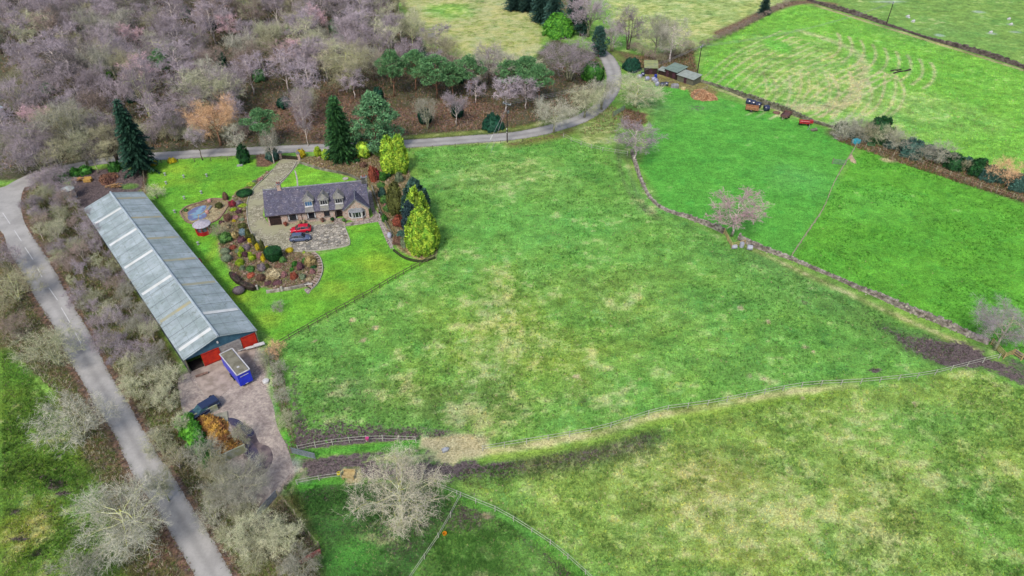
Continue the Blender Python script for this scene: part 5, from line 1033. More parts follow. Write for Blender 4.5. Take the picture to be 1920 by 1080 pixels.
d = MB(); d.box((BW * .47, -.12, 3.55), (.25, .2, .3)); d.build('flood_light', WHITEP, barn)
d = MB(); d.bar((.02, -.2, 0), (.02, -.2, BH), .16); d.bar((BW - .02, -.12, 0), (BW - .02, -.12, BH), .12); d.build('corner_post', M('weathered_post', C(170, 160, 140), C(130, 120, 100)), barn)
DARKIN = M('dark_bay_floor', C(60, 52, 50), C(44, 38, 36)); d = MB(); d.box((.12 * BW, 1.2, .05), (1.9, 2.2, .08)); d.build('bay_floor', DARKIN, barn)
# ---------------------------------------------------------------- sheds at the lane bend, built in local space
def shed(px0, py0, px1, py1, depth, h0, h1, roofm, label, wallm=DKWOOD, doors=1, name='timber_shed', oh_=.25):
    a, b = G(px0, py0), G(px1, py1); e_ = (b - a).normalized(); L_ = (b - a).length; s = empty(name, a, math.atan2(e_.y, e_.x), label, 'shed'); m_ = MB(); th_ = .08
    for y in (0, depth - th_):
        hh = h0 if y == 0 else h1; m_.box((L_ / 2, y + th_ / 2, hh / 2), (L_, th_, hh))
    for x in (0, L_ - th_): m_.add([(x, th_, 0), (x + th_, th_, 0), (x + th_, depth - th_, 0), (x, depth - th_, 0), (x, th_, h0), (x + th_, th_, h0), (x + th_, depth - th_, h1), (x, depth - th_, h1)], [(3, 2, 1, 0), (4, 5, 6, 7), (0, 1, 5, 4), (1, 2, 6, 5), (2, 3, 7, 6), (3, 0, 4, 7)])
    m_.build('wall', wallm, s); r = MB(); k = (h1 - h0) / depth
    r.solid([(-oh_, -oh_ * 1.5, h0 - oh_ * 1.5 * k + .1), (L_ + oh_, -oh_ * 1.5, h0 - oh_ * 1.5 * k + .1), (L_ + oh_, depth + oh_, h1 + oh_ * k + .1), (-oh_, depth + oh_, h1 + oh_ * k + .1)], .07); r.build('roof', roofm, s)
    for i in range(doors):
        d = MB(); x = L_ * (i + .5) / doors; d.box((x, -.03, .95), (.9, .05, 1.8)); do = d.build('door', M('plum_door', C(92, 56, 66), C(70, 44, 54), 3), s); d = MB(); d.box((x + .33, -.07, 1), (.05, .04, .18)); d.build('handle', ALU, do)
    return s
MOSSR = M('mossy_felt_roof', C(160, 168, 112), C(136, 146, 108), 1.2, .9); GRNR = M('grey_green_roof', C(134, 156, 142), C(118, 138, 128), 1, .8); PALER = M('pale_sheet_roof', C(170, 180, 172), C(150, 160, 150), 1, .7)
shed(1208, 139, 1231, 140, 3.9, 2.0, 2.7, MOSSR, 'left shed by the lane bend, with a moss-green roof')
shed(1234, 139, 1246, 142, 2.4, 1.3, 1.5, PALER, 'low lean-to linking the left and middle sheds', doors=0)
shed(1245, 142, 1268, 150, 4.6, 2.2, 2.7, GRNR, 'middle shed by the lane bend, with a grey-green roof', doors=2)
shed(1269, 151, 1299, 161, 3.6, 1.8, 2.2, PALER, 'right open-fronted shed by the foot of the electricity pole', M('grey_shed_boards', C(120, 122, 100), C(96, 98, 84), 3), doors=1)
shed(803, 72, 815, 72, 1.8, 1.8, 2.0, M('moss_green_roof', C(176, 190, 90), C(150, 166, 84), 2), 'little grey hut with mossy top at the meadow edge of the wood', M('pale_hut_wall', C(180, 184, 190), C(150, 154, 160), 2), 0, 'small_hut', .08)
s_ = shed(-14, 232, 14, 222, 17, 3, 4.2, M('pale_blue_roof_sheets', C(176, 204, 210), C(140, 164, 190), .5, .5), 'pale blue metal roofed shed at the left edge of the wood', M('pale_shed_wall', C(170, 176, 180), C(150, 154, 160)), 0, 'metal_roofed_shed')
# grey tank-like hut with conical top in the muddy yard
c0 = G(134, 372); e = empty('feed_silo', c0, .3, 'pale grey many-sided metal hut in the muddy yard above the barn', 'silo'); b = MB(); b.lathe([(1.25, 0), (1.2, 2.3)], 8); b.build('body', M('galvanised_sheet', C(176, 190, 206), C(150, 164, 176), 1, .5), e); b = MB(); b.lathe([(1.45, 2.31), (1.4, 2.4), (.1, 2.85)], 8); b.build('roof', M('pale_lid', C(206, 216, 214), C(180, 190, 186), 1, .5), e); b = MB(); b.box((1.16, .2, 1.4), (.08, .4, .5)); b.build('hatch', GLASS, e)
# red summerhouse
c0 = G(383, 436); e = empty('summerhouse', c0, .25, 'round red summerhouse with pale conical roof beside the pond', 'summerhouse')
REDP = M('red_paint', C(206, 40, 48), C(170, 30, 40), 3, .5)
b = MB(); b.lathe([(1.5, 0), (1.5, .8), (1.42, .8), (1.42, .1)], 8); b.build('base_wall', REDP, e); b = MB(); b.lathe([(1.35, .06), (1.35, 1.9)], 8); b.build('window', M('summerhouse_glass', C(120, 130, 150), C(90, 70, 76), 1.6, .2, spec=.5), e)
b = MB()
for k in range(8): an = k * math.pi / 4; b.bar((1.42 * math.cos(an), 1.42 * math.sin(an), .8), (1.42 * math.cos(an), 1.42 * math.sin(an), 2.0), .1)
b.build('post', REDP, e); b = MB(); b.lathe([(1.75, 1.98), (1.72, 2.06), (.9, 2.34), (.08, 2.6)], 16); b.build('roof', M('pale_thatch', C(200, 196, 206), C(172, 166, 176), 3, .8, .4), e)
# ================================================================== VEHICLES
def lerp(a, b, t): return a + (b - a) * t
def wheel(par, x, y, r=.31, w_=.2, side=1):
    wo = MB(); n_ = 16; prof = [(r * .62, -w_ / 2), (r * .95, -w_ / 2), (r, -w_ / 3), (r, w_ / 3), (r * .95, w_ / 2), (r * .62, w_ / 2)]
    rot = Matrix.Translation((x, y, r)) @ Matrix.Rotation(math.pi / 2, 4, 'X')
    wo.lathe([(a, b) for a, b in prof], n_); t_ = wo.build('wheel', RUB, par, xf=rot, smooth_=False); q = MB(); q.lathe([(r * .6, -w_ * .48), (r * .6, w_ * .48)], n_)
    for k in range(5): an = k * 1.2566; q.bar((0, 0, -side * w_ * .5), (r * .5 * math.cos(an), r * .5 * math.sin(an), -side * w_ * .5), .05, .03)
    q.build('rim', ALU, t_, xf=rot)
def hatchback(loc, rz, paint, label, L_=4.1, W_=1.7, roofc=None):
    """nose towards +x"""
    e = empty('parked_car', loc, rz, label, 'car'); hw = W_ / 2
    ST = [(-.5, .42, .78, .80), (-.47, .28, .90, .93), (-.36, .22, .96, .99), (-.15, .2, .94, 1.0), (.12, .2, .92, 1.0), (.24, .2, .88, .99), (.38, .22, .80, .96), (.46, .28, .68, .88), (.5, .38, .58, .74)]
    v = []; 
    for x, z0, z1, wd in ST: v += [(x * L_, -hw * wd * .94, z0), (x * L_, -hw * wd, z0 + .2), (x * L_, -hw * wd * .985, z1 - .06), (x * L_, -hw * wd * .9, z1), (x * L_, hw * wd * .9, z1), (x * L_, hw * wd * .985, z1 - .06), (x * L_, hw * wd, z0 + .2), (x * L_, hw * wd * .94, z0)]
    n = len(ST); fs = [(i * 8 + j, (i + 1) * 8 + j, (i + 1) * 8 + (j + 1) % 8, i * 8 + (j + 1) % 8) for i in range(n - 1) for j in range(8)] + [tuple(range(8)), tuple((n - 1) * 8 + j for j in range(7, -1, -1))]
    MB().add(v, fs).build('body', paint, e, smooth_=True)
    G2 = [(-.455, .91, .93, .80), (-.36, .95, 1.36, .76), (-.2, .95, 1.45, .77), (0, .94, 1.44, .77), (.09, .93, 1.38, .77), (.25, .89, .90, .80)]
    v = []
    for x, z0, z1, wd in G2: v += [(x * L_, -hw * .9, z0 - .03), (x * L_, -hw * wd * .88, z1), (x * L_, hw * wd * .88, z1), (x * L_, hw * .9, z0 - .03)]
    n = len(G2); fs = [(i * 4 + j, (i + 1) * 4 + j, (i + 1) * 4 + (j + 1) % 4, i * 4 + (j + 1) % 4) for i in range(n - 1) for j in range(4)] + [(0, 1, 2, 3), ((n - 1) * 4 + 3, (n - 1) * 4 + 2, (n - 1) * 4 + 1, (n - 1) * 4)]
    MB().add(v, fs).build('windows', GLASS, e)
    r = MB(); R2 = G2[1:5]; v = []
    for x, z0, z1, wd in R2: v += [(x * L_, -hw * wd * .9, z1 - .02), (x * L_, -hw * wd * .8, z1 + .03), (x * L_, hw * wd * .8, z1 + .03), (x * L_, hw * wd * .9, z1 - .02)]
    n = 4; r.add(v, [(i * 4 + j, (i + 1) * 4 + j, (i + 1) * 4 + (j + 1) % 4, i * 4 + (j + 1) % 4) for i in range(3) for j in range(4)] + [(0, 1, 2, 3), (15, 14, 13, 12)])
    for sy in (-1, 1):     # pillars
        for (xa, za), (xb, zb_) in (((.25, .9), (.09, 1.38)), ((-.02, .94), (-.03, 1.42)), ((-.3, .95), (-.26, 1.4)), ((-.455, .93), (-.37, 1.36))):
            r.bar((xa * L_, sy * hw * .91, za), (xb * L_, sy * hw * .70, zb_), .07, .05)
    r.build('roof', roofc or paint, e, smooth_=False)
    for sy in (-1, 1):
        h = MB(); h.box((.465 * L_, sy * hw * .66, .62), (.16, .3, .13), -sy * .35); h.build('headlight', M('lamp_glass', C(225, 230, 235), C(200, 205, 210), 4, .15), e, .02)
        h = MB(); h.box((-.485 * L_, sy * hw * .76, .82), (.1, .18, .26), sy * .3); h.build('tail_light', M('red_lamp', C(170, 26, 30), C(140, 20, 24), 4, .2), e, .02)
        h = MB(); h.box((.17 * L_, sy * (hw + .08), .98), (.12, .17, .12)); h.build('mirror', paint, e, .02)
        for x in (-.31, .32): wheel(e, x * L_, sy * (hw - .09), .31, .2, sy)
    g_ = MB(); g_.box((.492 * L_, 0, .45), (.06, .8, .14)); g_.build('grille', RUB, e); g_ = MB(); g_.box((-.503 * L_, 0, .62), (.03, .5, .11)); g_.build('number_plate', M('plate_yellow', C(220, 200, 60), C(210, 190, 60)), e)
    return e
def paintm(name, c): return M(name, c, tuple(x * .92 for x in c), 2, .25, spec=.5)
h1 = math.atan2(ev.y, ev.x)
p1, p2 = G(565, 434), G(564, 450)
hatchback(p1, h1 + math.pi - .02, paintm('red_car_paint', C(214, 24, 56)), 'bright red hatchback parked against the house, nose to the left')
hatchback(p2, h1 - .04, paintm('slate_car_paint', C(96, 110, 140)), 'slate blue-grey hatchback parked in front of the red one, nose to the right', 4.0)
# blue box trailer
ra = [Vector((q.x, q.y, 0)) for q in (G(410, 665, 2.9), G(436, 655, 2.9), G(468, 692, 2.9), G(444, 704, 2.9))]
o_ = ra[3]; lx = (ra[2] - ra[3]); ly = (ra[0] - ra[3]); TW_ = lx.length; TL_ = ly.length; e = empty('box_trailer', o_, math.atan2(lx.y, lx.x), 'tall royal blue box trailer with grey roof parked in front of the barn', 'trailer')
BLUE = M('royal_blue_panel', C(34, 64, 236), C(26, 52, 212), 1, .35, spec=.4)
b = MB(); b.box((TW_ / 2, TL_ / 2, 1.68), (TW_, TL_, 2.3)); b.build('body', BLUE, e, .03)
b = MB(); b.box((TW_ / 2, TL_ / 2, 2.87), (TW_ - .24, TL_ - .24, .06)); b.build('roof', M('weathered_grey_roof', C(146, 142, 124), C(120, 116, 98), 1, .8), e)
b = MB()
for a_, b_ in (((0, 0), (TW_, 0)), ((TW_, 0), (TW_, TL_)), ((TW_, TL_), (0, TL_)), ((0, TL_), (0, 0))): b.bar((*a_, 2.88), (*b_, 2.88), .14, .12)
b.build('roof_frame', WHITEP, e)
b = MB(); b.box((TW_ * .45, TL_ * .25, 2.93), (.35, .3, .08)); b.build('roof_vent', WHITEP, e)
b = MB(); b.box((TW_ * .5, -.025, 2.3), (1.3, .03, .09)); b.box((TW_ * .5, -.025, .62), (.4, .03, .12)); b.build('rear_strip', WHITEP, e)
b = MB(); b.box((TW_ / 2, TL_ / 2, .46), (TW_ * .5, TL_ * .96, .14)); b.bar((TW_ / 2, TL_, .5), (TW_ / 2, TL_ + 1.1, .5), .12); b.build('chassis', RUB, e)
def wheel_y(par, x, y, r=.33, w_=.2):
    rot = Matrix.Translation((x, y, r)) @ Matrix.Rotation(math.pi / 2, 4, 'Y'); wo = MB(); wo.lathe([(r * .6, -w_ / 2), (r, -w_ / 2.4), (r, w_ / 2.4), (r * .6, w_ / 2)], 14); t_ = wo.build('wheel', RUB, par, xf=rot); q = MB(); q.lathe([(r * .58, -w_ * .52), (r * .58, w_ * .52)], 12); q.build('rim', ALU, t_, xf=rot)
for x in (-.02, TW_ + .02):
    for y in (TL_ * .42, TL_ * .58): wheel_y(e, x, y)
# dark blue pickup
a, b_ = G(362, 787), G(402, 763); d_ = (b_ - a).normalized(); e = empty('pickup_truck', (a + b_) / 2 + Vector((0, 0.1, 0)), math.atan2(-d_.y, -d_.x), 'dark navy pickup truck with covered bed parked beside the muck bay', 'pickup'); NAVY = paintm('navy_paint', C(46, 58, 92))
L_ = 4.7; hw = .88; ST = [(-.5, .4, .95, .97), (-.48, .3, 1.02, .99), (.1, .28, 1.02, 1), (.2, .28, .98, 1), (.42, .3, .9, .97), (.5, .42, .72, .88)]; v = []
for x, z0, z1, wd in ST: v += [(x * L_, -hw * wd, z0), (x * L_, -hw * wd, z1 - .06), (x * L_, -hw * wd * .93, z1), (x * L_, hw * wd * .93, z1), (x * L_, hw * wd, z1 - .06), (x * L_, hw * wd, z0)]
n = len(ST); MB().add(v, [(i * 6 + j, (i + 1) * 6 + j, (i + 1) * 6 + (j + 1) % 6, i * 6 + (j + 1) % 6) for i in range(n - 1) for j in range(6)] + [tuple(range(6)), tuple((n - 1) * 6 + j for j in range(5, -1, -1))]).build('body', NAVY, e)
v = []; G2 = [(-.49, .98, 1.42), (-.05, 1.0, 1.50), (.06, 1.0, 1.5), (.24, .97, 1.0)]
for x, z0, z1 in G2: v += [(x * L_, -hw * .9, z0), (x * L_, -hw * .74, z1), (x * L_, hw * .74, z1), (x * L_, hw * .9, z0)]
MB().add(v, [(i * 4 + j, (i + 1) * 4 + j, (i + 1) * 4 + (j + 1) % 4, i * 4 + (j + 1) % 4) for i in range(3) for j in range(4)] + [(0, 1, 2, 3), (15, 14, 13, 12)]).build('windows', M('teal_glass', C(70, 110, 118), C(50, 80, 92), 2, .15, spec=.5), e)
b = MB(); b.box((-.215 * L_, 0, 1.48), (.54 * L_, hw * 1.62, .08)); b.box((-.3 * L_, 0, 1.24), (.36 * L_, hw * 1.74, .42)); b.build('canopy', NAVY, e, .03)
b = MB(); b.bar((-.45 * L_, hw + .03, .42), (.3 * L_, hw + .03, .42), .12, .08); b.bar((-.45 * L_, hw + .02, .9), (.35 * L_, hw + .02, .9), .03, .04); b.bar((-.45 * L_, -hw - .02, .9), (.35 * L_, -hw - .02, .9), .03, .04); b.build('side_step', ALU, e)
for x in (-.32, .33):
    for s in (-1, 1): wheel(e, x * L_, s * (hw - .1), .36, .24, s)
q = MB(); q.lathe([(.42, -.09), (.5, -.07), (.5, .07), (.42, .09)], 18)
rr = G(398, 752); o = q.build('leaning_tyre', RUB, None, xf=Matrix.Translation((rr.x, rr.y, .55)) @ Matrix.Rotation(-.5, 4, 'Z') @ Matrix.Rotation(1.1, 4, 'X')); tag(o, 'loose tyre leaning at the back corner of the navy pickup', 'tyre')
# ================================================================== MUCK BAY
mb = MB()
for a, b, h_ in (((364, 788), (410, 768), 1.1), ((416, 868), (463, 846), 1.5)):
    p, q = G(*a), G(*b); d = (q - p); r_ = Vector((-d.y, d.x, 0)).normalized() * .1; mb.poly([p - r_, q - r_, q + r_, p + r_], 0, h_)
tag(mb.build('muck_bay_wall', M('mossy_concrete', C(176, 180, 166), C(156, 160, 120), 1.2, .9, .3), None, .02), 'pair of concrete walls enclosing the muck heap', 'wall')
mb = MB(); p = G(404, 788); mb.box((p.x, p.y, .12), (3.4, 1.9, .14), .4, ('X', .05)); tag(mb.build('concrete_slab', M('grey_slab', C(170, 168, 150), C(140, 140, 124), 1.5, .9, .3)), 'grey concrete slab at the top end of the muck heap', 'slab')
def heap(name, px, h_, m_, label, cat, n=3000, leaf=.35, seed=1, wob=.25):
    pts = GP(px); cx = sum(p.x for p in pts) / len(pts); cy = sum(p.y for p in pts) / len(pts); rnd = random.Random(seed); st = .3
    x0, x1 = min(p.x for p in pts), max(p.x for p in pts); y0, y1 = min(p.y for p in pts), max(p.y for p in pts)
    gx_ = np.arange(x0 - 1, x1 + 1, st); gy2 = np.arange(y0 - 1, y1 + 1, st); XX, YY = np.meshgrid(gx_, gy2); d = sdist(XX, YY, pts) + (fbm(XX, YY, 1.5, 3) - .5) * 1.0
    Z = np.clip(d / 1.6, 0, 1) ** .7 * h_ * (.7 + .6 * fbm(XX, YY, 1.6, 4)) - .06; nx, ny = len(gx_), len(gy2); ii = np.arange(nx * ny).reshape(ny, nx)
    V_ = np.stack([XX - cx, YY - cy, Z], -1).reshape(-1, 3).tolist(); F_ = np.stack([ii[:-1, :-1], ii[:-1, 1:], ii[1:, 1:], ii[1:, :-1]], -1).reshape(-1, 4).tolist()
    F_ = [f for f in F_ if max(V_[i][2] for i in f) > -.02]
    for _ in range(n):
        j = rnd.randrange(len(V_[:nx * ny])); 
        if V_[j][2] < 0: continue
        c = Vector(V_[j]) + Vector((rnd.uniform(-.2, .2), rnd.uniform(-.2, .2), .0)); a = rv(rnd, .5) * leaf * rnd.uniform(.5, 1.3); b = rv(rnd) * leaf * .35; k = len(V_); V_ += [tuple(c - b), tuple(c + b), tuple(c + a + Vector((0, 0, .1)))]; F_.append((k, k + 1, k + 2))
    me = bpy.data.meshes.new(name); me.from_pydata(V_, [], F_); me.materials.append(m_); o = link(name, me); o.location = (cx, cy, 0); return tag(o, label, cat)
heap('muck_heap', [(368, 795), (376, 782), (400, 780), (418, 782), (430, 796), (424, 806), (440, 824), (460, 838), (454, 850), (418, 864), (404, 846), (390, 824)], 1.1, M('golden_straw_muck', C(226, 180, 84), C(150, 100, 66), .9, .95, .5, island=.4, detail=6), 'heap of golden straw and brown muck between the concrete walls', 'muck heap', 9000, .4, 3)
heap('hay_heap', [(1294, 178), (1304, 170), (1318, 170), (1340, 182), (1346, 188), (1320, 190), (1300, 186)], .9, M('orange_hay', C(228, 188, 146), C(190, 140, 104), 1.1, .95, .5, island=.35), 'spread heap of orange hay right of the sheds', 'hay heap', 5000, .5, 4)
heap('ring_of_ash', [(1560, 252), (1575, 250), (1592, 256), (1590, 263), (1578, 265), (1564, 260)], .25, M('grey_ash', C(186, 184, 176), C(146, 144, 134), 1.1, .95, .5, island=.3), 'flat grey heap in front of the left end of the hedgerow', 'ash heap', 2500, .4, 5)
heap('sand_heap', [(1590, 294), (1597, 291), (1606, 303), (1606, 307), (1598, 305)], .6, M('pale_sand', C(216, 196, 160), C(186, 160, 136), 1.5, .95, .3), 'pale sand heap beside the wire fence in the east field', 'sand heap', 200, .2, 6)
heap('soil_heap', [(184, 340), (190, 330), (212, 326), (226, 330), (214, 342), (196, 348)], .8, M('brown_soil', C(160, 118, 92), C(112, 78, 70), 1.0, .95, .6, island=.3), 'brown soil heap in the muddy yard above the barn', 'soil heap', 2500, .4, 7)
heap('brush_heap', [(492, 976), (505, 968), (528, 974), (530, 988), (510, 995), (494, 988)], .5, M('brown_brushwood', C(150, 130, 116), C(96, 80, 76), 1.0, .95, .5, island=.4), 'brown brushwood heap inside the little corner plot', 'brushwood', 3000, .7, 8)
# ================================================================== DRY STONE WALLS, FENCES, GATES
WALLST = M('dry_stone', C(186, 178, 166), C(128, 118, 108), 1.0, .95, .4, island=.4); WALLMOSS = M('mossy_dry_stone', C(150, 148, 128), C(98, 100, 78), .8, .95, .4, island=.4); WALLDK = M('dark_dry_stone', C(132, 120, 112), C(92, 82, 78), .8, .95, .4, island=.35)
def resample(pts, step):
    out = [pts[0].copy()]; acc = 0
    for a, b in zip(pts, pts[1:]):
        L = (b - a).length; t = step - acc
        while t <= L: out.append(a.lerp(b, t / L)); t += step
        acc = L - (t - step)
    return out
def stone_wall(px, label, m_, h=1.0, w_=.45, seed=1, st=.42, sub=4):
    rnd = random.Random(seed); pts = resample([G(x, y) for x, y in smooth(px, sub)], st); mb = MB()
    for i in range(len(pts) - 1):
        d = pts[i + 1] - pts[i]; an = math.atan2(d.y, d.x); r_ = Vector((-d.y, d.x, 0)).normalized(); hh = h * rnd.uniform(.72, 1.08) * (.8 + .35 * math.sin(i * .07 + seed)); n_ = 3
        for k in range(n_):
            for s in (-1, 1):
                c = pts[i] + d * .5 + r_ * s * w_ * .27 * (1.25 - .3 * k) + Vector((rnd.uniform(-.05, .05), rnd.uniform(-.05, .05), hh * (k + .5) / (n_ + .4)))
                mb.box(c, (st * rnd.uniform(.75, 1.05), w_ * .52, hh / (n_ + .4) * rnd.uniform(.85, 1.02)), an + rnd.uniform(-.12, .12), ('X', rnd.uniform(-.1, .1)))
        for q in range(2):
            c = pts[i] + d * (q * .5 + .25) + Vector((0, 0, hh * .96)); mb.box(c, (st * .42, w_ * rnd.uniform(.7, 1.1), hh * rnd.uniform(.16, .3)), an + rnd.uniform(-.25, .25), ('Y', rnd.uniform(-.4, .4)))
    # fallen stones
    for i in range(0, len(pts) - 1, 3):
        r_ = rnd.choice((-1, 1)) * rnd.uniform(.35, .8); d = (pts[i + 1] - pts[i]).normalized(); c = pts[i] + Vector((-d.y, d.x, 0)) * r_ + Vector((0, 0, .06)); s = rnd.uniform(.12, .28); mb.box(c, (s, s * .8, s * .6), rnd.uniform(0, 3))
    return tag(mb.build('dry_stone_wall', m_), label, 'wall')
stone_wall([(1184, 286), (1190, 306), (1198, 330), (1208, 352), (1218, 370), (1236, 388), (1262, 400), (1290, 409), (1318, 420), (1342, 430), (1357, 438)], 'pale dry stone wall from the purple-headed tree to the rail corner by the pink birch', WALLST, 1.0, .55, 1)
stone_wall([(1384, 448), (1412, 462), (1440, 472), (1482, 486), (1530, 506), (1568, 522), (1606, 540), (1648, 558), (1684, 575), (1720, 590), (1760, 606), (1806, 626), (1840, 640), (1857, 646)], 'long pale dry stone wall dividing the main pasture from the bright east field', WALLST, 1.05, .6, 2)
stone_wall([(1898, 662), (1912, 670), (1935, 680), (1965, 695)], 'short end of dry stone wall leaving the east edge of the picture', WALLST, 1.0, .5, 3)
stone_wall([(1306, 152), (1330, 158), (1358, 167), (1402, 185), (1442, 200), (1478, 212), (1520, 228), (1562, 240), (1580, 246)], 'mossy dry stone wall behind the wrapped bales and farm trailers', WALLMOSS, 1.3, .7, 4)
stone_wall([(1508, -2), (1530, 6), (1565, 17), (1615, 32), (1660, 47), (1702, 60), (1747, 75), (1815, 95), (1865, 110), (1925, 130), (1990, 152)], 'dark stone wall between the striped field and the far top right field', WALLDK, 1.3, .9, 5, .55)
def fence(px, label, m_, h=1.15, rails=2, step=3.0, pw=.09, rw_=.05, rh=.08, wire=False, wm=None, name='fence', sub=4, cat='fence', sag=0.0):
    line = [G(x, y) for x, y in (smooth(px, sub) if sub else px)]; L_ = sum((b - a).length for a, b in zip(line, line[1:])); n_ = max(1, round(L_ / step)); pts = resample(line, L_ / n_ * .9995); o0 = pts[0]
    e = empty(name, o0, 0, label, cat); pp = [p - o0 for p in pts]; rnd = random.Random(len(px)); tops = []
    for p in pp[:100]:
        m = MB(); tl = Vector((rnd.uniform(-.05, .05), rnd.uniform(-.05, .05), h * rnd.uniform(.95, 1.05))); m.bar(p, p + tl, pw); m.build('post', m_, e)
    for k in range(rails):
        z = h * (1 - k / max(1, rails)) * .93 if rails > 1 else h * .9; m = MB()
        for a, b in zip(pp, pp[1:]): m.bar(a + Vector((0, 0, z)), b + Vector((0, 0, z + rnd.uniform(-.03, .03))), rw_, rh)
        m.build('wire' if wire else 'rail', wm or m_, e)
    return e
FW = M('white_tape_and_posts', C(212, 212, 198), C(180, 180, 164), 2, .7); FG = M('grey_weathered_timber', C(150, 142, 118), C(112, 104, 84), 1.5, .9); FP = M('pale_new_timber', C(212, 190, 134), C(180, 156, 106), 2, .85); FGN = M('green_weathered_timber', C(124, 122, 92), C(92, 92, 66), 1.5, .9); PST = M('pale_stake', C(196, 186, 156), C(160, 150, 124), 2, .9)
fence([(560, 846), (578, 842), (604, 837), (630, 833), (670, 829), (715, 827), (780, 829)], 'white post and tape fence beside the metal gate, along the green grass strip', FW, 1.2, 2, 2.4, .09, .035, .05)
fence([(905, 846), (950, 838), (1000, 830), (1060, 820), (1120, 809), (1180, 791), (1240, 772), (1300, 764), (1340, 758), (1395, 747), (1476, 731), (1527, 724), (1595, 721), (1654, 716), (1733, 707), (1775, 697), (1823, 685), (1872, 673)], 'long white post and tape fence sweeping across the two south pastures', FW, 1.15, 2, 3.1, .09, .035, .06)
fence([(1056, 258), (1066, 264), (1090, 273), (1110, 280), (1132, 285), (1176, 292)], 'white post and tape fence across the top corner of the main pasture', FW, 1.2, 2, 3.0, .1, .035, .05)
fence([(558, 909), (576, 905), (600, 901), (640, 896)], 'short white fence with a yellow reel at its end', FW, 1.1, 2, 3, .09, .035, .05)
fence([(822, 915), (864, 932), (899, 947), (936, 962), (980, 988), (1040, 1028), (1100, 1080), (1130, 1110)], 'white post fence curving from the oak to the bottom edge', FW, 1.1, 2, 2.8, .09, .035, .045)
fence([(864, 933), (843, 974), (815, 1022), (782, 1068), (768, 1090)], 'straight white post fence right of the broad oak', FW, 1.1, 2, 3.2, .09, .035, .045)
fence([(524, 648), (600, 604), (680, 560), (750, 519), (816, 484)], 'brown post and rail fence between the lower lawn and the main pasture', FGN, 1.1, 2, 1.85, .1, .05, .13, sub=0)
fence([(522, 930), (545, 955), (570, 990), (598, 1026)], 'thin wire fence round the little corner plot', PST, 1.1, 2, 2.2, .09, .02, .02, True)
fence([(1484, 482), (1515, 436), (1542, 396), (1560, 352), (1582, 312), (1596, 290), (1606, 272)], 'wire fence dividing the two bright green fields', PST, 1.1, 3, 3.0, .12, .05, .09, True, PST)
fence([(1357, 438), (1371, 466)], 'left panel of new timber rails at the rail corner by the pink birch', FP, 1.3, 4, 2.2, .13, .06, .12, sub=0)
fence([(1371, 466), (1396, 460)], 'right panel of new timber rails behind the water troughs', FP, 1.3, 3, 2.2, .13, .06, .12, sub=0)
fence([(1857, 646), (1881, 673)], 'long panel of new timber rails at the muddy east corner', FP, 1.3, 4, 2.4, .13, .06, .12, sub=0)
fence([(1881, 673), (1902, 663), (1914, 676)], 'short panel of new timber rails behind the muddy east corner', FP, 1.3, 3, 2.2, .13, .06, .12, sub=0)
fence([(768, 283), (840, 277), (900, 272), (960, 268), (1020, 260)], 'low dark post fence along the near edge of the lane', FGN, .9, 1, 5.5, .12, .02, .02, True)
fence([(272, 307), (345, 304), (440, 300), (520, 290)], 'low brown post fence between the back lawn and the lane', FGN, .9, 1, 4, .12, .02, .02, True)
fence([(270, 312), (272, 345), (276, 362)], 'dark board fence between the muddy yard and the lawn', FG, 1.1, 3, 2, .14, .06, .16)
fence([(1300, 186), (1312, 176), (1326, 167)], 'pale pole fence between the right shed and the stone wall', PST, 1.1, 2, 2.5, .12, .06, .1)
fence([(1574, 262), (1640, 284), (1720, 306), (1800, 338), (1870, 362), (1930, 382)], 'stake fence under the hedgerow at the top of the east field', PST, 1.15, 2, 3.2, .14, .02, .03, True)
fence([(818, 488), (820, 476), (812, 440), (796, 392), (774, 350), (766, 322)], 'low grey post fence behind the conifer row', FG, .9, 2, 3, .1, .03, .08)
fence([(512, 644), (530, 690), (540, 760), (546, 800), (556, 846)], 'old timber fence hidden in the grass strip right of the yard', FG, 1, 1, 3.4, .1, .03, .08)
fence([(543, 1082), (570, 1054), (600, 1028)], 'weathered grey plank fence at the bottom of the corner plot', FG, 1.1, 2, 2.4, .12, .06, .18, sub=0)
def gate(a, b, label, m_, h=1.15, bars=6, mesh=0):
    p, q = G(*a), G(*b); d = q - p; L_ = d.length; e = empty('field_gate', p, math.atan2(d.y, d.x), label, 'gate')
    m = MB(); m.bar((0, 0, .1), (0, 0, h), .07); m.bar((L_, 0, .1), (L_, 0, h), .07); m.bar((0, 0, h), (L_, 0, h), .07); m.bar((0, 0, .13), (L_, 0, .13), .07); m.bar((L_ / 2, 0, .1), (L_ / 2, 0, h), .05); m.build('gate_frame', m_, e); m = MB()
    for k in range(bars): z = .13 + (h - .13) * (k + 1) / (bars + 1); m.bar((0, 0, z), (L_, 0, z), .045)
    m.build('bars', m_, e); m = MB(); m.bar((-.12, 0, 0), (-.12, 0, h + .3), .16); m.build('gate_post', FG, e); return e
GALV = M('galvanised_metal', C(182, 190, 196), C(150, 158, 164), 3, .4, metallic=.5); GREENM = M('green_grey_metal', C(150, 170, 150), C(120, 140, 122), 3, .5)
gate((548, 850), (592, 861), 'galvanised metal gate standing open at the corner of the yard', GALV, 1.2, 7)
gate((484, 970), (520, 930), 'grey metal gate at the lower end of the yard', GALV, 1.2, 7)
gate((1149, 219), (1171, 206), 'pale green-grey gate across the field entrance at the lane bend', GREENM, 1.3, 9)
gate((1561, 307), (1585, 310), 'low green field gate at the middle of the wire fence', GREENM, 1.2, 5)
gate((530, 298), (558, 300), 'dark double drive gate between the stone piers', DKWOOD, .9, 9)
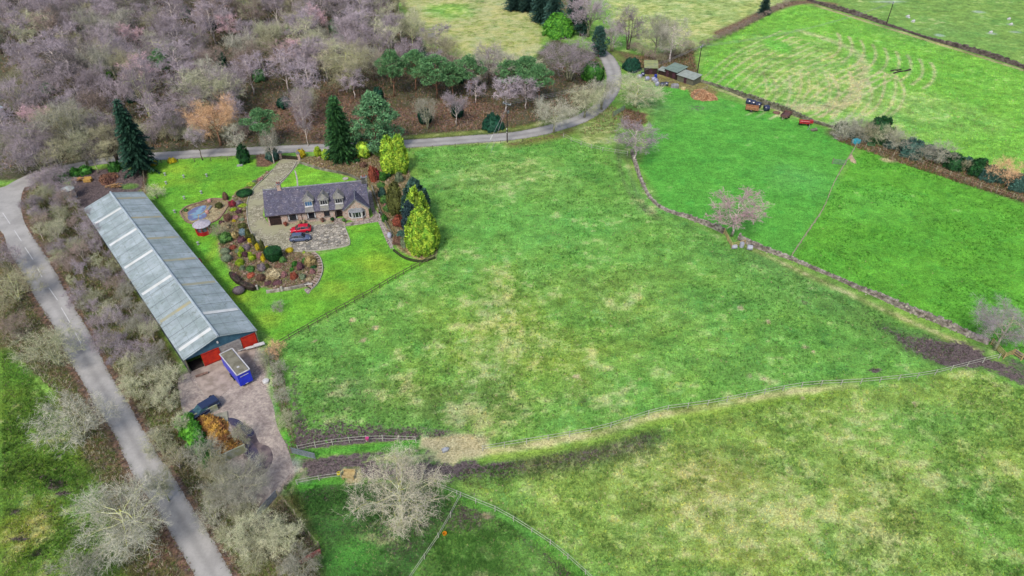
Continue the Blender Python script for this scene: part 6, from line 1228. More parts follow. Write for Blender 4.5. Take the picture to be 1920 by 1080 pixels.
for k, (x, y) in enumerate(((527, 297), (561, 298))):
    p = G(x, y); e = empty('gate_pier', p, .1, ('left' if k == 0 else 'right') + ' stone pier at the drive entrance', 'gate pier'); m = MB(); m.box((0, 0, .75), (.7, .7, 1.5)); m.build('shaft', STONE, e, .03); m = MB(); m.box((0, 0, 1.56), (.9, .9, .12)); m.lathe([(.3, 1.62), (.12, 1.75), (.2, 1.9), (.08, 2.05)], 8); m.build('cap', LEAD, e)
# ================================================================== POLES AND WIRES
POLE = M('creosoted_pole', C(78, 66, 62), C(52, 44, 44), 2, .9); WIRE = M('pale_wire', C(178, 176, 180), C(150, 150, 156), 2, .5)
def pole(a, top, label, arm_deg=30, extra=False):
    b = G(*a); H = 5.0
    for _ in range(120):
        if PROJ((b.x, b.y, H))[1] < top: break
        H += .1
    e = empty('electricity_pole', b, R(arm_deg), label, 'electricity pole'); m = MB(); m.tube([(0, 0, 0), (0, 0, H)], [.16, .11], 8); m.build('shaft', POLE, e)
    m = MB(); m.bar((-1.15, .12, H - .3), (1.15, .12, H - .3), .12); m.bar((-1.15, -.12, H - .3), (1.15, -.12, H - .3), .12); m.bar((-.7, 0, H - .3), (0, 0, H - 1.1), .05); m.bar((.7, 0, H - .3), (0, 0, H - 1.1), .05); m.build('crossarm', GALV, e)
    for x in (-1.05, 0, 1.05): m = MB(); m.lathe([(.05, 0), (.09, .08), (.05, .16), (.09, .24), (.03, .34)], 8, (x, 0, H - .22)); m.build('insulator', WHITEP, e)
    return e, b, H
e1, b1, H1 = pole((951, 267), 193, 'electricity pole with stay wires beside the lane', -35)
m = MB(); m.lathe([(.22, 0), (.25, .1), (.25, .6), (.1, .7)], 10, (.35, 0, H1 - 2.6)); m.build('transformer', ALU, e1)
m = MB(); m.box((0, -.17, 3.6), (.24, .04, .32)); m.box((0, -.17, 2.7), (.22, .04, .26)); m.build('notice_plate', WHITEP, e1)
e2, b2, H2 = pole((1305, 150), 86, 'electricity pole standing at the end of the right shed', 60)
e3, b3, H3 = pole((1661, 48), 4, 'electricity pole on the dark stone wall in the far top right', 60)
def wire(name, a, b, sag, label, r_=.03, grp=None, m_=WIRE):
    a = Vector(a); b = Vector(b); m = MB(); m.tube([a.lerp(b, t / 12) - Vector((0, 0, sag * 4 * (t / 12) * (1 - t / 12))) for t in range(13)], r_, 4, False); return tag(m.build(name, m_), label, 'wire', grp)
for k, (x, y) in enumerate(((911, 279), (920, 287))):
    wire('stay_wire', (b1.x, b1.y, H1 - .8), G(x, y), 0, ('left' if k == 0 else 'right') + ' stay wire running from the lane pole to the grass', .035, None)
p = G(911, 279).lerp(Vector((b1.x, b1.y, H1 - .8)), .22); q = G(911, 279).lerp(Vector((b1.x, b1.y, H1 - .8)), .32); m = MB(); m.tube([p, q], .14, 8); tag(m.build('stay_guard', WHITEP), 'white guard sleeve on the left stay wire over the lane', 'stay guard')
for k in (-1, 0, 1):
    r1 = Vector((math.cos(R(-35)), math.sin(R(-35)), 0)) * 1.05 * k; r2 = Vector((math.cos(R(60)), math.sin(R(60)), 0)) * 1.05 * -k; r3 = r2
    nm = {-1: 'left', 0: 'middle', 1: 'right'}[k]
    wire('power_line', b1 + r1 + Vector((0, 0, H1)), b2 + r2 + Vector((0, 0, H2)), 2.2, nm + ' power line from the lane pole to the shed pole', .022)
    wire('power_line', b2 + r2 + Vector((0, 0, H2)), b3 + r3 + Vector((0, 0, H3)), 2.2, nm + ' power line from the shed pole to the far right pole', .022)
# ================================================================== FARM THINGS
BLK = M('black_bale_wrap', C(58, 64, 98), C(36, 40, 66), 1.5, .22, .3, spec=.6); PALEB = M('grey_bale_wrap', C(168, 170, 200), C(120, 124, 160), 1.2, .3, .3, spec=.5)
def bale(x, y, rz, m_, label, r=.62, L_=1.2, up=False):
    p = G(x, y); m = MB(); m.lathe([(r * .5, -L_ / 2 - .03), (r * .9, -L_ / 2), (r, -L_ / 2 + .12), (r * 1.02, 0), (r, L_ / 2 - .12), (r * .9, L_ / 2), (r * .5, L_ / 2 + .03)], 18)
    xf = Matrix.Translation((0, 0, L_ / 2)) if up else Matrix.Translation((0, 0, r)) @ Matrix.Rotation(rz, 4, 'Z') @ Matrix.Rotation(math.pi / 2, 4, 'Y'); o = m.build('wrapped_bale', m_, xf=xf, smooth_=True); o.location = p; return tag(o, label, 'bale', 'black wrapped bales')
for x, y, rz, lb in ((1403, 196, -.6, 'first black wrapped bale behind the brown box trailer'), (1411, 198.5, -.5, 'middle black wrapped bale of the three behind the brown box trailer'), (1421, 202, -.7, 'third black wrapped bale behind the brown box trailer'), (1436, 208, .1, 'single black wrapped bale right of the three bales')): bale(x, y, rz, BLK, lb, .8, 1.3)
for k, (x, y, rz, c_) in enumerate(((1199, 147, .5, 1), (1213, 151, .2, 1), (1229, 155, .8, 1), (1232, 161, 1.2, 1), (1241, 162, .2, 0), (1249, 161, -.4, 0), (1205, 143, -.3, 0), (1225, 152, .1, 1))):
    bale(x, y, rz, BLK if not c_ else PALEB, ('pale shiny' if c_ else 'dark') + ' wrapped bale in front of the sheds, ' + ['first', 'second', 'third', 'fourth', 'fifth', 'last', 'rearmost', 'half hidden third'][k] + ' from the left', .6, 1.1)
p = G(1229, 146); m = MB(); m.lathe([(.35, 0), (.42, .1), (.42, .9), (.36, 1.0)], 14); o = m.build('blue_barrel', M('blue_plastic', C(40, 70, 190), C(30, 54, 160), 3, .4)); o.location = p; tag(o, 'bright blue barrel in front of the left shed', 'barrel')
p = G(1265, 164); m = MB(); m.box((0, 0, .4), (2.2, 1.4, .8), -.2); m.box((.1, 0, .9), (1.6, 1.0, .3), -.1); o = m.build('covered_pile', M('grey_tarpaulin', C(168, 166, 172), C(132, 132, 132), 1.5, .7, .5), None, .08); o.location = p; tag(o, 'grey covered pile between the bale cluster and the hay heap', 'covered pile')
p = G(1281, 168); m = MB(); m.box((0, 0, .35), (1.2, .9, .7), -.3); o = m.build('straw_block', M('cream_bale', C(222, 206, 150), C(196, 176, 120), 2, .95), None, .05); o.location = p; tag(o, 'small cream bale left of the hay heap', 'bale')
WOODB = M('brown_trailer_boards', C(176, 128, 92), C(140, 100, 74), 2, .8); WOODD = M('dark_trailer_boards', C(132, 96, 88), C(100, 74, 70), 2, .8)
def cart(x, y, rz, L_, W_, label, m_, hs=.5, fl=None):
    e = empty('farm_trailer', G(x, y), rz, label, 'farm trailer'); m = MB(); m.box((0, 0, .72), (L_, W_, .1)); m.build('bed', fl or m_, e)
    m = MB(); z = .77 + hs / 2
    for s in (-1, 1): m.box((0, s * (W_ / 2 - .03), z), (L_, .06, hs)); m.box((s * (L_ / 2 - .03), 0, z), (.06, W_ - .13, hs))
    for s in (-1, 1):
        for q in (-.48, -.16, .16, .48): m.bar((q * L_, s * (W_ / 2 + .02), .7), (q * L_, s * (W_ / 2 + .02), .79 + hs), .08)
    m.build('side_boards', m_, e); m = MB(); m.bar((L_ / 2, .3, .62), (L_ / 2 + 1.3, 0, .5), .09); m.bar((L_ / 2, -.3, .62), (L_ / 2 + 1.3, 0, .5), .09); m.box((0, 0, .6), (L_ * .95, .5, .1)); m.build('drawbar', PST, e)
    for s in (-1, 1): wheel(e, -.1, s * (W_ / 2 - .12), .4, .22, s)
    return e
cart(1409, 208, -.32, 3.4, 2.0, 'brown boarded box trailer in front of the black bales', WOODB, .55, M('orange_brown_floor', C(206, 150, 106), C(180, 126, 90), 2, .85))
cart(1473, 220, -2.2, 3.6, 1.9, 'dark brown flat trailer with pale side rail by the mossy wall', WOODD, .45, M('plum_brown_floor', C(116, 84, 84), C(90, 66, 68), 2, .8))
e = empty('hay_machine', G(1507, 235), -.25, 'red hay machine with drawbar parked by the mossy wall', 'farm machine'); m = MB(); m.box((0, 0, .75), (2.6, 1.3, .12)); m.box((0, .6, 1.0), (2.6, .1, .5)); m.box((0, -.6, .9), (2.6, .1, .3)); m.box((1.7, .5, 1.0), (.8, .9, .7)); m.box((1.25, 0, .95), (.1, 1.3, .5)); m.box((-1.25, 0, .95), (.1, 1.3, .5)); m.build('frame', M('red_machine_paint', C(196, 48, 56), C(160, 40, 50), 2, .5), e, .02)
m = MB(); 
for q in range(5): m.bar((-1.1 + q * .5, -.55, .86), (-1.1 + q * .5, .55, .86), .06)
m.tube([(-1.2, 0, 1.05), (1.2, 0, 1.05)], .14, 8); m.build('rotor', M('pink_worn_paint', C(226, 140, 140), C(200, 110, 110), 2, .6), e); m = MB(); m.bar((1.2, -.5, .7), (1.0, -2.4, .5), .1); m.bar((1.0, -2.4, .5), (.6, -2.9, .1), .09); m.build('drawbar', GALV, e)
for s in (-1, 1): wheel(e, s * 1.0, -.1, .36, .2, s)
# troughs by the rail corner
TRO = M('pale_plastic', C(190, 194, 204), C(160, 166, 178), 2, .4)
for k, (x, y, rz, r_, lb) in enumerate(((1376, 466, .1, .42, 'left pale drum lying at the rail corner by the pink birch'), (1390, 463, 1.4, .45, 'middle pale drum standing behind the others at the rail corner'), (1405, 468, -.25, .52, 'right and largest pale drum at the rail corner'))):
    m = MB(); m.lathe([(r_ * .9, -.5), (r_, -.42), (r_, .42), (r_ * .9, .5)], 16); o = m.build('drum', TRO, xf=Matrix.Translation((0, 0, r_)) @ Matrix.Rotation(rz, 4, 'Z') @ Matrix.Rotation(math.pi / 2, 4, 'Y') if k != 1 else Matrix.Translation((0, 0, .5))); o.location = G(x, y); tag(o, lb, 'drum', 'pale drums at the rail corner')
def simple(name, x, y, fn, m_, label, cat, rz=0, bev=0): m = MB(); fn(m); o = m.build(name, m_, None, bev); o.location = G(x, y); o.rotation_euler = (0, 0, rz); return tag(o, label, cat)
simple('cattle_feeder', 1604, 270, lambda m: (m.box((0, 0, .75), (1.6, 1.3, .9)), m.box((0, 0, 1.25), (1.3, 1.0, .12)), [m.bar((a * .7, b * .55, 0), (a * .7, b * .55, .4), .12) for a in (-1, 1) for b in (-1, 1)]), M('turquoise_plastic', C(90, 196, 214), C(60, 160, 184), 1.5, .4), 'turquoise box feeder at the top of the wire fence', 'feeder', .4, .04)
simple('green_trough', 1633, 272, lambda m: m.lathe([(.9, 0), (1.0, .15), (.95, .32), (.8, .32), (.7, .18)], 18), M('green_plastic', C(40, 150, 90), C(30, 120, 70), 2, .4), 'round green trough under the hedgerow', 'trough')
simple('stone_block', 1526, 245, lambda m: (m.box((0, 0, .2), (1.6, .9, .4), .3), m.box((.5, .3, .45), (.7, .5, .3), 1.0)), WALLMOSS, 'low grey stone pile in the grass right of the red machine', 'stones', 0, .06)
simple('tyre_ring', 1456, 212, lambda m: m.lathe([(.7, 0), (.95, .05), (.95, .2), (.7, .22)], 18), M('brown_ring', C(150, 116, 100), C(120, 92, 80), 2, .9), 'brown ring feeder lying by the mossy wall', 'ring feeder')
simple('wooden_trough', 655, 894, lambda m: (m.box((0, 0, .45), (1.5, 1.0, .08)), m.box((0, .5, .7), (1.6, .08, .5)), m.box((0, -.5, .6), (1.6, .08, .3)), [m.bar((a * .7, b * .45, 0), (a * .7, b * .45, .9), .1) for a in (-1, 1) for b in (-1, 1)], m.box((0, 0, .5), (1.3, .8, .03))), FP, 'wooden feed table on the trampled straw left of the oak', 'feed table', -.05)
simple('yellow_reel', 637, 895, lambda m: m.lathe([(.18, .75), (.28, .8), (.28, .95), (.18, 1.0), (.18, .75)], 14), M('yellow_plastic', C(236, 220, 30), C(220, 200, 30), 2, .4), 'yellow reel at the end of the short white fence', 'reel')
simple('orange_bucket', 834, 1003, lambda m: m.lathe([(.2, 0), (.26, .4), (.28, .42), (.22, .42), (.2, .1)], 14), M('orange_plastic', C(236, 160, 30), C(220, 140, 30), 2, .4), 'orange bucket by the straight white fence', 'bucket')
simple('pink_bucket', 690, 831, lambda m: m.lathe([(.16, .7), (.24, 1.1), (.27, 1.12), (.2, 1.12)], 12), M('pink_plastic', C(226, 90, 150), C(200, 70, 130), 2, .4), 'pink bucket hung on the white fence by the green strip', 'bucket')
simple('boulder', 834, 846, lambda m: (m.box((0, 0, .25), (.8, .6, .5), .5), m.box((.3, .2, .2), (.5, .5, .4), 1.2)), M('pale_boulder', C(190, 194, 200), C(150, 154, 160), 3, .8, .4), 'pale boulder on the trampled straw at the gap in the fence', 'boulder', 0, .12)
simple('white_lid', 499, 716, lambda m: m.lathe([(.5, 0), (.5, .3), (.42, .38), (.05, .42)], 18), WHITEP, 'round white lid in the grass right of the blue box trailer', 'lid')
simple('log', 379, 704, lambda m: m.tube([(-.9, 0, .2), (.9, .1, .2)], [.2, .18], 10), M('brown_log', C(160, 130, 116), C(120, 94, 84), 3, .9), 'thick log on the concrete in front of the barn door', 'log', .45)
simple('red_tool_box', 375, 494, lambda m: (m.box((0, 0, .55), (.9, .7, .7)), m.bar((-.4, 0, .3), (-1.1, 0, .7), .07)), REDP, 'small red box against the long side of the barn', 'box', -.9, .04)
simple('boat_trailer', 480, 653, lambda m: (m.box((0, 0, .5), (3.0, .5, .12)), m.bar((-2.6, 0, .45), (-1.4, 0, .5), .12), m.box((.6, 0, .62), (1.6, .7, .12))), WHITEP, 'long white low trailer frame beside the right red door', 'trailer frame', .42, .02)
simple('timber_stack', 166, 340, lambda m: (m.box((0, 0, .35), (1.6, 1.1, .6)), m.box((0, .4, .8), (1.5, .2, .3)), m.box((0, -.4, .75), (1.5, .2, .2))), M('yellow_crate', C(214, 176, 96), C(186, 146, 80), 2, .8), 'yellow wooden crate in the muddy yard above the barn', 'crate', .1)
simple('timber_stack', 149, 340, lambda m: [m.box((random.uniform(-.8, .8), random.uniform(-.4, .4), .15 + .12 * q), (2.0, .2, .1), random.uniform(-.5, .5)) for q in range(7)], M('mixed_timber', C(190, 150, 96), C(120, 90, 66), 2, .9, island=.4), 'loose stack of timber behind the grey silo', 'timber', .1)
simple('timber_stack', 216, 352, lambda m: [m.box((random.uniform(-1, 1), random.uniform(-.4, .4), .12 + .1 * q), (2.2, .18, .1), random.uniform(-.9, .9)) for q in range(8)], M('mixed_timber', C(190, 150, 96)), 'scattered timber at the far gable of the barn', 'timber', .4)
simple('red_plank', 577, 1052, lambda m: (m.box((0, 0, .55), (3.4, .12, .7)), m.bar((-1.6, 0, 0), (-1.6, 0, .9), .1), m.bar((1.6, 0, 0), (1.6, 0, .9), .1), m.box((0, -.06, .93), (3.4, .35, .06))), M('faded_red_boards', C(176, 110, 96), C(146, 90, 80), 3, .8), 'faded red jump board by the grey plank fence at the bottom', 'board', .62)
for k, (x, y, rz, L_) in enumerate(((1692, 135, .42, 3.6), (1680, 133, .3, 2.0))):
    m = MB(); m.tube([(-L_, 0, .2), (-L_ * .4, .3, .2), (L_ * .3, 0, .2), (L_, .25, .2)], .22, 8); o = m.build('fallen_pole', POLE); o.location = G(x, y); o.rotation_euler = (0, 0, rz); tag(o, ('longer' if k == 0 else 'shorter') + ' dark pole lying in the striped field', 'pole')
for k, (x, y) in enumerate(((1702, 32), (1712, 41), (1891, 37), (1895, 47), (1857, 62))): simple('limestone_block', x, y, lambda m: (m.box((0, 0, .3), (1.1, .7, .6), .4), m.box((.3, .2, .5), (.6, .5, .4), 1)), WHITEP, ['left one of the two', 'right one of the two', 'upper one of the three right', 'middle one of the three right', 'lowest one of the three right'][k] + ' white blocks in the far top right field', 'white block', 0, .1)
# ================================================================== GARDEN
# curved steps
st0 = smooth([(590, 474), (599, 482), (604, 494), (605, 508), (601, 522), (594, 534), (584, 544)], 8); inn = smooth([(583, 475), (592, 484), (596, 496), (596, 508), (592, 520), (584, 530), (576, 538)], 8)
SL = M('sleeper_riser', C(196, 176, 160), C(160, 140, 126), 3, .85); e = empty('curved_garden_steps', G(598, 508), 0, 'flight of curved stone steps at the right end of the rockery', 'steps'); off = G(598, 508)
n_ = 17
for k in range(n_):
    i = int(k * (len(st0) - 2) / n_) ; a, b = G(*st0[i + 1]), G(*inn[min(i + 1, len(inn) - 1)]); m = MB(); m.bar(b - off + Vector((0, 0, .12)), a - off + Vector((0, 0, .12)), .30, .22); m.build('step', SL, e)
m = MB(); q = [G(*p) - off for p in st0]
for a, b in zip(q, q[1:]): m.bar(a + Vector((0, 0, .12)), b + Vector((0, 0, .12)), .12, .3)
m.build('edging_kerb', M('pale_kerb', C(206, 200, 190), C(176, 170, 160), 3, .8), e)
sheet('steps_bed', [off + (G(*p) - off) for p in st0] + [off + (G(*p) - off) for p in inn[::-1]], .018, M('dark_gaps', C(70, 60, 56), C(54, 46, 44)))
sheet('step_landing', GP([(576, 540), (584, 544), (578, 552), (574, 549), (570, 543)]), .024, PAV)
EDGE = MC['pale_kerb']
def kerb(px, label, w_=.14, h=.18, m_=None, name='edging_kerb', sub=5, closed=False):
    line = [G(x, y) for x, y in smooth(px, sub)]; m = MB()
    for a, b in zip(line, line[1:]): m.bar(a + Vector((0, 0, h / 2)), b + Vector((0, 0, h / 2)), w_, h)
    return tag(m.build(name, m_ or EDGE), label, 'kerb')
kerb([(545, 472), (590, 471), (648, 462), (656, 454), (652, 440), (646, 425)], 'pale kerb round the lower right corner of the cobbled court')
kerb([(500, 463), (480, 450), (467, 426), (463, 396), (465, 375), (474, 356), (496, 334), (512, 318)], 'pale kerb along the outer curve of the drive beside the rockery')
kerb([(556, 304), (546, 322), (524, 344), (512, 356)], 'pale kerb between the drive and the small back lawn')
kerb([(553, 320), (557, 336), (558, 350)], 'white stepping stone line across the small back lawn', .3, .06)
kerb([(713, 416), (726, 440), (738, 468)], 'low kerb on the lawn side of the side path', .12, .12)
kerb([(697, 350), (707, 380), (718, 408), (742, 452)], 'low dark retaining wall between the side path and the conifer bed', .25, .5, WALLMOSS, 'low_wall')
kerb([(562, 306), (600, 318), (650, 328), (672, 338), (684, 348)], 'curved low stone wall behind the small back lawn', .35, .45, WALLMOSS, 'low_wall')
kerb([(500, 549), (530, 545), (556, 540), (580, 533)], 'low stone wall at the foot of the rockery', .4, .5, WALLST, 'low_wall')
kerb([(738, 470), (760, 485), (790, 491), (816, 484)], 'low clipped dark edging at the end of the conifer bed', .4, .35, M('dark_clipped_edging', C(70, 84, 40), C(50, 62, 34), 3, .95, .5), 'low_hedge')
kerb([(338, 398), (350, 388), (372, 381), (400, 373), (428, 378), (424, 392), (408, 412), (384, 421), (352, 417), (338, 398)], 'irregular stone rim around the pond bed', .3, .2, M('rim_stone', C(176, 146, 126), C(136, 110, 96), 2, .9, .4), 'stone_edging')
HDG = leafm('clipped_dark_hedge', C(86, 70, 66), C(64, 66, 50))
for k, (a, b, lb) in enumerate((((434, 518), (452, 536), 'upper part of the dark clipped hedge at the foot of the rockery'), ((452, 536), (478, 546), 'lower part of the dark clipped hedge at the foot of the rockery'))):
    p, q = G(*a), G(*b); n2 = 6; Vq = []; me = variant(proto('hedge%d' % k, lambda: leafy(90 + k, 'drum', (q - p).length / 2 + .2, .55, 1.0, 3500, .16, lumps=1, tight=True, core=.93)), HDG); o = link('clipped_hedge', me); o.location = (p + q) / 2; o.rotation_euler = (0, 0, math.atan2((q - p).y, (q - p).x)); tag(o, lb, 'hedge')
def shrub(u, v, w_, h_, shape, col, label, X0=400, Y0=430, S=8.0, k=0, tight=False, name='garden_shrub'):
    """u, v, w, h measured on an enlarged view of the garden"""
    cx = X0 + u / S; yb = Y0 + (v + h_ / 2) / S; wpx = w_ / S; hpx = h_ / S; r = PX(wpx, yb) / 2; b = G(cx, yb - wpx * .30); H = .3
    for _ in range(60):
        if PROJ((b.x, b.y, H))[1] < yb - hpx + wpx * .12: break
        H += .06
    base = {'ball': 1.0, 'dome': .75, 'egg': 1.6, 'cone': 1.6, 'column': 2.4, 'drum': 1.2}[shape]
    nl = 2600 if not tight else 4200; me = proto(('shr', shape, k % 2, tight), lambda: leafy(60 + k % 2, shape, 1, 1, base * 1.2, nl if tight else 3400, .3 if not tight else .12, lumps=18, lump=.36, tight=tight, core=.9 if tight else .78))
    o = link(name, variant(me, LEAF[col])); o.location = b; o.scale = (r / 1.08 * (random.uniform(.85, 1.15) if not tight else 1), r / 1.08 * (random.uniform(.85, 1.15) if not tight else 1), max(.3, H) / (base * 1.2)); o.rotation_euler = (0, 0, random.uniform(0, 6)); return tag(o, label, 'shrub')
GS = [(920, 400, 280, 270, 'drum', 'dkgreen', 'large clipped dark green drum-shaped bush beside the cobbled court', 1, 'clipped_bush'),
      (535, 80, 80, 170, 'egg', 'olive', 'first narrow olive column from the left at the drive edge'), (625, 180, 80, 170, 'egg', 'olive', 'second narrow olive column at the drive edge'), (750, 255, 64, 170, 'egg', 'olive', 'third narrow olive column at the drive edge'),
      (553, 178, 76, 80, 'egg', 'yellow', 'yellow shrub between the first two olive columns'), (675, 275, 80, 120, 'egg', 'yellow', 'yellow egg-shaped shrub before the third olive column'), (818, 300, 70, 90, 'egg', 'yellow', 'yellow shrub behind the large clipped drum'), (755, 430, 76, 130, 'cone', 'yellow', 'pale yellow cone just left of the large clipped drum'),
      (1145, 325, 130, 95, 'ball', 'yellow', 'rounded yellow shrub right of the large clipped drum', 1), (1362, 345, 44, 56, 'cone', 'gold', 'tiny green cone near the top of the curved steps'),
      (190, 145, 180, 170, 'ball', 'green', 'big grey-green bush at the left shoulder of the rockery'), (330, 100, 120, 120, 'ball', 'straw', 'tan mound near the top of the rockery'), (455, 55, 110, 110, 'ball', 'blue', 'blue-grey shrub near the top of the rockery'), (425, 165, 130, 110, 'dome', 'plum', 'plum heather below the blue-grey shrub'),
      (185, 345, 150, 130, 'ball', 'sage', 'upper one of the pair of pale green balls', 1), (208, 445, 168, 150, 'ball', 'sage', 'lower one of the pair of pale green balls', 1), (500, 278, 110, 100, 'ball', 'greyheath', 'grey-brown ball in the upper rockery'), (432, 310, 60, 90, 'ball', 'gold', 'small lime shrub beside the grey-brown ball'),
      (365, 335, 80, 60, 'dome', 'sage', 'small pale dome left of the grey-brown ball'), (405, 385, 56, 90, 'egg', 'lime', 'upright lime shrub in the upper left rockery'), (540, 378, 84, 60, 'dome', 'lime', 'low lime shrub in the middle of the rockery'), (592, 430, 90, 90, 'ball', 'lime', 'bright lime rounded shrub left of the yellow cone'),
      (405, 510, 150, 120, 'dome', 'lime', 'large lime dome low on the left of the rockery'), (480, 385, 70, 90, 'ball', 'plum', 'purple-grey shrub between the lime shrubs'), (700, 410, 90, 100, 'ball', 'pinkl', 'pink heather left of the yellow cone'), (735, 585, 140, 120, 'ball', 'greyheath', 'grey-brown mound below the clipped drum'), (820, 570, 70, 90, 'dome', 'olive', 'olive tuft right of the grey-brown mound'),
      (1050, 465, 96, 100, 'egg', 'green', 'pale green shrub at the right foot of the clipped drum'), (1310, 565, 96, 130, 'egg', 'plum', 'dark wine-red cone in the right rockery'), (1215, 710, 120, 110, 'dome', 'rust', 'rust-red dome in the lower rockery'), (920, 690, 230, 170, 'ball', 'cream', 'big cream-flowered shrub in the lower rockery', 0), (720, 735, 110, 110, 'ball', 'brown', 'brown mound left of the cream shrub'),
      (770, 670, 80, 70, 'dome', 'sage', 'small sage cushion above the brown mound'), (565, 700, 110, 80, 'dome', 'orange', 'orange-red cushion at the lower left of the rockery'), (1460, 490, 170, 150, 'dome', 'straw', 'wide yellow-tan dome beside the steps'), (1375, 480, 80, 90, 'dome', 'green', 'green cushion behind the wide tan dome'), (1505, 580, 90, 50, 'dome', 'dkgreen', 'dark green cushion under the wide tan dome'),
      (1490, 640, 80, 80, 'dome', 'pinkl', 'pink-white cushion near the steps'), (1230, 530, 90, 90, 'dome', 'ivy', 'ferny green tuft in the right rockery'), (1340, 720, 110, 90, 'dome', 'sage', 'pale sage cushion in the lower right rockery'), (1060, 690, 90, 90, 'dome', 'pinkl', 'dusty pink heather right of the cream shrub'), (820, 820, 110, 60, 'dome', 'plum', 'wine-brown edging heather, left piece'), (960, 825, 150, 60, 'dome', 'plum', 'wine-brown edging heather, right piece'),
      (560, 605, 120, 90, 'dome', 'green', 'grey-green spreading shrub left of the brown mound'), (440, 590, 90, 80, 'dome', 'sage', 'sage cushion under the large lime dome'), (325, 715, 90, 110, 'ball', 'plum', 'dark plum ball at the left end of the clipped hedge', 1), (390, 930, 184, 150, 'ball', 'greyheath', 'grey clipped ball standing alone on the lawn near the barn', 1),
      (300, 280, 90, 70, 'dome', 'rust', 'rusty cushion above the pair of pale green balls'), (640, 860, 60, 90, 'egg', 'brown', 'small brown upright at the end of the clipped hedge'), (1400, 385, 90, 60, 'dome', 'cream', 'cream cushion at the top of the curved steps'), (1180, 610, 70, 60, 'dome', 'ivy', 'small bright green cushion above the rust dome'), (1430, 760, 90, 50, 'dome', 'cream', 'small cream cushion by the bottom of the steps'), (990, 560, 130, 70, 'dome', 'brown', 'russet spreading shrub under the clipped drum')]
for k, g_ in enumerate(GS): shrub(g_[0], g_[1], g_[2], g_[3], g_[4], g_[5], g_[6], k=k, tight=len(g_) > 7 and g_[7] == 1, name=g_[8] if len(g_) > 8 else 'garden_shrub')
S2 = 8.71
for k, g_ in enumerate([(1480, 145, 170, 90, 'dome', 'gold', 'yellow-green dome at the upper end of the rockery', 1), (1385, 300, 280, 170, 'ball', 'dkgreen', 'wide dark green clipped bush beside the upper drive', 1), (1080, 335, 105, 165, 'egg', 'brown', 'clipped brown pillar bush at the head of the pond', 1), (1190, 460, 100, 110, 'ball', 'red', 'red-leaved shrub left of the upper drive'), (1290, 450, 110, 90, 'dome', 'greyheath', 'grey heather beside the red-leaved shrub'),
                            (1350, 500, 150, 70, 'dome', 'lime', 'long lime cushion at the upper drive edge'), (1200, 560, 110, 70, 'dome', 'lime', 'bright lime cushion below the red-leaved shrub'), (1290, 590, 90, 80, 'ball', 'plum', 'dark plum cushion below the lime cushions'), (1115, 690, 110, 130, 'ball', 'brown', 'brown heather mound at the left rockery edge'), (1070, 830, 150, 130, 'dome', 'cream', 'cream-flowered mound at the left rockery edge'),
                            (1350, 830, 140, 110, 'ball', 'olive', 'olive dome with lime top beside the drive'), (1010, 770, 80, 80, 'ball', 'plum', 'small plum mound beyond the cream mound'), (970, 490, 130, 110, 'dome', 'olive', 'dark spiky tuft on the gravel right of the pond'), (1540, 95, 60, 50, 'dome', 'sage', 'pale cushion at the very top of the rockery'), (1640, 60, 100, 60, 'dome', 'pinkl', 'pink heather at the very top of the rockery'), (425, 560, 60, 50, 'dome', 'green', 'green tuft at the left rim of the pond'), (1380, 550, 60, 60, 'dome', 'cream', 'cream cushion at the drive edge'),
                            (1220, 690, 120, 60, 'dome', 'pinkl', 'long pink heather in the upper rockery'), (1340, 720, 100, 60, 'dome', 'sage', 'sage cushion in the upper rockery'), (1210, 740, 60, 50, 'dome', 'yellow', 'tiny yellow cushion in the upper rockery')]):
    shrub(g_[0], g_[1], g_[2], g_[3], g_[4], g_[5], g_[6], 300, 330, S2, k, len(g_) > 7)
for k, g_ in enumerate([(240, 400, 60, 110, 'dome', 'rust', 'rusty shrub at the back corner of the house'), (272, 395, 50, 90, 'egg', 'red', 'crimson-leaved shrub behind the house'), (310, 410, 60, 70, 'ball', 'ivy', 'bright green shrub behind the house, right of the crimson one'), (355, 395, 44, 50, 'ball', 'dkgreen', 'dark green shrub under the two golden conifers'), (435, 420, 60, 80, 'dome', 'sage', 'spiky sage yucca behind the house'),
                            (300, 475, 56, 56, 'ball', 'green', 'green ball at the right side of the house'), (335, 470, 44, 40, 'dome', 'cream', 'cream cushion beside the green ball'), (355, 520, 70, 90, 'dome', 'straw', 'tall straw-coloured clump beside the olive conifer'), (310, 535, 66, 80, 'ball', 'teal', 'dark blue-green ball beside the side path'), (330, 585, 70, 70, 'ball', 'green', 'mid green shrub left of the olive conifer'), (355, 650, 66, 60, 'ball', 'green', 'green shrub in front of the olive conifer'),
                            (432, 745, 80, 100, 'egg', 'rust', 'rust-brown cone in front of the conifer row'), (460, 850, 90, 70, 'dome', 'teal', 'blue-green spreading shrub near the end of the conifer bed'), (425, 890, 80, 70, 'dome', 'brown', 'brown heather by the end of the side path'), (480, 905, 80, 80, 'dome', 'sage', 'pale blue-green shrub under the lowest golden conifer'), (325, 720, 40, 60, 'dome', 'ivy', 'green tuft below the person on the path'), (540, 965, 110, 60, 'dome', 'straw', 'dry straw clump under the lowest golden conifer'), (120, 285, 36, 34, 'ball', 'dkgreen', 'small dark cushion in the bed behind the back lawn'), (330, 625, 30, 30, 'dome', 'pinkl', 'tiny pink cushion by the side path'), (165, 320, 50, 50, 'ball', 'brown', 'brown shrub in the bed behind the back lawn')]):
    shrub(g_[0], g_[1], g_[2], g_[3], g_[4], g_[5], g_[6], 640, 230, 4.0, k)
simple('bird_bath', 648, 336, lambda m: m.lathe([(.6, .0), (.65, .2), (.5, .22), (.3, .15)], 16), MC['pale_kerb'], 'round pale stone ring on the small back lawn', 'stone ring')
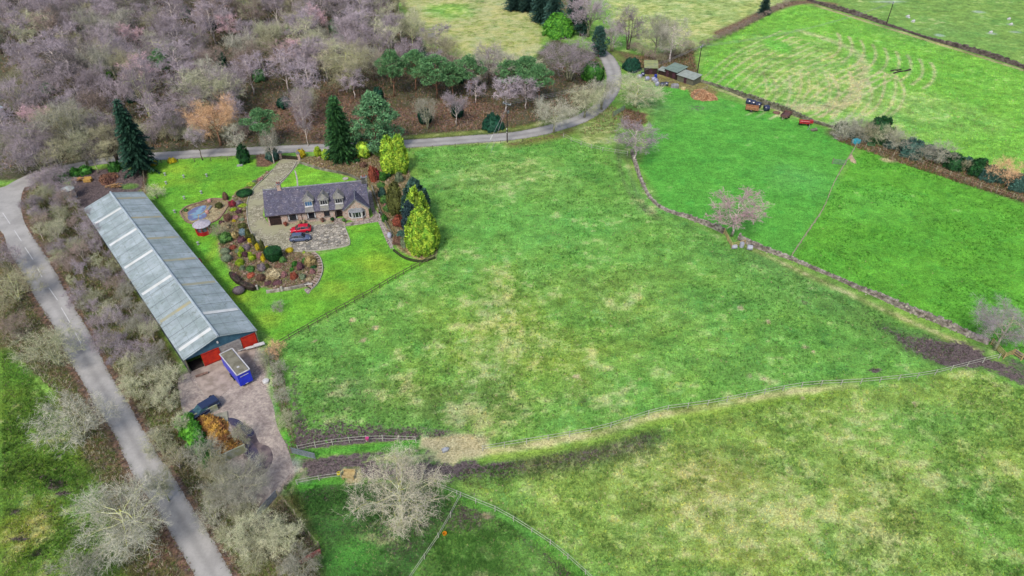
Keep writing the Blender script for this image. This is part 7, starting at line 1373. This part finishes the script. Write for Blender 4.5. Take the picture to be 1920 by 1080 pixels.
simple('garden_urn', 731, 446, lambda m: m.lathe([(.25, 0), (.42, .3), (.45, .8), (.3, 1.15), (.05, 1.25)], 16), M('pale_cover', C(206, 206, 228), C(176, 176, 200), 2, .5), 'rounded pale covered pot standing on the side path', 'covered pot')
for k, (x, y) in enumerate(((483, 543), (529, 546))): simple('stone_post', x, y, lambda m: m.box((0, 0, .5), (.35, .3, 1.0)), MC['pale_kerb'], ('left' if k == 0 else 'right') + ' pale stone post at the foot of the rockery', 'stone post', .2, .03)
simple('garden_bench', 579, 536, lambda m: (m.box((0, 0, .45), (1.4, .5, .1)), m.box((-.55, 0, .2), (.15, .45, .4)), m.box((.55, 0, .2), (.15, .45, .4))), MC['pale_kerb'], 'pale stone bench at the bottom of the curved steps', 'bench', .05)
for k, (x, y, lb) in enumerate(((393, 379, 'upper pink stone by the pond bridge'), (389, 400, 'lower pink stone by the pond bridge'))): simple('pink_stone', x, y, lambda m: (m.box((0, 0, .3), (.7, .5, .6), .3), m.box((.2, .1, .6), (.4, .3, .4), 1)), M('pink_stone', C(220, 170, 160), C(190, 140, 130), 2, .9), lb, 'stone', 0, .08)
simple('pond_bridge', 393, 391, lambda m: (m.box((0, 0, .12), (.55, 1.9, .1)), [m.box((0, -.8 + q * .32, .18), (.5, .2, .04)) for q in range(6)]), GALV, 'narrow grey footbridge across the pond bed', 'footbridge')
for k, (x, y) in enumerate(((346, 373), (378, 363), (310, 329), (345, 333), (388, 331), (312, 345), (372, 459), (328, 399))): simple('lawn_ornament', x, y, lambda m: m.lathe([(.22, 0), (.25, .08), (.1, .2), (.16, .5), (.3, .62), (.05, .7)], 10), M('grey_stone', C(180, 186, 180), C(140, 150, 140), 2, .9), ['small grey stone ornament left of the pond on the lawn', 'small grey stone ornament above the pond on the lawn', 'far left stone ornament on the upper lawn', 'second stone ornament on the upper lawn', 'third stone ornament on the upper lawn', 'stone ornament near the barn on the upper lawn', 'stone ornament below the summerhouse', 'stone ornament beside the left corner of the pond'][k], 'stone ornament')
simple('flat_stone', 450, 311, lambda m: m.box((0, 0, .12), (1.3, .8, .24), .2), MC['grey_stone'], 'flat grey stone at the back of the lawn near the yew', 'stone', 0, .06)
for k in range(7):
    a = random.Random(k); x, y = 408 + k * 9, 505 + (k % 3) * 5
# scattered rockery stones
m = MB(); rr_ = random.Random(8); bpoly = [(p.x, p.y) for p in GP(BED1)]
for x, y in scatter(bpoly, .8, 150, rr_): s = rr_.uniform(.2, .55); m.box((x, y, s * .2), (s, s * .7, s * .6), rr_.uniform(0, 3), ('X', rr_.uniform(-.3, .3)))
bp2 = [(p.x, p.y) for p in GP(BED2)]
for x, y in scatter(bp2, 1.0, 150, rr_): s = rr_.uniform(.2, .6); m.box((x, y, s * .2), (s, s * .7, s * .6), rr_.uniform(0, 3), ('X', rr_.uniform(-.3, .3)))
tag(m.build('rockery_stones', M('rockery_stone', C(196, 172, 150), C(150, 128, 112), 1, .9, .3, island=.35), None), 'pale stones scattered through the flower beds', 'stones', None, 'stuff')
# ================================================================== PERSON on the side path
def skin(name, chains, m_, parent=None):
    me = bpy.data.meshes.new(name); V_ = []; E_ = []; Rr = []; ix = {}
    for ch in chains:
        prev = None
        for p, r_ in ch:
            k = tuple(round(c, 4) for c in p)
            if k not in ix: ix[k] = len(V_); V_.append(p); Rr.append(r_)
            if prev is not None and prev != ix[k]: E_.append((prev, ix[k]))
            prev = ix[k]
    me.from_pydata(V_, E_, []); me.materials.append(m_); o = link(name, me, parent); md = o.modifiers.new('skin', 'SKIN'); md.use_smooth_shade = True
    for i, r_ in enumerate(Rr): sv = me.skin_vertices[0].data[i]; sv.radius = (r_, r_) if not isinstance(r_, tuple) else r_; sv.use_root = (i == 0)
    o.modifiers.new('sub', 'SUBSURF').levels = 1; o.modifiers['sub'].render_levels = 2; return o
SKINM = M('skin_tone', C(222, 176, 150), C(210, 160, 136), 3, .5); JKT = M('black_jacket', C(44, 44, 52), C(30, 30, 38), 6, .9); TRS = M('pale_trousers', C(196, 198, 204), C(166, 168, 176), 6, .9)
pe = empty('person', G(713, 408), -2.0, 'person in a dark jacket and pale trousers walking on the path beside the house', 'person')
hip = (0, 0, .93)
def arm(s, sw):
    sh, el, wr_ = (0.0, s * .20, 1.42), (sw * .12 - .02, s * .27, 1.16), (sw * .26 + .06, s * .26, .95)
    ch = [[((0, 0, 1.38), .12), (sh, .065), (el, .048), (wr_, .034), ((wr_[0] + .02, wr_[1], wr_[2] - .07), .032)]]
    pal = (wr_[0] + .02, wr_[1], wr_[2] - .07)
    for q, (dy, L_) in enumerate(((-.028, .065), (-.009, .078), (.010, .074), (.029, .058))):
        ch.append([(pal, .032), ((pal[0] + .006, pal[1] + dy, pal[2] - .03), .010), ((pal[0] + .018, pal[1] + dy, pal[2] - .03 - L_ * .55), .009), ((pal[0] + .030, pal[1] + dy, pal[2] - .03 - L_), .007)])
    ch.append([(pal, .032), ((pal[0] + .03, pal[1] - s * .02, pal[2] + .0), .011), ((pal[0] + .055, pal[1] - s * .022, pal[2] - .03), .008)]); return ch
body = [[(hip, .14), ((0, 0, 1.12), .125), ((0, 0, 1.38), .12), ((.01, 0, 1.5), .055), ((.03, 0, 1.60), .085), ((.03, 0, 1.70), .09)]] + arm(1, .8) + arm(-1, -.8)
legs = []
for s, f_ in ((1, .28), (-1, -.24)): legs.append([(hip, .14), ((f_ * .2, s * .095, .84), .09), ((f_ * .62 + .04, s * .10, .48), .062), ((f_ - .02, s * .10, .09), .042), ((f_ + .13, s * .11, .045), .04)])
pb = skin('body', body + legs, SKINM, pe)
jk = [[((0, 0, .86), .165), ((0, 0, 1.12), .15), ((0, 0, 1.39), .145), ((.01, 0, 1.49), .07)]] + [[((0, 0, 1.39), .145), (a[0][1][0], .082), (a[0][2][0], .064), (a[0][3][0], .046)] for a in (arm(1, .8), arm(-1, -.8))]
skin('jacket', jk, JKT, pe); skin('trousers', [[(p, r_ + .016) for p, r_ in lg[:4]] for lg in legs], TRS, pe)
h_ = MB(); h_.lathe([(.02, 1.80), (.085, 1.77), (.108, 1.70), (.102, 1.64), (.07, 1.6)], 14, (.012, 0, 0)); h_.build('hair', M('dark_hair', C(60, 46, 40), C(44, 34, 30)), pe, smooth_=True)
h_ = MB(); h_.box((.128, 0, 1.655), (.03, .024, .04)); h_.box((.118, .034, 1.68), (.012, .022, .01)); h_.box((.118, -.034, 1.68), (.012, .022, .01)); h_.box((.118, 0, 1.62), (.012, .05, .01)); h_.box((.03, .1, 1.66), (.03, .02, .05)); h_.box((.03, -.1, 1.66), (.03, .02, .05)); h_.build('face_features', M('face_tone', C(196, 140, 120), C(170, 110, 96)), pe, .004)
for s, f_ in ((1, .28), (-1, -.24)): h_ = MB(); h_.box((f_ + .06, s * .105, .045), (.28, .1, .08)); h_.build('shoe', RUB, pe, .02)
# ================================================================== GROUND COVER: tufts, twigs, leaves
def tufts(name, poly_px, n, seed, label, cat, size=.3, blades=5, w_=.05, dens=None, tilt=.8, colfn=None, hmin=.5):
    rg = np.random.RandomState(seed); gpoly = GP(poly_px); xs = [p.x for p in gpoly]; ys = [p.y for p in gpoly]
    x = rg.uniform(min(xs), max(xs), n * 3); y = rg.uniform(max(27, min(ys)), max(ys), n * 3); ok = sdist(x.astype(np.float32), y.astype(np.float32), gpoly) > .3
    x, y = x[ok], y[ok]; tn, mk = sample(x, y)
    if dens is not None: k = rg.rand(len(x)) < dens(x, y, mk); x, y, tn, mk = x[k], y[k], tn[k], mk[k]
    x, y, tn, mk = x[:n], y[:n], tn[:n], mk[:n]; n = len(x)
    if n == 0: return
    B = blades; cx = np.repeat(x, B) + rg.normal(0, .06, n * B); cy = np.repeat(y, B) + rg.normal(0, .06, n * B); an = rg.uniform(0, 2 * np.pi, n * B); l = np.repeat(rg.uniform(.5, 1.3, n), B) * size * rg.uniform(.6, 1.2, n * B); t_ = tilt * rg.uniform(.2, 1.2, n * B)
    dx, dy, dz = np.cos(an) * np.sin(t_) * l, np.sin(an) * np.sin(t_) * l, np.cos(t_) * l; px_, py_ = -np.sin(an) * w_ / 2, np.cos(an) * w_ / 2
    V_ = np.stack([np.stack([cx - px_, cy - py_, np.full(n * B, -.01)], -1), np.stack([cx + px_, cy + py_, np.full(n * B, -.01)], -1), np.stack([cx + dx, cy + dy, np.maximum(.02, dz)], -1)], 1).reshape(-1, 3)
    F_ = np.arange(n * B * 3).reshape(-1, 3); c = colfn(tn, mk, rg, n) if colfn else tn * rg.uniform(.6, 1.5, (n, 1)); c = np.repeat(c, B * 3, axis=0); c = np.concatenate([np.clip(c, 0, .8), np.ones((len(c), 1))], -1)
    if 'tinted_blades' not in MC: t = NT('tinted_blades'); t.out(t.n('ShaderNodeAttribute', attribute_name='tint').outputs['Color'], .8, 0, .15); MC['tinted_blades'] = t.m
    return tag(link(name, np_mesh(name, V_, F_, MC['tinted_blades'], 3, c)), label, cat, kind='stuff')
def grass_col(tn, mk, rg, n):
    st = (rg.rand(n) < mk[:, 0] * .16)[:, None]; c = tn * rg.uniform(.8, 1.75, (n, 1)) * np.array([1, 1, 1]); c = c * np.where(rg.rand(n, 1) < mk[:, 3:4] * .4, np.array([[1.35, 1.08, .7]]), 1)
    md = (rg.rand(n) < mk[:, 1] * .7)[:, None]; c = np.where(st, np.array([C(208, 194, 148)]) * rg.uniform(.6, 1.15, (n, 1)), c); return np.where(md, np.array([C(92, 80, 74)]) * rg.uniform(.6, 1.3, (n, 1)), c)
tufts('pasture_grass', FIELD, 60000, 1, 'grass tufts of the main pasture', 'grass', .26, 4, .07, None, 1.0, grass_col)
tufts('pasture_grass', SE, 52000, 2, 'grass tufts of the southern pasture', 'grass', .28, 4, .07, None, 1.0, grass_col)
tufts('paddock_grass', [(520, 905), (840, 905), (1130, 1090), (1130, 1100), (560, 1100), (600, 1030)], 24000, 3, 'grass tufts of the small paddocks around the oak', 'grass', .2, 4, .05, None, 1.0, grass_col)
tufts('meadow_grass', [(0, 640), (60, 700), (160, 830), (190, 900), (250, 1000), (300, 1100), (0, 1100)], 22000, 4, 'grass tufts of the meadow left of the road', 'grass', .24, 4, .06, None, 1.0, grass_col)
tufts('striped_field_grass', SF, 36000, 5, 'dry and green grass of the striped field', 'grass', .34, 4, .13, None, 1.1, grass_col)
tufts('east_field_grass', EF, 26000, 6, 'short bright grass of the east field', 'grass', .2, 4, .08, None, 1.0, grass_col)
def shade_tus(tn, mk, rg, n): return tn * np.array([.7, .82, .7]) * rg.uniform(.7, 1.15, (n, 1))  # tint darkened in place of the small shadows tussocks cast
for k, (pl, nn, lb) in enumerate(((FIELD, 7000, 'main pasture'), (SE, 6500, 'southern pasture'), ([(520, 905), (840, 905), (1130, 1090), (1130, 1100), (560, 1100), (600, 1030)], 4000, 'small paddocks'), ([(0, 640), (60, 700), (160, 830), (190, 900), (250, 1000), (300, 1100), (0, 1100)], 4500, 'meadow left of the road'), (EF, 3000, 'east field'))):
    tufts('tussocks', pl, nn, 50 + k, 'dark green tussocks, their shade put into the colour, of the ' + lb, 'tussocks', .42, 9, .07, lambda x, y, mk: sst(fbm(x.astype(np.float32), y.astype(np.float32), 5, 3), .42, .62), .95, shade_tus)
def litter_col(tn, mk, rg, n):
    pal = np.array([C(150, 104, 84), C(112, 78, 66), C(190, 150, 118), C(120, 116, 60), C(138, 120, 104), C(94, 110, 50), C(176, 160, 140)]); return pal[rg.randint(0, len(pal), n)] * rg.uniform(.6, 1.25, (n, 1))
def verge_col(tn, mk, rg, n):
    pal = np.array([C(140, 116, 88), C(112, 96, 70), C(180, 168, 130), C(110, 132, 58), C(158, 142, 134), C(84, 116, 44), C(196, 190, 160)]); return pal[rg.randint(0, len(pal), n)] * rg.uniform(.6, 1.25, (n, 1))
notroad = lambda x, y, mk: (np.minimum(1, mk[:, 2] * 1.6 + .15))
WP = [(0, -20), (0, 322), (130, 306), (220, 284), (330, 278), (470, 270), (600, 264), (760, 255), (900, 246), (995, 238), (1080, 208), (1118, 170), (1120, 110), (960, 130), (800, 90), (740, 0), (720, -20)]
tufts('woodland_undergrowth', WP, 60000, 7, 'brown bracken, leaves and brambles on the woodland floor', 'undergrowth', .75, 4, .10, notroad, 1.15, litter_col)
tufts('verge_undergrowth', [(70, 350), (130, 345), (165, 400), (340, 690), (335, 760), (372, 800), (420, 880), (480, 960), (590, 1040), (600, 1100), (455, 1100), (374, 960), (290, 830), (212, 690), (136, 560), (104, 490), (66, 430), (52, 390)], 46000, 8, 'brambles, dry grass and twigs between the road and the barn', 'undergrowth', .62, 4, .06, None, 1.1, verge_col)
tufts('roadside_undergrowth', [(0, 445), (12, 475), (36, 515), (72, 585), (120, 680), (205, 820), (262, 930), (318, 1015), (352, 1100), (260, 1100), (170, 890), (100, 740), (0, 640)], 30000, 9, 'dry grass and twigs on the left verge of the road', 'undergrowth', .5, 4, .06, None, 1.1, verge_col)
tufts('plot_undergrowth', [(488, 966), (530, 932), (600, 1028), (545, 1075), (470, 1040)], 7000, 10, 'rough dry growth in the small corner plot', 'undergrowth', .4, 4, .05, None, 1.0, verge_col)
tufts('bed_ground_cover', BED1, 16000, 11, 'low plants between the shrubs of the rockery', 'ground cover', .38, 4, .07, None, 1.0, lambda tn, mk, rg, n: np.array([C(150, 130, 100), C(190, 140, 126), C(120, 150, 70), C(180, 170, 110), C(130, 90, 90), C(214, 204, 176)])[rg.randint(0, 6, n)] * rg.uniform(.6, 1.2, (n, 1)))
tufts('bed_ground_cover', BED2, 16000, 12, 'low plants between the shrubs of the conifer bed', 'ground cover', .38, 4, .07, None, 1.0, lambda tn, mk, rg, n: np.array([C(150, 120, 96), C(196, 176, 120), C(120, 130, 70), C(180, 160, 110), C(130, 96, 84), C(204, 190, 160)])[rg.randint(0, 6, n)] * rg.uniform(.6, 1.2, (n, 1)))
tufts('hedge_bottom_growth', [(1560, 252), (1700, 285), (1925, 355), (1925, 382), (1800, 345), (1660, 298), (1570, 266)], 6000, 13, 'dry growth at the foot of the hedgerow', 'undergrowth', .6, 4, .1, None, 1.1, litter_col)
tufts('lane_bend_growth', [(1080, 255), (1150, 190), (1172, 110), (1300, 88), (1312, 145), (1215, 128), (1190, 200), (1230, 240), (1170, 250)], 9000, 14, 'brown undergrowth around the lane bend', 'undergrowth', .55, 4, .1, lambda x, y, mk: np.minimum(1, mk[:, 2] * 1.4), 1.1, litter_col)
def band(line, w0, w1):       # picture-surveyed edge line turned into a narrow band of verge
    P = resample([G(x, y) for x, y in smooth(line, 4)], 1.5); A_l = []; B_l = []
    for i in range(len(P)):
        d = (P[min(i + 1, len(P) - 1)] - P[max(i - 1, 0)]).normalized(); r_ = Vector((-d.y, d.x, 0)); A_l.append(PROJ(P[i] + r_ * w0)); B_l.append(PROJ(P[i] + r_ * w1))
    return A_l + B_l[::-1]
for k, (ln, lb) in enumerate(((LB, 'near'), (LT, 'far'))): tufts('verge_grass', band([q for q in ln if q[1] > 90], -.55, .55), 9000, 30 + k, 'ragged grass on the %s edge of the lane' % lb, 'grass', .3, 4, .07, None, 1.1, verge_col)
for k, (ln, lb) in enumerate(((RL[1:-1], 'left'), (RR[4:-1], 'right'))): tufts('verge_grass', band(ln, -.6, .6), 11000, 33 + k, 'ragged grass on the %s edge of the road' % lb, 'grass', .3, 4, .06, None, 1.1, verge_col)
tufts('strip_grass', [(498, 650), (520, 648), (550, 770), (560, 845), (545, 850), (530, 790), (510, 740)], 3500, 15, 'long grass of the strip right of the yard', 'grass', .35, 4, .05, None, .9, verge_col)
